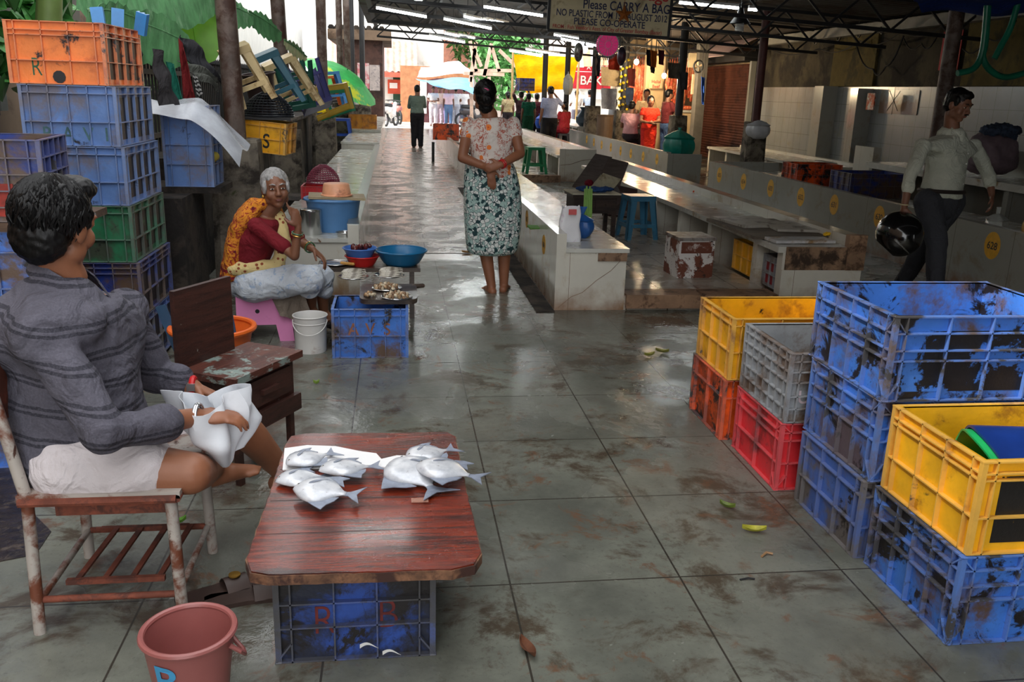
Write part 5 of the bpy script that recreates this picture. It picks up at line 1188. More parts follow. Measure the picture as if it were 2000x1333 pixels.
# helmet
hc=V(1757,457,5.93); t=thing('helmet','glossy black motorcycle helmet hanging from the walking person\'s hand','helmet',hc,(.5,.5,.5))
gl=mat('gloss_black',hexc(14,14,17),rough=.12,coat=.6,var=.1)
def hel(u,v):
    th=-1.05+2.6*u; a=2*PI*v; r=.135*math.cos(th)*(1.0 if th>-.6 else 1); return (r*math.cos(a)*.95,r*math.sin(a)*1.15,.135*math.sin(th)*1.05)
MB().grid(hel,22,40,.022).build('shell',gl,t,smooth=True)
MB().tube([(.072*math.cos(a),.085*math.sin(a),-.12) for a in [2*PI*k/30 for k in range(31)]],.014,8,False).build('neck_roll',M['black'],t,smooth=True)
MB().grid(lambda u,v:(.142*math.sin(-1+2*u),-.165*math.cos(-1+2*u),.02-.08*v),18,5,.003).build('visor',mat('smoked_visor',hexc(120,120,116),rough=.1,alpha=.5),t,smooth=True)
# held carrier bag of walking man
def bag(name,label,loc,r,h,mt,seed=0,knot=True,group=None,sy=.8):
    t=thing(name,label,'bag',loc,seed*.7,group); rr=random.Random(seed); ph=rr.uniform(0,6)
    def f(u,v):
        a=2*PI*u; k=(math.sin(PI*min(1,.08+v*.92)))**.45 if v<.72 else (1-(v-.72)/.28)**.8*.95+.12
        R=r*k*(1+.07*math.sin(5*a+ph)+.04*math.sin(11*a+3*v)); return (R*math.cos(a),R*sy*math.sin(a),h*v)
    MB().grid(f,40,16,.0012).build('bag_wall',mt,t,smooth=True)
    if knot: MB().grid(lambda u,v:(.05*(u-.5)*(1+v),.012*math.sin(6*u),h*.97+.06*v),8,4,.002).build('handles',mt,t,smooth=True)
    return t
q=VX(1925,412,4.97); clearb=mat('clear_bag',hexc(205,210,205),rough=.25,alpha=.6,bump=.5,bs=10)
bag('plastic_bag','clear plastic bag of vegetables on the numbered counter by the walking man\'s hand',(q.x+.12,q.y,.42),.11,.20,clearb,1)
q=VX(1985,425,5.0); bag('plastic_bag','yellow plastic bag bulging on the numbered counter at right edge',(5.15,q.y-.15,.42),.19,.30,mat('yellow_bag',hexc(214,160,60),rough=.4,alpha=.85,bump=.6,bs=8),2)
m=MB(); r=random.Random(4)
for i in range(26): 
    a=r.uniform(0,6.28); m.tube([(0,0,0),(.05*math.cos(a),.05*math.sin(a),.15),(.09*math.cos(a),.09*math.sin(a),.26+.06*r.random())],[.006,.005,.002],5)
o=m.build('greens_bunch',M['leafg']); o.location=(5.18,q.y-.05,.62); setp(o,'bunch of green stems sticking out behind the yellow bag','greens')
# ======== background people ========
def cloth(n,c,p=None): return clothmat(n,hexc(*c),p)
def bgp(label,px,py,Y,h,ang,pose,top,bot,hair='short',skin=None,leg=1.95,sleeve=.5,long=False,seat=None,group=None,z=0,skirt=None,stride=0,floorfix=True,b=1.0):
    p=V(px,py,Y); J=sitJ(p.x,Y,h,ang,seat) if seat else stand(p.x,Y,h,ang,pose,stride=stride)
    cl=[('shirt',top,dict(sleeve=sleeve,inf=.016,sw=.018,lo=.02 if not long else -.2,skirt=skirt))]
    cl.append(('pants',bot,dict(leg=leg,lw=.02)))
    return person(label,J,cl,hair,skin or SKD,.014,b,1.0,group,detail=False,shoes='sandal')
bgp('person in grey-green shirt and black trousers standing alone down the aisle',815,280,23.6,1.60,.05,'reach',cloth('grey_green_shirt',(96,112,104)),cloth('black_trousers',(26,26,32)),leg=1.98,sleeve=1.7,b=1.05)
bgp('person in beige floral top walking away past the woman\'s head',992,200,30,1.5,.1,'down',cloth('beige_floral',(186,170,130),yel_pat),cloth('dark_bottom',(50,44,48)),'bun')
cp=bgp('person in dark clothes carrying a blue crate on the head',1018,200,28.0,1.5,.1,'carry',cloth('dark_maroon_top',(52,30,34)),cloth('dark_trousers2',(32,30,36)),sleeve=.8)
crate('dark blue crate carried on a head before the yellow tarpaulin',(V(1026,165,28).x,28.05,1.53),.5,.5,.38,'bluedk',rot=.1,cx=5,cy=5,hz=(.33,.66))
bgp('person in green t-shirt and green shorts walking away',1032,220,26.6,1.47,.0,'down',cloth('green_tshirt',(16,84,62)),cloth('dark_green_shorts',(18,66,44)),leg=.9,stride=.06)
bgp('person in dark maroon top carrying a small blue bag',1048,220,27.4,1.47,-.2,'down',cloth('maroon_top2',(70,22,32)),cloth('black_bottom2',(24,22,30)),leg=1.9,stride=.1)
p=V(1053,243,27); bag('carrier_bag','small bright blue carrier bag beside the green shorts',(p.x,26.9,.45),.13,.38,mat('blue_carrier',hexc(40,90,200),rough=.4),5)
bgp('person in light blue shirt and black trousers holding a phone to the ear',1074,230,21.3,1.66,.1,'phone',cloth('light_blue_shirt',(150,160,196)),cloth('black_trousers3',(20,20,26)),leg=1.97,sleeve=.6,b=1.05)
bgp('seated person in red sari behind the phone caller',1102,235,23.3,1.5,.5,'lap',cloth('red_sari',(170,40,52),yel_pat),cloth('red_skirt',(150,30,44)),'bun',seat=.5,sleeve=.5)
bgp('person in white shirt standing at the bakery counter, left',1126,200,34,1.62,.2,'reach',cloth('white_shirt_a',(226,222,222)),cloth('grey_trousers_a',(110,106,120)))
bgp('person in pale blue shirt at the bakery counter, right',1151,200,34,1.66,-.2,'reach',cloth('pale_blue_shirt_b',(170,184,206)),cloth('grey_trousers_b',(90,96,110)))
bgp('seated person in white resting chin on hand near the dark post',1198,225,24.9,1.6,-1.2,'fold',cloth('white_shirt_c',(196,200,208)),cloth('blue_trousers_c',(90,110,140)),seat=.55)
bgp('seated person in a pink shirt beside the garlanded post',1233,225,19.5,1.6,-.5,'lap',cloth('pink_shirt',(196,150,158)),cloth('dark_trousers_d',(40,36,44)),seat=.55)
bgp('person in bright red-orange dress facing the camera at the meat stall',1269,225,19.0,1.50,PI,'fold',cloth('red_orange_dress',(214,48,28)),cloth('red_dress_bottom',(176,32,30)),'tight',sleeve=.4,leg=1.9,skirt=.75)
bgp('person in cream shirt behind the red-orange dress',1262,205,20.4,1.66,PI-.3,'fold',cloth('cream_shirt',(200,170,130)),cloth('dark_trousers_e',(50,44,44)))
bgp('person in dark maroon shirt and jeans serving at the meat stall',1303,225,19.4,1.66,-1.35,'reach',cloth('maroon_shirt_f',(88,30,34)),cloth('blue_jeans',(60,84,124)),sleeve=.55)
for i,(px,c1,c2,lab) in enumerate(((846,(232,224,222),(200,190,196),'leftmost of the bright street crowd, all in white'),(858,(226,196,180),(190,170,180),'second of the street crowd, peach top'),(866,(216,200,226),(170,150,200),'third of the street crowd, lilac top'),
   (876,(224,190,196),(92,116,150),'person in pink print and jeans striding in the sunny street'),(890,(230,228,230),(200,200,210),'person in white beside the jeans walker in the street'),(906,(236,236,238),(120,130,150),'rightmost of the street crowd, white shirt and grey trousers'))):
    bgp(lab if lab.startswith('person') else 'person '+lab,px,215,38+.5*(i%3),1.62,PI if i<4 else 0,'down' if i%2 else 'fold',cloth('street_top_%s'%'abcdef'[i],c1),cloth('street_bottom_%s'%'abcdef'[i],c2),stride=.16 if i==3 else .04)
# ---------------- stools and props between the counters ----------------
def plastic_stool(label,loc,mt,w0=.27,w1=.36,h=.45,rot=(0,0,0),group=None,top=.05):
    t=thing('plastic_stool',label,'stool',loc,rot,group); a=w0/2;b=w1/2
    m=MB(); m.prism([(-a+.02,-a),(a-.02,-a),(a,-a+.02),(a,a-.02),(a-.02,a),(-a+.02,a),(-a,a-.02),(-a,-a+.02)],h-.012,h); 
    for s in (-1,1): m.box((0,s*a,h-top/2),(w0,.012,top)); m.box((s*a,0,h-top/2),(.012,w0,top))
    m.build('seat',mt,t)
    for sx in (-1,1):
        for sy in (-1,1):
            m=MB()
            for dx,dy in ((1,0),(0,1)):
                A=[Vector((sx*a,sy*a,h-.02)),Vector((sx*(a-dx*.07),sy*(a-dy*.07),h-.02)),Vector((sx*(b-dx*.05),sy*(b-dy*.05),0)),Vector((sx*b,sy*b,0))]
                off=Vector((0,-sy*.012,0)) if dx else Vector((-sx*.012,0,0))
                m.add(A+[q+off for q in A],[(0,1,2,3),(7,6,5,4),(0,4,5,1),(1,5,6,2),(2,6,7,3),(3,7,4,0)])
            m.build('leg',mt,t)
    k=.32; c=a+(b-a)*(1-k)
    for s in (-1,1):
        MB().box((0,s*c,h*k),(c*2-.06,.012,.035)).build('rung',mt,t); MB().box((s*c,0,h*k),(.012,c*2-.06,.035)).build('rung',mt,t)
    return t
def pm(n,c,**k): return mat(n,hexc(*c),rough=.38,var=.12,**k)
st_blue=pm('steel_blue_stool',(66,124,156),dirt=hexc(56,80,96),dthr=.6); 
plastic_stool('steel-blue plastic stool standing on the tiles between the counters',(2.43,8.6,.104),st_blue,.26,.34,.43,(0,0,.12))
q=G(1047,340,.1); plastic_stool('green plastic stool on the far platform behind the woman',(q.x,q.y+.2,.1),pm('green_stool',(30,132,84)),.30,.40,.46,(0,0,.05))
# painted box
t=thing('storage_box','rusty box with flaking brown and white paint and grey lid on tiles','box',(2.36,6.75,.104),.06)
fb=mat('flaking_paint',hexc(216,212,208),rough=.6,var=.05,dirt=hexc(112,62,44),dthr=.5,ds=5,dw=.02,dirt2=hexc(40,34,32),d2thr=.6,d2s=16)
MB().bb(-.15,.15,-.15,.15,0,.30).build('body',fb,t)
MB().bb(-.155,.158,-.16,.16,.30,.325).build('lid',mat('dirty_lid',hexc(150,146,142),rough=.5,dirt=hexc(90,70,60),dthr=.52,ds=10),t)
MB().bb(-.13,.13,-.153,-.15,.20,.29).build('brown_band',mat('brown_flaking_paint',hexc(110,60,42),rough=.6,dirt=hexc(200,190,184),dthr=.62,ds=16),t)
MB().tube([(.165,0,.2),(.185,0,.17),(.165,0,.14)],.006,6).build('side_loop',M['black'],t)
crate('yellow crate with red panels under the tiled bench',(3.03,6.80,.104),.36,.5,.25,'yellow',cx=4,cy=5,hz=(.5,))
for y in (-.2,.02,): pass
c=crate('grey crate with dark red panels under the end of the bench',(3.03,6.25,.104),.36,.34,.24,'grey',cx=4,cy=5,hz=(.2,.6))
for i in range(3):
    for j in range(2): MB().bb(-.1655,-.1638,-.12+.09*i,-.05+.09*i,.02+.10*j,.09+.10*j).build('red_panel',mat('dark_red_panel',hexc(140,26,34),rough=.5),c)
# boards on bench end
def slab(label,x,y,z,w,d,h,mt,rot,name='board',cat='board'):
    o=MB().bb(-w/2,w/2,-d/2,d/2,0,h).build(name,mt); o.location=(x,y,z); o.rotation_euler=rot; return setp(o,label,cat)
mb=mat('grimy_marble_board',hexc(172,168,158),rough=.4,var=.12,dirt=hexc(84,70,56),dthr=.56,ds=7)
pw=woodm('grey_plywood',hexc(84,76,66),hexc(120,108,92),wet=False,rough=.7)
slab('big grey plywood sheet under the boards at the bench end',2.98,6.75,.475,.62,.95,.025,pw,(0,0,.04))
slab('stained cutting board nearest the aisle on the bench end',2.93,6.95,.502,.42,.55,.02,mb,(0,0,.15))
slab('second stained cutting board beside the ledge at bench end',3.16,6.7,.504,.34,.5,.02,mb,(0,.0,-.1))
slab('hollow corrugated plastic sheet lying at the near bench edge',3.02,6.2,.475,.48,.22,.022,mat('corrugated_plastic',hexc(196,196,196),rough=.4,dirt=hexc(150,120,80),dthr=.56),(0,0,.05))
m=MB()
for i in range(14): a=i*2.4; m.ell((.018*math.cos(a),.018*math.sin(a),.012+.006*(i%3)),(.011,.011,.009),n=8,m=6)
o=m.build('marigold',mat('marigold_yellow',hexc(240,190,20),rough=.6),smooth=True); o.location=(3.28,6.28,.50); setp(o,'yellow marigold flower on the boards at the bench end','flower')
m=MB()
for i in range(12): a=i*2.4; m.ell((.014*math.cos(a),.014*math.sin(a),.012+.005*(i%3)),(.012,.012,.009),n=8,m=6)
q=G(1357,377,.47); o=m.build('orange_scrap',mat('orange_flower',hexc(236,84,30),rough=.6),smooth=True); o.location=q; setp(o,'small bright orange flower lying alone on the long bench','flower')
# wooden table with cloth
t=thing('wooden_table','small dark wooden table with drawer between the counters','table',(1.98,8.75,.104),.03)
dw=woodm('dark_table_wood',hexc(40,30,26),hexc(66,48,40),wet=False,rough=.6)
MB().bb(-.24,.24,-.2,.2,.40,.43).build('top',dw,t); MB().bb(-.22,.22,-.17,.18,.24,.40).build('cabinet',dw,t)
d_=MB().bb(-.0,.2,-.185,-.17,.27,.38).build('drawer',dw,t); MB().ell((.1,-.19,.33),.012).build('knob',dw,d_)
for x in (-.22,.18):
    for y in (-.17,.14): MB().bb(x,x+.04,y,y+.04,0,.24).build('leg',dw,t)
slab('cream paper sheet covering the small wooden table',1.98,8.74,.535,.50,.42,.012,clothmat('cream_sheet',hexc(208,202,180)),(0,0,.03),'table_cover','cloth')
o=rm(MB().ell((0,0,0),(.17,.12,.022)).ell((.06,-.04,.01),(.13,.07,.025)).ell((-.1,.03,.01),(.09,.08,.02)).build('blue_cloth',clothmat('denim_blue_cloth',hexc(44,74,128)),smooth=True),.01,2,.5,(.04,.05)); o.location=(2.0,8.70,.57); setp(o,'crumpled denim blue cloth bundle on the small wooden table','cloth')
o=rm(MB().ell((0,0,0),(.05,.04,.035)).build('maroon_cloth',clothmat('maroon_cloth',hexc(110,20,36)),smooth=True),.008,2,.5,(.03,.03)); o.location=(1.97,8.86,.62); setp(o,'small maroon cloth behind the blue cloth bundle','cloth')
# leaning boards
def qb(label,P4,mt,th=.02):
    a=P4[0]; n=(P4[1]-a).cross(P4[3]-a).normalized()*th; v=[p-a for p in P4]; v+=[p+n for p in v]
    o=MB().add(v,[(0,1,2,3),(7,6,5,4),(0,4,5,1),(1,5,6,2),(2,6,7,3),(3,7,4,0)]).build('board',mt); o.location=a; return setp(o,label,'board')
qb('large brown-grey board leaning behind the small table, left',[V(1163,300,10.6),V(1196,307,10.6),V(1152,370,9.9),V(1118,363,9.9)],woodm('brown_board',hexc(84,72,68),hexc(108,96,90),wet=False,rough=.8))
qb('brown-grey board leaning behind the small table, right',[V(1188,308,10.5),V(1228,318,10.4),V(1204,380,9.8),V(1160,372,9.8)],woodm('brown_board2',hexc(76,62,56),hexc(98,84,76),wet=False,rough=.8))
qb('pale cream foam slab leaning in front of brown boards',[V(1178,338,9.7),V(1213,350,9.7),V(1172,403,9.35),V(1140,378,9.35)],mat('cream_foam',hexc(204,196,168),rough=.9,dirt=hexc(150,130,96),dthr=.58,bump=.6),.035)
qb('dark maroon board leaning low against the bench front',[V(1205,362,9.9),V(1245,370,9.7),V(1236,424,9.3),V(1176,418,9.3)],oxd)
# bag, drumsticks
q=G(1125,470,.45)
wbm=mat('white_printed_bag',hexc(222,222,226),rough=.4,var=.05,dirt=hexc(190,170,190),dthr=.64,ds=9)
t=thing('plastic_bag','upright white printed plastic bag on the counter end','bag',(1.27,6.28,.45),.1)
MB().grid(lambda u,v:((.082-.012*v)*math.copysign(abs(math.cos(2*PI*u))**.45,math.cos(2*PI*u))+.006*math.sin(9*v),(.05*(1-.75*v))*math.copysign(abs(math.sin(2*PI*u))**.6,math.sin(2*PI*u))+.008*math.sin(7*v+6*u),.25*v+.012*math.sin(6*u*PI)*v),40,14,.0012).build('bag_wall',wbm,t,smooth=True)
MB().bb(-.03,.03,-.052,-.050,.20,.24).build('red_print',mat('red_print',hexc(200,90,90),rough=.5),t)
bag('plastic_bag','blue plastic bag slumped behind the white printed bag',(1.38,6.45,.45),.11,.18,mat('blue_bag',hexc(40,96,170),rough=.35,alpha=.8,bump=.5,bs=10),4)
m=MB()
for i in range(6): m.tube([(-.0,.0+.01*i,.0),(-.13,.05*(i-3)*.3,.01),(-.30,.03*(i-3),.012)],.008,6)
o=m.build('drumstick_pods',mat('pod_green',hexc(96,140,70),rough=.5),smooth=True); o.location=(1.34,6.80,.462); setp(o,'green drumstick pods lying on the counter beside the bags','vegetable')
m=MB()
for i in range(5): m.tube([(.012*i,0,0),(.014*i,.02,.16),(.013*i,.03,.34+.02*(i%2))],.008,6)
o=m.build('drumstick_pods',mat('pod_green2',hexc(120,160,80),rough=.5),smooth=True); o.location=(1.45,6.62,.455); setp(o,'upright green drumstick pods leaning on the small wooden table','vegetable')
# leaves on floor
def leaf(label,px,py,L,ang,c,z=0.0,curl=.02):
    q=G(px,py,z); o=MB().grid(lambda u,v:((u-.5)*L,(v-.5)*L*.38*math.sin(PI*min(max(u,.02),.98))**.8,.004+curl*abs(v-.5)*1.5+.5*curl*(2*u-1)**2),12,6,.001).build('fallen_leaf',mat('leaf_%d'%px,hexc(*c),rough=.5,var=.25,vs=30),smooth=True)
    o.location=q+Vector((0,0,.002)); o.rotation_euler=(0,0,ang); return setp(o,label,'leaf')
leaf('yellow-green curled leaf on the grey floor near the blue crates',1472,1041,.085,-.2,(190,186,60))
leaf('small green leaf on the stained floor by the red crate',1420,994,.06,-.7,(110,130,50))
leaf('olive leaf on wet floor, left of a pair',1268,697,.07,.3,(140,140,60))
leaf('olive leaf on wet floor, right of a pair',1293,690,.08,-.4,(130,128,56))
leaf('tan leaf lying in the aisle left of the woman\'s feet',912,495,.1,.1,(186,140,80))
leaf('brown curled leaf at the bottom of the floor',1030,1275,.09,1.9,(110,70,50))
leaf('orange-yellow leaf by the seated man\'s far knee',448,898,.10,.2,(220,150,60))
leaf('tiny green leaf on the floor beside wooden box seat',618,752,.03,.2,(140,170,70))
leaf('green scrap of leaf under the metal chair',350,1025,.05,.5,(120,180,60))
setp(MB().tube([(0,0,.004),(.03,.004,.006),(.05,.0,.004)],.003,6).build('twig',M['black']),'thin black twig on the floor in front of the blue crates','twig').location=G(1445,1135)
m=MB(); m.tube([(0,0,.004),(.025,.02,.008)],.004,6); m.tube([(.025,.02,.008),(.045,.012,.006)],.004,6)
setp(m.build('straw_scrap',mat('straw',hexc(170,130,90))),'bent straw scrap on the floor below the yellow leaf','scrap').location=G(1487,1090)
# right side crates on numbered counter
crate('orange crate on the numbered counter near the right wall',(VX(1612,345,5.45).x,VX(1612,345,5.5).y+.3,.425),.62,.46,.28,'orange',cx=7,cy=5,hz=(.2,.5))
crate('blue crate beside the orange crate on the numbered counter',(5.55,VX(1700,355,5.5).y+.15,.425),.7,.5,.28,'bluedk',cx=8,cy=5,hz=(.2,.5))
crate('small dark blue crate in a niche of the far right bench',(6.82,15.8,.0),.35,.4,.35,'bluedk',cx=4,cy=4)
# bundle
o=rm(MB().ell((0,0,0),(.29,.28,.26)).ell((0,0,-.10),(.31,.3,.16)).build('cloth_bundle',mat('mauve_bundle',hexc(112,96,104),rough=.7,var=.3,bump=.8,bs=8),smooth=True),.02,2,.5,(.05,.1)); o.location=(6.89,VX(1945,300,6.95).y,.98); setp(o,'big dusty mauve sack bundle on the counter behind the walking person','bundle')
o=rm(MB().ell((0,0,0),(.24,.16,.08)).ell((.1,0,-.1),(.08,.12,.12)).build('net_cover',mat('blue_net',hexc(50,64,86),rough=.7,var=.5,vs=20,bump=1,bs=20),smooth=True),.015,1,.5,(.08,.04)); o.location=(6.9,VX(1945,300,6.95).y-.08,1.23); setp(o,'crumpled dark blue net on top of the mauve bundle','net')
# ---------------- things hung on the left fence ----------------
crm=pm('cream_stool',(214,190,140),dirt=hexc(150,116,70),dthr=.58); tel=pm('teal_stool',(50,104,124)); 
p=V(468,140,6.7); plastic_stool('tilted cream plastic stool hooked on the fence by thick post',(p.x+.08,p.y+.15,p.z-.20),crm,.20,.29,.40,(.15,-.38,.25))
p=V(545,150,8.0); plastic_stool('tilted teal plastic stool hung on the fence behind the second post',(p.x+.04,p.y,p.z-.24),tel,.26,.36,.46,(.1,-.42,.2))
p=V(560,150,8.6); plastic_stool('tan plastic stool edge showing behind the teal stool',(p.x+.1,p.y+.2,p.z-.3),crm,.30,.42,.5,(.1,-.42,.2))
p=V(575,165,10.2); plastic_stool('dark green plastic stool upside down on the fence, first of the far row',(p.x-.05,p.y,p.z+.24),pm('dkgreen_stool',(24,84,72)),.32,.42,.5,(PI+.1,-.2,.3))
p=V(588,165,11.0); plastic_stool('indigo plastic stool hung legs-out on the fence',(p.x,p.y,p.z+.18),pm('indigo_stool',(50,50,110)),.32,.42,.5,(PI*.9,-.35,.3))
p=V(602,165,12.0); plastic_stool('mustard plastic stool hung on its side on the fence',(p.x+.05,p.y,p.z-.25),pm('mustard_stool',(184,150,30)),.32,.42,.5,(.1,1.3,.2))
p=V(612,170,13.0); plastic_stool('bright green plastic stool on its side behind the mustard stool',(p.x+.05,p.y,p.z-.25),pm('brightgreen_stool',(20,124,84)),.32,.42,.5,(.1,1.35,.2))
p=V(650,165,16.8); plastic_stool('sky blue plastic stool hung beside the green umbrella',(p.x,p.y,p.z-.4),pm('sky_stool',(70,140,200)),.34,.5,.62,(.0,-.12,.2))
p=V(648,170,17.3); plastic_stool('orange plastic stool showing behind the sky blue stool',(p.x-.02,p.y,p.z-.35),pm('orange_stool',(232,124,50)),.34,.5,.55,(.0,-.1,.3))
p=V(713,262,22); plastic_stool('blue plastic stool on the floor left of the far left counter',(-1.15,19.4,.0+.35),pm('blue_stool2',(36,80,180)),.4,.5,.5,(0,0,0))
setp(MB().bb(-1.5,-.98,19.0,19.8,0,.35).build('masonry_block',M['concdk']),'dark masonry block carrying the far blue stool','block')
p=V(515,170,7.35)
t=vessel('waste_basket','dark brown plastic waste basket hooked tilted on the fence','basket',(p.x,p.y,p.z-.2),[(.085,0),(.12,.28),(.13,.30)],mat('brown_basket',hexc(64,48,46),rough=.5),rim=.008); t.rotation_euler=(.1,-.12,0)
dkc=clothmat('black_tarp_cloth',hexc(46,46,50)); 
def drape(label,name,pts4,mt,nu=14,nv=10,amp=.03,cat='cloth',th=.006,seed=0):
    a,b,c,d=[Vector(p) for p in pts4]; o0=a.copy(); n=(b-a).cross(d-a).normalized()
    def f(u,v): return (a.lerp(b,u).lerp(d.lerp(c,u),v)-o0)+n*amp*(math.sin(7*u+seed)+.6*math.sin(11*v+seed*2+3*u))
    o=MB().grid(f,nu,nv,th).build(name,mt,smooth=True); o.location=o0; return setp(o,label,cat)
drape('black waterproof cloth folded over the fence before the thick post','black_cloth',[V(352,68,6.3),V(385,85,6.5),V(440,165,6.6),V(355,112,6.25)],dkc,amp=.02)
drape('long grey-green folded cloth sagging along the fence rail','grey_cloth',[V(350,115,6.2),V(425,150,6.5),V(428,178,6.5),V(385,150,6.2)],clothmat('grey_green_cloth',hexc(84,86,80)),amp=.015,seed=1)
drape('dark bundle of cloth hanging on the fence right of the orange crate','dark_cloth',[V(300,95,5.6),V(322,110,5.7),V(350,205,5.7),V(318,205,5.5)],clothmat('charcoal_cloth',hexc(50,48,50)),amp=.02,seed=2)
drape('dark green cloth strip hanging on the fence','green_cloth',[V(325,120,6.0),V(340,125,6.0),V(360,205,6.0),V(345,205,6.0)],clothmat('bottle_green_cloth',hexc(20,92,76)),amp=.01,seed=3)
drape('dark red cloth hanging on the fence beside green strip','red_cloth',[V(350,75,6.1),V(362,100,6.1),V(385,205,6.1),V(362,205,6.1)],clothmat('dark_red_cloth',hexc(104,24,26)),amp=.012,seed=4)
drape('black and white checked cloth end hanging near the thick post','checked_cloth',[V(376,145,6.15),V(384,150,6.15),V(396,182,6.15),V(388,200,6.15)],clothmat('checked_cloth',hexc(150,150,146),lambda nt,v,c:mixc(nt,mth(nt,'GREATER_THAN',mth(nt,'SINE',mth(nt,'MULTIPLY',noi(nt,v,1,0),500)),0),c,hexc(40,40,40))),amp=.005,seed=5)
drape('pale orange tarpaulin behind the picket fence','orange_tarp',[V(312,58,8.5),V(395,82,8.5),V(400,110,8.5),V(305,110,8.5)],clothmat('pale_orange_tarp',hexc(220,140,100)),amp=.02,seed=6)
# umbrella green
t=thing('market_umbrella','green and yellow umbrella leaning over far fence','umbrella',V(665,160,19.5),(.25,.55,0))
m=MB(); 
for k in range(16):
    a0=2*PI*k/16;a1=2*PI*(k+1)/16; R=.85
    m.add([(0,0,.3),(R*.55*math.cos(a0),R*.55*math.sin(a0),.2),(R*.55*math.cos(a1),R*.55*math.sin(a1),.2),(R*math.cos(a0),R*math.sin(a0),0),(R*math.cos(a1),R*math.sin(a1),0)],[(0,1,2),(1,3,4,2)])
m.build('canopy',mat('green_umbrella',hexc(60,180,90),rough=.5,dirt=hexc(210,220,40),dthr=.56,ds=.9,dw=.03),t); MB().tube([(0,0,-.8),(0,0,.32)],.012,6).build('shaft',M['black'],t)
bag('plastic_bag','white plastic bag hanging on the dark posts near the hut',(V(692,205,26).x,26.9,1.0),.16,.45,M['wht'],9)
setp(drape('bright yellow cloth on the ledge beside the mossy base','yellow_cloth',[V(612,203,15.2),V(637,205,15.2),V(637,222,15.1),V(618,218,15.1)],clothmat('yellow_rag',hexc(236,204,20)),amp=.02,seed=7))
# ---------------- banana plant and shrubs ----------------
def mleaf(m,base,tip,wd,droop,segs=18,side=None):
    base=Vector(base);tip=Vector(tip); d=tip-base; L=d.length; sd=side or d.cross(Vector((0,0,1))).normalized()
    def f(u,v):
        c=base+d*u+Vector((0,0,droop*math.sin(PI*u)*L-.0)); wv=wd*math.sin(PI*min(.97,.06+u*.94))**.6*(v-.5)*2
        return c+sd*wv+Vector((0,0,-abs(v-.5)*wd*.9+.012*math.sin(40*u)))
    m.grid(lambda u,v:tuple(f(u,v)),segs,8,.002)
    m.tube([base+d*u+Vector((0,0,droop*math.sin(PI*u)*L+.004)) for u in [i/8 for i in range(9)]],.006,5)
bnm=mat('banana_leaf',hexc(88,140,92),rough=.35,var=.3,vs=6,stretch=(1,6,1),bump=.3,bs=20,dirt=hexc(120,160,120),dthr=.6); bnl=mat('young_banana_leaf',hexc(112,178,48),rough=.4,var=.15,trans=0,sub=.1)
bx=Vector((-2.4,7.2,1.6))
t=thing('banana_plant','banana plant with large torn leaves rising behind the fence','plant',bx)
def bl(px0,py0,Y0,px1,py1,Y1,wd,dr,mt=bnm,side=None):
    m=MB(); mleaf(m,V(px0,py0,Y0)-bx,V(px1,py1,Y1)-bx,wd,dr,side=side); m.build('leaf',mt,t,smooth=True)
bl(210,30,6.4,385,95,6.8,.17,.05,side=Vector((.3,.2,1))); bl(250,-20,6.6,420,-5,7.0,.2,.05,side=Vector((.2,.4,1)))
bl(365,-30,7.2,385,100,7.2,.26,.0,bnl,side=Vector((1,.1,.1))); bl(418,5,7.2,495,32,7.4,.10,.05,side=Vector((0,.3,1)))
bl(486,22,7.4,550,65,7.7,.09,.02,side=Vector((0,.3,1))); bl(555,78,7.8,600,112,8.2,.05,.02,side=Vector((.2,.2,1)))
bl(170,20,6.0,270,38,6.3,.1,.06,side=Vector((.3,.2,1))); bl(150,-20,6.4,330,10,6.8,.14,.02,side=Vector((.2,.3,1)))
MB().tube([(-.4,.2,-1.6),(-.2,.1,0),(.0,0,1.2)],[.12,.1,.07],12).build('stem',mat('banana_stem',hexc(110,130,70)),t,smooth=True)
for a_,b__ in ((V(215,25,6.6),V(290,-40,6.8)),(V(240,40,6.6),V(225,-30,6.8)),(V(260,70,6.7),V(300,-20,7.0))): MB().tube([a_-bx,(a_+b__)/2-bx+Vector((0,0,.03)),b__-bx],.012,6).build('leaf_stalk',bnl,t,smooth=True)
def bush(label,c,r,n,lsz,mt,name='shrub',seed=1,stem=True):
    rr=random.Random(seed); t=thing(name,label,'plant' if name=='shrub' else 'tree',(c[0],c[1],0)); m=MB()
    for i in range(n):
        d=Vector((rr.gauss(0,1),rr.gauss(0,1),rr.gauss(0,1))).normalized()*rr.random()**.45
        p=Vector((d.x*r[0],d.y*r[1],c[2]+d.z*r[2])); a=Euler((rr.uniform(-1,1),rr.uniform(-1,1),rr.uniform(0,6.28))).to_matrix()
        s=lsz*rr.uniform(.6,1.3); q=[p+a@Vector(k)*s for k in ((-.5,0,0),(-.15,.22,.03),(.25,.16,.03),(.6,0,-.05),(.25,-.16,.03),(-.15,-.22,.03))]
        m.add(q,[(0,1,2,3),(0,3,4,5)])
    o=m.build('foliage',mt,t)
    if stem: MB().tube([(0,0,0),(.05,0,c[2])],[max(.03,r[0]*.08)]*2,8).build('trunk' if name!='shrub' else 'stem',M['concdk'],t)
    return t
lg=mat('leafy_green',hexc(76,120,50),rough=.45,var=.5,vs=4); lg2=mat('papaya_green',hexc(72,130,64),rough=.4,var=.35,vs=3)
bush('broad-leaved green plant above the far left corner',(-3.0,6.7,2.25),(.55,.4,.4),150,.34,lg2,seed=3)
bush('fern-like green shrub behind the spiked fence at left edge',(-2.75,5.6,1.35),(.35,.3,.45),500,.14,lg,seed=4)
bush('large leafy plants standing against the dark window',(-3.1,8.3,1.9),(.3,.9,.6),260,.3,lg2,seed=6)
bush('low green plants behind the picket fence',(-2.5,10.2,1.2),(.4,1.6,.35),500,.16,lg,seed=5)
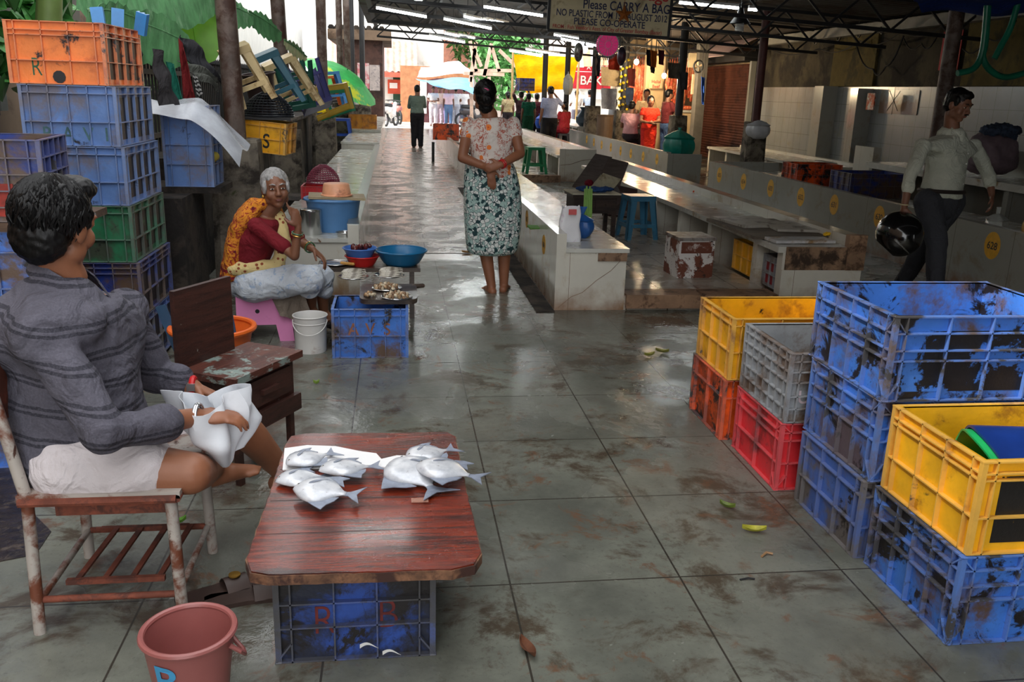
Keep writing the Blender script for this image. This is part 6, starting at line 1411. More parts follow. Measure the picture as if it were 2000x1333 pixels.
# ---------------- lights ----------------
def tube_light(label,a,b,real=False):
    a=Vector(a);b=Vector(b); t=thing('tube_light',label,'tube light',a.lerp(b,.5)); c=a.lerp(b,.5)
    MB().bar(a-c+Vector((0,0,.035)),b-c+Vector((0,0,.035)),.05,.035).build('fitting',M['wht'],t)
    MB().tube([a-c,b-c],.017,10).build('tube',M['lamp'],t,smooth=True)
    for q in (a.lerp(b,.2),a.lerp(b,.8)): MB().tube([q-c+Vector((0,0,.05)),Vector((q.x,q.y,max(zr(q.x)-.0,q.z+.1))) -c],.005,5).build('hanger',M['black'],t)
    return t
TL=[(735,15,833,33,13.6,'lit tube light at the top left of the roof, over the aisle'),(867,37,960,56,15.5,'lit tube light second from the left, over the aisle'),(945,13,1060,31,13.3,'long lit tube light nearest above the woman'),
 (838,70,908,83,19.5,'lit tube light low over the far aisle'),(995,99,1058,110,22,'lit tube light left of the yellow tarpaulin top'),(1027,96,1093,107,21.5,'lit tube light over the yellow tarpaulin'),(1096,76,1168,90,17,'lit tube light left of the pink star lantern'),
 (1327,5,1442,16,12.2,'lit tube light alone at the upper right of the roof'),(810,-2,824,2,14,'short end of a lit tube at the top of the picture'),(1082,68,1130,76,18.2,'lit tube light behind the one near the pink lantern')]
for a,b_,c_,d_,Y,lab in TL: tube_light(lab,V(a,b_,Y),V(c_,d_,Y))
tube_light('lit tube light under the near roof sheet, above the fish seller',Vector((-.45,6.6,2.75)),Vector((.1,6.6,2.72)))
for i,(px,py,Y,lab) in enumerate(((925,33,16,'first'),(943,37,17.4,'second'),(964,39,18.4,'third'),(983,42,17.2,'fourth'))):
    q=V(px,py,Y); tube_light(lab+' of the four short end-on lit tubes in the upper row',q-Vector((.16,0,0)),q+Vector((.16,.6,0)))
for i,(px,py,Y,lab) in enumerate(((884,66,20,'first'),(899,69,21,'second'),(911,70,22,'third'),(929,73,21,'fourth'))):
    q=V(px,py,Y); tube_light(lab+' of the four short end-on lit tubes in the lower row',q-Vector((.16,0,0)),q+Vector((.16,.6,0)))
q=V(1470,19,12.2); tube_light('short lit end of a tube to the right of the lone tube light',q-Vector((.06,0,0)),q+Vector((.06,.0,0)))
def bulb(label,p,r,es,col=(1,.75,.45,1),lamp=0):
    t=thing('light_bulb',label,'light bulb',p); em=mat('lit_bulb',(1,1,1,1),emis=col,es=es)
    MB().ell((0,0,0),(r,r,r*1.15)).build('glass',em,t,smooth=True); MB().tube([(0,0,r),(0,0,r+.06)],.018,8).build('socket',M['black'],t); MB().tube([(0,0,r+.05),(0,.0,max(r+.3,zr(p.x)-p.z))],.005,5).build('cord',M['black'],t)
    if lamp:
        l=bpy.data.lights.new('bulb_light','POINT'); l.energy=lamp; l.color=col[:3]; l.shadow_soft_size=.1; o=bpy.data.objects.new('bulb_light',l); COL.objects.link(o); o.parent=t; o.location=(0,-.15,-.1)
bulb('glowing warm bulb hanging in front of the meat stall',V(1297,148,18.6),.05,40,lamp=140)
bulb('glowing bulb at the left end of the meat stall top',V(1243,121,21),.06,20,lamp=90)
bulb('white unlit-looking bulb hanging near the star lanterns',V(1142,97,16),.06,2,(1,1,.95,1))
t=thing('spiral_lamp','unlit spiral energy-saving lamp under the lone tube light','lamp',V(1445,46,12))
MB().tube([(.05*math.cos(a),.05*math.sin(a),-.012*a/ PI) for a in [k*.4 for k in range(64)]],.012,6).build('spiral',M['wht'],t,smooth=True); MB().lathe([(.14,-.0),(.05,.12),(.03,.2)],n=20,cap=False).build('shade',M['black'],t,smooth=True); MB().tube([(0,0,.2),(0,0,zr(5)-V(1445,46,12).z)],.006,5).build('cord',M['black'],t)
# ---------------- sign ----------------
YS=9.6; a=V(1073,57,YS); b_=V(1303,72,YS); W_=(b_-a).length; Hs=.66; dx=(b_-a).normalized()
t=thing('hanging_sign','cream banner asking shoppers to carry a bag, hanging from the roof','sign',a)
ang_=math.atan2(-dx.z,dx.x); upv=Vector((dx.z*-1,0,dx.x))
T=basis(dx,Vector((0,1,0)),upv,Vector((0,0,0)))
MB().box((W_/2,.01,Hs/2),(W_,.012,Hs),T).build('banner',mat('cream_banner',hexc(196,184,150),rough=.8,var=.1,dirt=hexc(150,134,104),dthr=.58),t)
MB().bar(T@Vector((-.02,.01,-.01)),T@Vector((W_+.02,.01,-.01)),.03).build('frame',M['black'],t); MB().bar(T@Vector((-.02,.01,Hs)),T@Vector((W_+.02,.01,Hs)),.03).build('frame',M['black'],t)
MB().bar(T@Vector((-.015,.01,0)),T@Vector((-.015,.01,Hs)),.03).build('frame',M['black'],t); MB().bar(T@Vector((W_+.015,.01,0)),T@Vector((W_+.015,.01,Hs)),.03).build('frame',M['black'],t)
navy=mat('navy_lettering',hexc(34,40,74),rough=.7); redl=mat('red_lettering',hexc(170,44,44),rough=.7)
def st(txt,x,z,size,mt,wid,bold=.003):
    q=text_mesh(txt,size,.0005,bold); xs=[v.co.x for v in q.vertices]; wide=wid/(max(xs)-min(xs)); bpy.data.meshes.remove(q)
    TT=frame(T@Vector((x,-.001,z)),T.to_3x3()@Vector((1,0,0)),(0,-1,0)); text_obj('lettering',txt,size,mt,TT,t,bold=bold,wide=wide)
k=W_/230
st('Please CARRY A BAG',146*k,48*k,23*k,navy,168*k,.004); st('NO PLASTIC FROM 1ST AUGUST 2012',119*k,31*k,17*k,navy,215*k,.002); st('PLEASE CO-OPERATE',115*k,17*k,17*k,navy,138*k,.002); st("FROM : Fish Vendor's Assn. of City of Greater Bombay (Bazar)",112*k,6*k,10*k,redl,212*k,.0005); st('Plastic Bags',150*k,72*k,30*k,redl,150*k,.004)
m=MB(); m.tube([T@Vector((28*k+17*k*math.cos(a),-.003,75*k+17*k*math.sin(a))) for a in [2*PI*q/30 for q in range(31)]],.012,6,False); m.bar(T@Vector((18*k,-.003,85*k)),T@Vector((38*k,-.003,65*k)),.02,.005); m.build('prohibition_ring',redl,t)
for x in (.1,W_-.1): MB().tube([T@Vector((x,.01,Hs)),T@Vector((x,.01,Hs))+Vector((0,0,.7))],.006,5).build('hanger',M['black'],t)
# star ornament before the sign
def starm(m,R,r,n,y=0,dep=.03):
    vs=[(0,-dep,0),(0,dep,0)]; 
    for i in range(2*n): a=PI/2+PI*i/n; q=R if i%2==0 else r; vs.append((q*math.cos(a),0,q*math.sin(a)))
    fs=[]
    for i in range(2*n): j=(i+1)%(2*n); fs+= [(0,2+i,2+j),(1,2+j,2+i)]
    m.add(vs,fs)
m=MB(); starm(m,.10,.04,5); m.tube([(0,0,.1),(0,0,.5)],.003,4); setp(m.build('star_ornament',mat('dull_orange_foil',hexc(150,84,30),rough=.4)),'dull orange star ornament hanging in front of the sign','ornament').location=V(1219,28,9.3)
# pink lantern
t=thing('star_lantern','round bright pink paper lantern with white spokes and teal fringe','lantern',V(1186,87,12.5),(.1,0,.2))
R=.155
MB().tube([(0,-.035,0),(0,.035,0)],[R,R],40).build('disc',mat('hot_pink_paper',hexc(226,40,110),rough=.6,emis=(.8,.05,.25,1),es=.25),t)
m=MB()
for i in range(18): 
    a=2*PI*i/18; m.bar((.35*R*math.cos(a),-.037,.35*R*math.sin(a)),(R*.95*math.cos(a),-.037,R*.95*math.sin(a)),.006,.003)
m.tube([(.33*R*math.cos(a),-.038,.33*R*math.sin(a)) for a in [2*PI*q/24 for q in range(25)]],.003,4,False); m.tube([(R*math.cos(a),-.038,R*math.sin(a)) for a in [2*PI*q/30 for q in range(31)]],.006,5,False); m.build('white_spokes',M['wht'],t)
m=MB()
for i in range(44): 
    a=2*PI*i/44; m.bar((R*math.cos(a),0,R*math.sin(a)),((R+.045)*math.cos(a),.01,(R+.045)*math.sin(a)-.01),.016,.006)
m.build('teal_fringe',mat('teal_paper',hexc(30,110,120),rough=.7,dirt=hexc(150,180,180),dthr=.55,ds=20),t); MB().tube([(0,0,R),(0,0,zr(3)-t.location.z)],.003,4).build('cord',M['black'],t)
for px,py,Y,sc2,lab,c1 in ((1130,102,14.5,.15,'silver oval lantern hanging left of the pink lantern',(150,150,140)),(1214,110,15.5,.16,'dark speckled round lantern hanging right of the pink lantern',(70,60,76))):
    t=thing('star_lantern',lab,'lantern',V(px,py,Y)); MB().ell((0,0,0),(sc2*.5,sc2*.5,sc2),n=14).build('body',mat('foil_%d'%px,hexc(*c1),rough=.35,metal=.4,var=.4,vs=14,dirt=hexc(90,30,40),dthr=.54,ds=8),t,smooth=True); MB().tube([(0,0,sc2),(0,0,zr(3)-t.location.z)],.004,4).build('cord',M['black'],t)
def hangcloth(label,px0,py0,px1,py1,Y,c,seed=0,cat='clothing',name='hanging_cloth'):
    o=hc0(label,px0,py0,px1,py1,Y,c,seed,cat,name); w_=(V(px1,py0,Y)-V(px0,py0,Y)).length
    for dx in (.1*w_,.9*w_): MB().tube([(dx,0,-.03),(dx,0,zr(o.location.x)-o.location.z)],.005,4).build('cord',M['black'],o)
    return o
def hc0(label,px0,py0,px1,py1,Y,c,seed,cat,name):
    return drape(label,name,[V(px0,py0,Y),V(px1,py0+2,Y),V(px1-2,py1,Y),V(px0+1,py1-3,Y)],clothmat(name+'_%d'%px0,hexc(*c)),8,8,.02,cat,.008,seed)
hangcloth('orange-red cloth hanging below the pink lantern',1188,104,1212,138,17,(206,60,30),1)
hangcloth('beige curtain hanging over a stall behind the dark posts',1174,130,1213,170,22,(168,150,120),2,'curtain')
hangcloth('white counter front cloth under the beige curtain',1174,172,1205,215,23,(200,200,206),3,'curtain')
hangcloth('orange cloth hanging from the roof before meat stall',1270,98,1283,132,16.5,(176,90,26),4)
hangcloth('dark maroon cloth hanging right of the orange cloth',1285,97,1297,128,16.5,(84,28,40),5)
hangcloth('black garment hanging left of the orange cloth',1262,96,1272,130,16.6,(26,26,30),6)
hangcloth('long black scarf end hanging under the orange cloth',1270,125,1280,144,16.6,(24,24,28),7)
hangcloth('red-brown shirt hanging on the garlanded post',1226,133,1242,170,20.5,(110,44,40),8)
hangcloth('faded jeans hanging under the red-brown shirt',1222,170,1238,208,20.4,(62,74,100),9)
hangcloth('dark jacket hanging on a slim dark post',1160,110,1173,150,19,(30,28,32),10)
hangcloth('blue cloth strip by the electric meter boards',1369,150,1376,205,18.5,(36,80,170),11)
hangcloth('grey-green shirt hanging on the dark post by the bulb',1304,122,1330,155,16.8,(92,88,78),12)
hangcloth('dark grey trousers hanging on the post by the bulb',1327,140,1344,176,16.7,(58,56,60),13)
bag('plastic_bag','pale grey bag hanging from a post before the yellow tarpaulin',(V(1109,168,22).x,22,V(1109,185,22).z),.15,.5,mat('grey_bag',hexc(140,140,136),rough=.5),11)
bag('plastic_bag','large teal plastic bag standing on the end of the far numbered wall',(VX(1328,285,5.05).x,15.5,.42),.30,.50,mat('teal_bag',hexc(14,130,116),rough=.35,alpha=.92,bump=.5,bs=6),12)
bag('plastic_bag','white plastic bag tied round the dark red post base',(6.0,14.25,.86),.19,.30,mat('grey_white_bag',hexc(180,182,186),rough=.4,bump=.6,bs=10),13,knot=False)
# garland
m=MB()
for i in range(40): a=i*1.1; m.ell((.1*math.cos(a),.1*math.sin(a),.03*i),(.04,.04,.035),n=8,m=5)
o=m.build('garland',mat('marigold_garland',hexc(196,170,30),rough=.7,var=.5,vs=8),smooth=True); o.location=(5.6,21.8,1.15); setp(o,'marigold garland wound round a dark post','garland')
# hoses
hm_=mat('green_hose',hexc(16,110,84),rough=.35)
for lab,pts in (('thick green hose forking left of a pair in the upper right',[(1930,-20),(1924,60),(1916,110),(1900,135),(1870,143)]),('green hose curling right from the fork in upper right',[(1932,-20),(1925,80),(1920,112),(1935,138),(1965,151),(2010,140)]),('second green hose hanging at the upper right corner',[(1995,-20),(1975,50),(1955,90),(1942,115)])):
    P=[V(x,y,8.2) for x,y in pts]; Q=[]
    for i in range(len(P)-1):
        for k in range(6):
            t_=k/6; p0=P[max(i-1,0)];p1=P[i];p2=P[i+1];p3=P[min(i+2,len(P)-1)]
            Q.append(.5*((2*p1)+(p2-p0)*t_+(2*p0-5*p1+4*p2-p3)*t_*t_+(3*p1-p0-3*p2+p3)*t_**3))
    Q.append(P[-1]); c=Q[0]; o=MB().tube([q-c for q in Q],.03,10).build('hose',hm_,smooth=True); o.location=c; setp(o,lab,'hose')
drape('dark blue tarpaulin sagging under the roof at the upper right','blue_tarp',[V(1770,-25,7.6),V(2020,-25,7.6),V(2010,30,8.6),V(1800,20,8.6)],clothmat('deep_blue_tarp',hexc(16,50,130)),16,10,.03,'tarpaulin')
# cables on the right
def cable(label,pts,r=.010,grp=None):
    P=[VX(x,y,XW-.16) for x,y in pts]; Q=[]
    for i in range(len(P)-1):
        for k in range(6):
            t_=k/6; s=P[i].lerp(P[i+1],t_); s.z-=.12*math.sin(PI*t_); Q.append(s)
    Q.append(P[-1]); c=Q[0]; o=MB().tube([q-c for q in Q],r,5).build('cable',M['black'],smooth=True); o.location=c; setp(o,label,'cable',grp)
cable('long sagging black cable along the upper right wall',[(1500,95),(1600,95),(1680,80),(1760,62),(1850,45)]); cable('black cable drooping in a V between yellow plaster patches',[(1672,85),(1705,135),(1730,130),(1765,70)],.014)
cable('thin cable loop below the eave gutter near the post',[(1765,75),(1800,85),(1830,72)]); cable('thin black cable in front of the yellow patch at right',[(1880,95),(1930,75),(1985,40)])
for i,px in enumerate((1545,1595,1640,1680,1725)): cable('short black cable loop hanging from the eave gutter',[(px,62-.16*(px-1545)),(px-6,75-.16*(px-1545)),(px+2,88-.18*(px-1545))],.012,'cable loops under the eave gutter')
# posters on right wall
def wallpanel(name,label,px0,py0,px1,py1,mt,x=XW-.03,cat='poster',th=.02):
    a=VX(px0,py0,x);b=VX(px1,py1,x); o=MB().bb(-th,0,-(a.y-b.y)/2,(a.y-b.y)/2,-(a.z-b.z)/2,(a.z-b.z)/2).build(name,mt); o.location=(x,(a.y+b.y)/2,(a.z+b.z)/2); setp(o,label,cat); return o
wp=thing('poster','red poster reading Wholesale Chicken with a round bird picture','poster',(XW-.032,(VX(1840,100,XW-.06).y+VX(1868,100,XW-.06).y)/2,(VX(1840,60,XW-.06).z+VX(1868,138,XW-.06).z)/2))
ww=abs(VX(1833,100,XW-.06).y-VX(1870,100,XW-.06).y); hh=abs(VX(1850,62,XW-.06).z-VX(1850,138,XW-.06).z)
MB().bb(-.01,0,-ww/2,ww/2,-hh/2,hh/2).build('sheet',mat('red_poster',hexc(170,20,34),rough=.7),wp)
for s,z,sz in (('Wholesale',.04,.13),('Chicken',-.06,.14)): text_obj('lettering',s,sz*ww*1.35,M['wht'],frame((-.012,0,z*hh*1.5),(0,-1,0),(-1,0,0)),wp,bold=.002)
MB().tube([(-.011,0,-hh*.32),(-.014,0,-hh*.32)],[hh*.13,hh*.13],24).build('round_picture',M['wht'],wp); MB().ell((-.016,0,-hh*.33),(.004,hh*.06,hh*.08)).build('bird_shape',M['ink'],wp)
wallpanel('wall_notice','small orange and white notice stuck on the white tiled pillar',1697,182,1707,215,mat('orange_notice',hexc(196,90,54),rough=.7,dirt=hexc(210,200,190),dthr=.52,ds=14),XW-.281)
wallpanel('chalk_panel','pale tiled panel with faint pencilled star drawing',1722,176,1790,225,M['tiledk'],XW-.01,'panel',.005)
dp=thing('pencil_drawing','faint pencilled eight-line star drawn on the tiles','drawing',VX(1745,197,XW-.02)); m=MB()
for i in range(4): a=PI*i/4; m.bar((0,-.22*math.cos(a),-.22*math.sin(a)),(0,.22*math.cos(a),.22*math.sin(a)),.006,.002)
m.build('lines',M['brick'],dp)
# bright shop at right edge
wallpanel('lit_shelf','dimly lit shop opening with packets at the right edge',1975,40,2010,95,mat('brown_shop_board',hexc(96,64,36),rough=.7),XW+.028,'shelf')
for i,(px,c_) in enumerate(((1977,(200,90,96)),(1986,(210,200,120)),(1995,(40,130,90)))): wallpanel('packet',['red and white packet','yellow packet','green packet'][i]+' on shelf at the right edge of the wall',px-4,105,px+5,142,mat('packet_%d'%i,hexc(*c_),rough=.5,dirt=hexc(220,220,220),dthr=.56,ds=6),XW+.028,'packet')
# ---------------- meat stall ----------------
t=thing('meat_stall','warmly lit meat stall with white pillar and marble counter','stall',(7.3,20.6,0))
sw_=mat('stall_cream_wall',hexc(206,180,140),rough=.8,var=.1)
pL=V(1262,150,21.5); pR=V(1298,150,21.5)
t.location=(0,0,0); 
MB().bb(pL.x,pR.x,21.5,21.7,0,3.0).build('pillar',sw_,t)
cA=V(1318,215,20.2); cB=V(1348,215,20.2); MB().bb(cA.x-.5,cB.x+.1,20.1,20.9,0,1.15).build('counter',sw_,t); MB().bb(cA.x-.55,cB.x+.15,20.05,20.95,1.15,1.2).build('counter_top',M['top'],t)
MB().bb(V(1225,100,23.4).x,V(1375,100,23.4).x,23.4,23.5,0,3.4).build('back_wall',sw_,t)
MB().bb(V(1232,100,22).x,V(1262,100,22).x,22.0,22.05,2.35,2.42).build('rail',M['black'],t); MB().bb(V(1305,100,21).x,V(1355,100,21).x,21.0,21.05,2.3,2.36).build('rail',M['black'],t)
a=V(1270,155,21.4); b_=V(1294,173,21.4); sg=thing('stall_sign','small cream sign with red words Hallal Beef on the stall pillar','sign',((a.x+b_.x)/2,21.42,(a.z+b_.z)/2))
MB().box((0,.02,0),(b_.x-a.x,.02,a.z-b_.z),).build('board',mat('cream_sign',hexc(216,192,150),rough=.7),sg)
text_obj('lettering','Hallal',.105,redl,frame((0,.008,.05),(1,0,0),(0,-1,0)),sg,bold=.003); text_obj('lettering','Beef',.105,redl,frame((0,.008,-.06),(1,0,0),(0,-1,0)),sg,bold=.003)
mm=mat('raw_meat',hexc(206,84,52),rough=.35,var=.4,vs=9,dirt=hexc(236,170,120),dthr=.54,ds=12,bump=.8,bs=14)
m=MB(); m.limb([(0,0,0),(.01,0,-.2),(-.01,0,-.45),(.0,0,-.62)],[.02,.06,.075,.035],8); m.tube([(0,0,.0),(0,0,.14)],.006,5)
m0=m.build('hanging_meat',mm,smooth=True); n_=0
for x0,x1,Y,z,n,grp,lab,s in ((1236,1262,22.02,2.22,9,'meat strips on the left rail','long raw meat strip hanging on the left rail of meat stall',1.5),(1306,1352,21.02,2.2,11,'meat cuts on the right rail','raw meat cut hanging behind the bulb on the right rail',1.25)):
    for i in range(n):
        o=m0 if n_==0 else m0.copy()
        if n_: COL.objects.link(o)
        n_+=1; q=V(x0+(x1-x0)*i/(n-1),150,Y); o.location=(q.x,Y-.03,z); o.scale=(1.1,1,s*(.8+.1*(i%4))); o.rotation_euler=(0,0,i); setp(o,lab,'meat',grp)
for i in range(5):
    q=V(1322+i*5,210,20.4); o=MB().ell((0,0,0),(.1,.09,.05)).build('meat_cut',mm,smooth=True); o.location=(q.x,20.3,1.25); setp(o,'raw meat cut lying on the stall counter','meat','meat cuts on the stall counter')
for px,py,w_,h_,lab in ((1352,118,.18,.3,'upper cream electric meter box by the meat stall'),(1360,165,.2,.42,'lower grey electric meter box by the meat stall')):
    q=V(px,py,19.2); o=MB().box((0,0,0),(w_,.1,h_)).build('meter_box',mat('meter_%d'%px,hexc(176,160,130),rough=.6)); o.location=q; setp(o,lab,'meter box')
q=V(1363,195,19.0); setp(MB().bb(q.x-.06,q.x+.14,18.95,19.2,0,2.6).build('wall_pier',mat('grey_pier',hexc(92,88,82),rough=.8)),'grey wall pier between the meat stall and the shutter','pier')
t=thing('round_fan','dark round table fan fixed beside the meter boxes','fan',V(1364,130,18.7)); MB().tube([(.10*math.cos(a),0,.12*math.sin(a)) for a in [2*PI*k/24 for k in range(25)]],.02,6,False).build('ring',M['black'],t)
for k in range(4): a=PI*k/2+.4; MB().grid(lambda u,v:((.02+.07*u)*math.cos(a+.5*(v-.5)),.02*(v-.5),(.02+.08*u)*math.sin(a+.5*(v-.5))),3,3,.004).build('blade',sw_,t)
# ---------------- yellow tarp, bakery ----------------
ytm=clothmat('yellow_tarp',hexc(250,208,10),None,.6,.2); ytm.node_tree.nodes['Principled BSDF'].inputs['Transmission Weight'].default_value=0
def trl(m_,k):
    nt=m_.node_tree; b=nt.nodes['Principled BSDF']; tr=nn(nt,'ShaderNodeBsdfTranslucent'); mx=nn(nt,'ShaderNodeMixShader'); mx.inputs[0].default_value=k
    src=b.inputs['Base Color'].links[0].from_socket; nt.links.new(src,tr.inputs[0]); out=nt.nodes['Material Output']
    nt.links.new(b.outputs[0],mx.inputs[1]); nt.links.new(tr.outputs[0],mx.inputs[2]); nt.links.new(mx.outputs[0],out.inputs[0])
trl(ytm,.65)
drape('large bright yellow tarpaulin hanging across the far opening','yellow_tarp',[V(1002,106,31),V(1131,112,31),V(1117,175,31),V(1013,175,31)],ytm,20,14,.05,'tarpaulin')
drape('lower fold of yellow tarpaulin sagging behind the carried crate','yellow_tarp_fold',[V(1010,150,31.3),V(1104,150,31.3),V(1075,178,31.3),V(1030,184,31.3)],ytm,12,8,.05,'tarpaulin')
t=thing('bakery_sign','red bakery signboard with white letters BAKERY','sign',V(1118,173,34)); w_=3.0; hh=.62
rd=mat('bakery_red',hexc(196,36,56),rough=.5)
MB().bb(0,w_,0,.05,0,hh).build('board',rd,t); MB().bb(0,w_,.01,.05,hh+.02,hh+.3).build('upper_board',rd,t)
text_obj('lettering','BAKERY',.46,M['wht'],frame((1.1,-.01,hh*.48),(1,0,0),(0,-1,0)),t,bold=.012,wide=1.0)
text_obj('lettering','A POPULAR',.22,M['wht'],frame((1.1,-.01,hh+.16),(1,0,0),(0,-1,0)),t,bold=.006)
t=thing('striped_awning','white and orange striped awning above the bakery sign','awning',V(1118,140,33.2))
m=MB(); m2=MB()
for i in range(12): (m if i%2 else m2).grid(lambda u,v:(.3*(i+u),-.6*(1-v),.15+.7*v+.03*i),1,4,.01)
m.build('orange_stripes',mat('tan_stripe',hexc(200,150,110)),t); m2.build('white_stripes',M['wht'],t)
t=thing('bakery_shop','bright bakery shop front with counter and shelves under red sign','shop',V(1118,230,36)); t.location.z=0
MB().bb(-.2,3.2,1.2,1.3,0,3).build('back_wall',M['ywhite'],t); MB().bb(0,3,-.3,.2,0,1.0).build('counter',M['tile'],t)
for z in (1.3,1.7): MB().bb(.1,3,1.0,1.2,z,z+.04).build('shelf',M['wht'],t)
# ---------------- street backdrop ----------------
t=thing('building','pale sunlit building with red tiled eave at the end of the aisle','building',(0,44,0))
pk2=mat('pinkish_render',hexc(220,206,200),rough=.9,var=.06)
a=V(760,150,44); b_=V(866,150,44)
MB().bb(-3,b_.x,0,3,0,9).build('wall',M['ywhite'],t)
zE=V(800,152,43).z
MB().grid(lambda u,v:(-3+(V(815,150,43).x+3)*u,-1.2*(1-v)+.0,zE+.25+1.4*v+.04*math.sin(u*90)),90,2,.03).build('tiled_eave',mat('roof_tile_red',hexc(200,150,136),rough=.8),t)
MB().bb(-3,V(815,150,43).x,-1.25,-1.15,zE,zE+.22).build('fascia',mat('red_fascia',hexc(190,90,70),rough=.6),t)
MB().bb(V(757,165,43).x,V(788,165,43).x,-.6,-.5,zE-.75,zE-.1).build('shop_sign',mat('red_orange_sign',hexc(190,70,40),rough=.6),t)
MB().bb(V(765,165,43).x-.1,V(772,165,43).x+.1,-.63,-.6,zE-.5,zE-.25).build('sign_lettering',M['wht'],t)
MB().bb(V(768,200,44).x,V(785,200,44).x,-.1,0,0,2.4).build('green_doorway',mat('dark_green_door',hexc(30,70,50),rough=.6),t)
MB().bb(V(788,200,44).x,V(796,200,44).x,-.2,0,0,2.6).build('cyan_pillar',mat('cyan_pillar',hexc(120,180,200),rough=.6,dirt=hexc(220,210,60),dthr=.56,ds=3),t)
t=thing('building','pink and cream upper building with grey mossy balcony grid','building',(V(900,120,48).x,48.2,0))
MB().bb(-2.5,6,0,3,0,11).build('wall',pk2,t); MB().bb(-.9,.4,-.1,0,2.5,9).build('pink_panel',mat('salmon_panel',hexc(226,160,140),rough=.9),t)
mg=mat('moss_green_wall',hexc(150,170,90),rough=.9,var=.3); MB().bb(1.0,2.4,-.12,0,2.5,9).build('mossy_panel',mg,t)
m=MB()
for i in range(6): m.bar((.9,-.2,3+.8*i),(2.5,-.2,3+.8*i),.05)
for i in range(5): m.bar((.9+.4*i,-.2,2.6),(.9+.4*i,-.2,8),.05)
m.build('balcony_bars',M['black'],t)
t=thing('shop_front','brown arched shop front behind the street crowd','shop',(V(850,200,42).x,42,0))
MB().bb(-1.6,1.6,0,.3,0,2.5).build('front_wall',mat('tan_brick',hexc(176,120,84),rough=.9,var=.2),t)
dkm=mat('maroon_doors',hexc(90,50,56),rough=.7)
m=MB(); m.prism([(-.9,0),(1.6,0),(1.6,1.7)]+[(.35+1.25*math.cos(a),1.4+.6*math.sin(a)) for a in [PI*k/14 for k in range(1,14)]]+[(-.9,1.4)],-.06,0,Matrix(((1,0,0,0),(0,0,1,0),(0,1,0,0),(0,0,0,1)))); m.build('arched_opening',dkm,t)
MB().bb(-.7,-.4,-.1,-.06,.4,1.9).build('white_notice',M['wht'],t)
blt=clothmat('sky_blue_tarp',hexc(150,200,232),None,.6,.2); trl(blt,.5)
drape('pale blue tarpaulin awning over the street crowd','blue_awning',[V(812,154,38),V(925,152,38),V(925,181,35),V(858,170,35)],blt,18,8,.06,'awning')
drape('white sheet roof above the blue awning','white_awning',[V(822,132,40),V(895,118,40),V(925,142,38),V(815,152,38)],clothmat('white_tarp',hexc(236,236,236)),14,6,.04,'awning')
# scaffold timber
t=thing('timber_scaffold','rough timber props and plank platform before the tree','scaffold',V(935,150,36)); t.location.z=0; tw=mat('pale_timber',hexc(200,170,150),rough=.9,var=.3); z0=0
for i,(x,y,x2,y2) in enumerate(((918,160,930,82),(930,140,918,80),(945,150,960,85),(975,140,960,90),(925,138,1000,138),(905,143,985,146),(975,98,1008,130),(955,150,957,250),(921,150,921,250),(940,130,925,95))):
    a=V(x,y,36)-t.location; b_=V(x2,y2,36)-t.location; MB().bar(a,b_,.13).build('timber',tw,t)
lgb=mat('bright_tree_green',hexc(90,150,80),rough=.5,var=.4,vs=2)  # lighter green for the nearer tree
bush('bright green tree beside the yellow tarpaulin',(V(990,120,40).x,40,3.0),(1.6,1.5,2.6),1500,.4,lgb,'tree',7)
bush('dark green tree behind the timber scaffold',(V(955,100,46).x,46,4.3),(2.2,1.5,2.4),1200,.45,lg,'tree',8)
# motorbikes far
def moto(label,px,py,Y,c,ang=.6):
    q=V(px,py,Y); t=thing('motor_scooter',label,'scooter',(q.x,Y,0),ang)
    for x in (-.55,.55): 
        w_=MB().tube([(x+.26*math.cos(a),0,.28+.26*math.sin(a)) for a in [2*PI*k/20 for k in range(21)]],.05,6,False).build('wheel',M['black'],t,smooth=True); MB().tube([(x,-.04,.28),(x,.04,.28)],.07,10).build('hub',stl,w_)
    pm_=mat('scooter_paint_%d'%px,hexc(*c),rough=.3); MB().limb([(-.5,0,.65),(-.1,0,.62),(.1,0,.4),(.35,0,.45),(.45,0,.8)],[.15,.16,.1,.1,.09],10).build('body_shell',pm_,t,smooth=True)
    MB().limb([(-.5,0,.82),(.0,0,.80)],[.09,.1],8).build('seat',M['black'],t,smooth=True); MB().tube([(.42,-.3,.98),(.45,0,1.0),(.42,.3,.98)],.018,6).build('handlebar',M['black'],t); MB().ell((.52,0,.88),(.06,.08,.08)).build('headlamp',M['wht'],t,smooth=True)
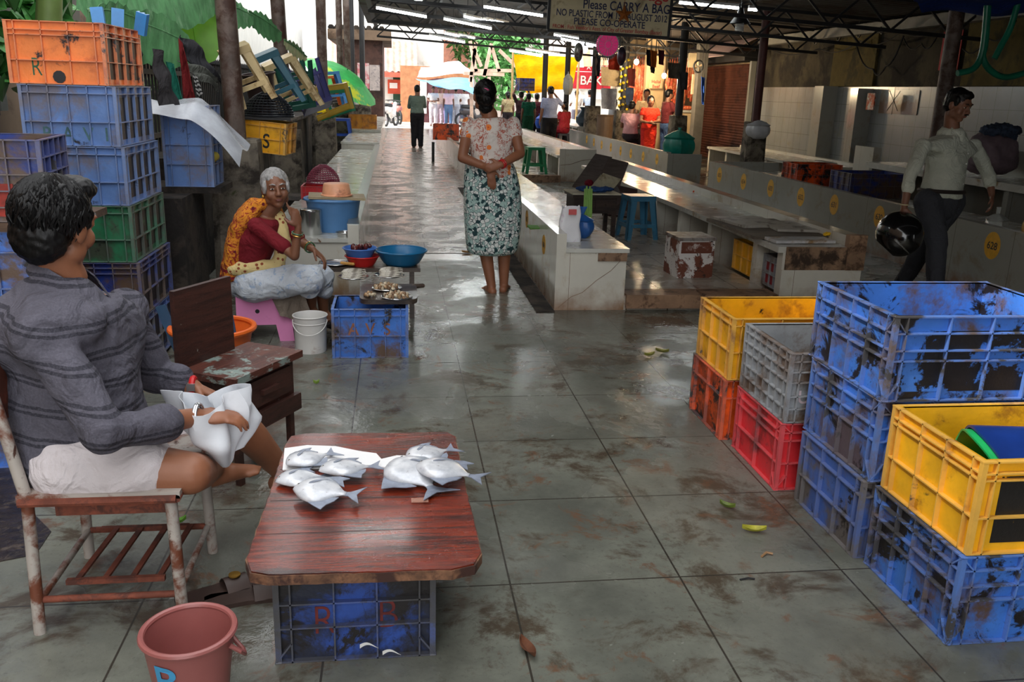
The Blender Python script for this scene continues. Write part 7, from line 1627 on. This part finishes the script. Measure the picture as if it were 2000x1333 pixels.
moto('parked scooter left of the lone person at the aisle end',763,235,37,(220,216,214),1.2); moto('reddish parked scooter in front of the doorway at the aisle end',772,240,39.5,(190,120,110),1.9); moto('dark parked scooter at the right of the street crowd',925,225,38,(60,56,60),.3)
crate('red crate standing on the far counter beside the lone person',(V(850,228,19).x+.25,19.3,.46),.55,.42,.33,'orange',cx=5,cy=4,hz=(.5,),rot=-.1)
for i,(px,Y) in enumerate(((955,20.5),(960,17.5),(940,15.5))): slab('dark flat lid lying on the far counter, '+['farthest','middle','nearest'][i],1.38,Y,.452,.5,.9,.03,M['concdk'],(0,0,0),'counter_lid','lid')
p=V(846,262,19); setp(MB().tube([(p.x,19,0),(p.x,19,.42)],.03,8).build('bollard',M['black']),'short black post standing on the aisle side of far counter','post')
# pot on far counter
t=thing('water_pot','grey-blue metal water pot on the far middle counter','pot',(5.35,V(1140,200,24.6).y+.1,.62)); MB().lathe([(.1,0),(.2,.1),(.21,.25),(.1,.38),(.07,.45),(.12,.52)],n=24).build('body',mat('grey_blue_pot',hexc(70,86,100),rough=.4,metal=.3),t,smooth=True); t.location=(V(1140,215,24.8).x,24.8,.62)
# stall barrels behind
setp(MB().lathe([(.2,0),(.2,.55),(.21,.6)],n=20).build('canister',mat('brown_canister',hexc(96,76,60),rough=.5)),'brown drum on a counter behind the dark posts','drum').location=(5.1,21.5,.42)
for (px,Y,lab,c_) in ((1233,19.5,'dull red plastic stool under the seated pink-shirted person',(120,50,50)),(1198,24.9,'grey plastic stool under the seated person in white',(120,120,120)),(1102,23.3,'dark plastic stool under the seated person in red sari',(50,50,60))):
    plastic_stool(lab,(V(px,225,Y).x,Y,0),pm('seat_plastic_%d'%px,c_),.26,.34,.47)
for x_,z_ in ((V(1002,106,31).x,V(1002,106,31).z),(V(1131,112,31).x,V(1131,112,31).z)):
    setp(MB().tube([(x_,31,0),(x_,31,z_+.1)],.04,8).build('bamboo_pole',mat('bamboo',hexc(170,140,90))),'bamboo pole holding a top corner of the yellow tarpaulin, '+('left' if x_<5 else 'right'),'pole')
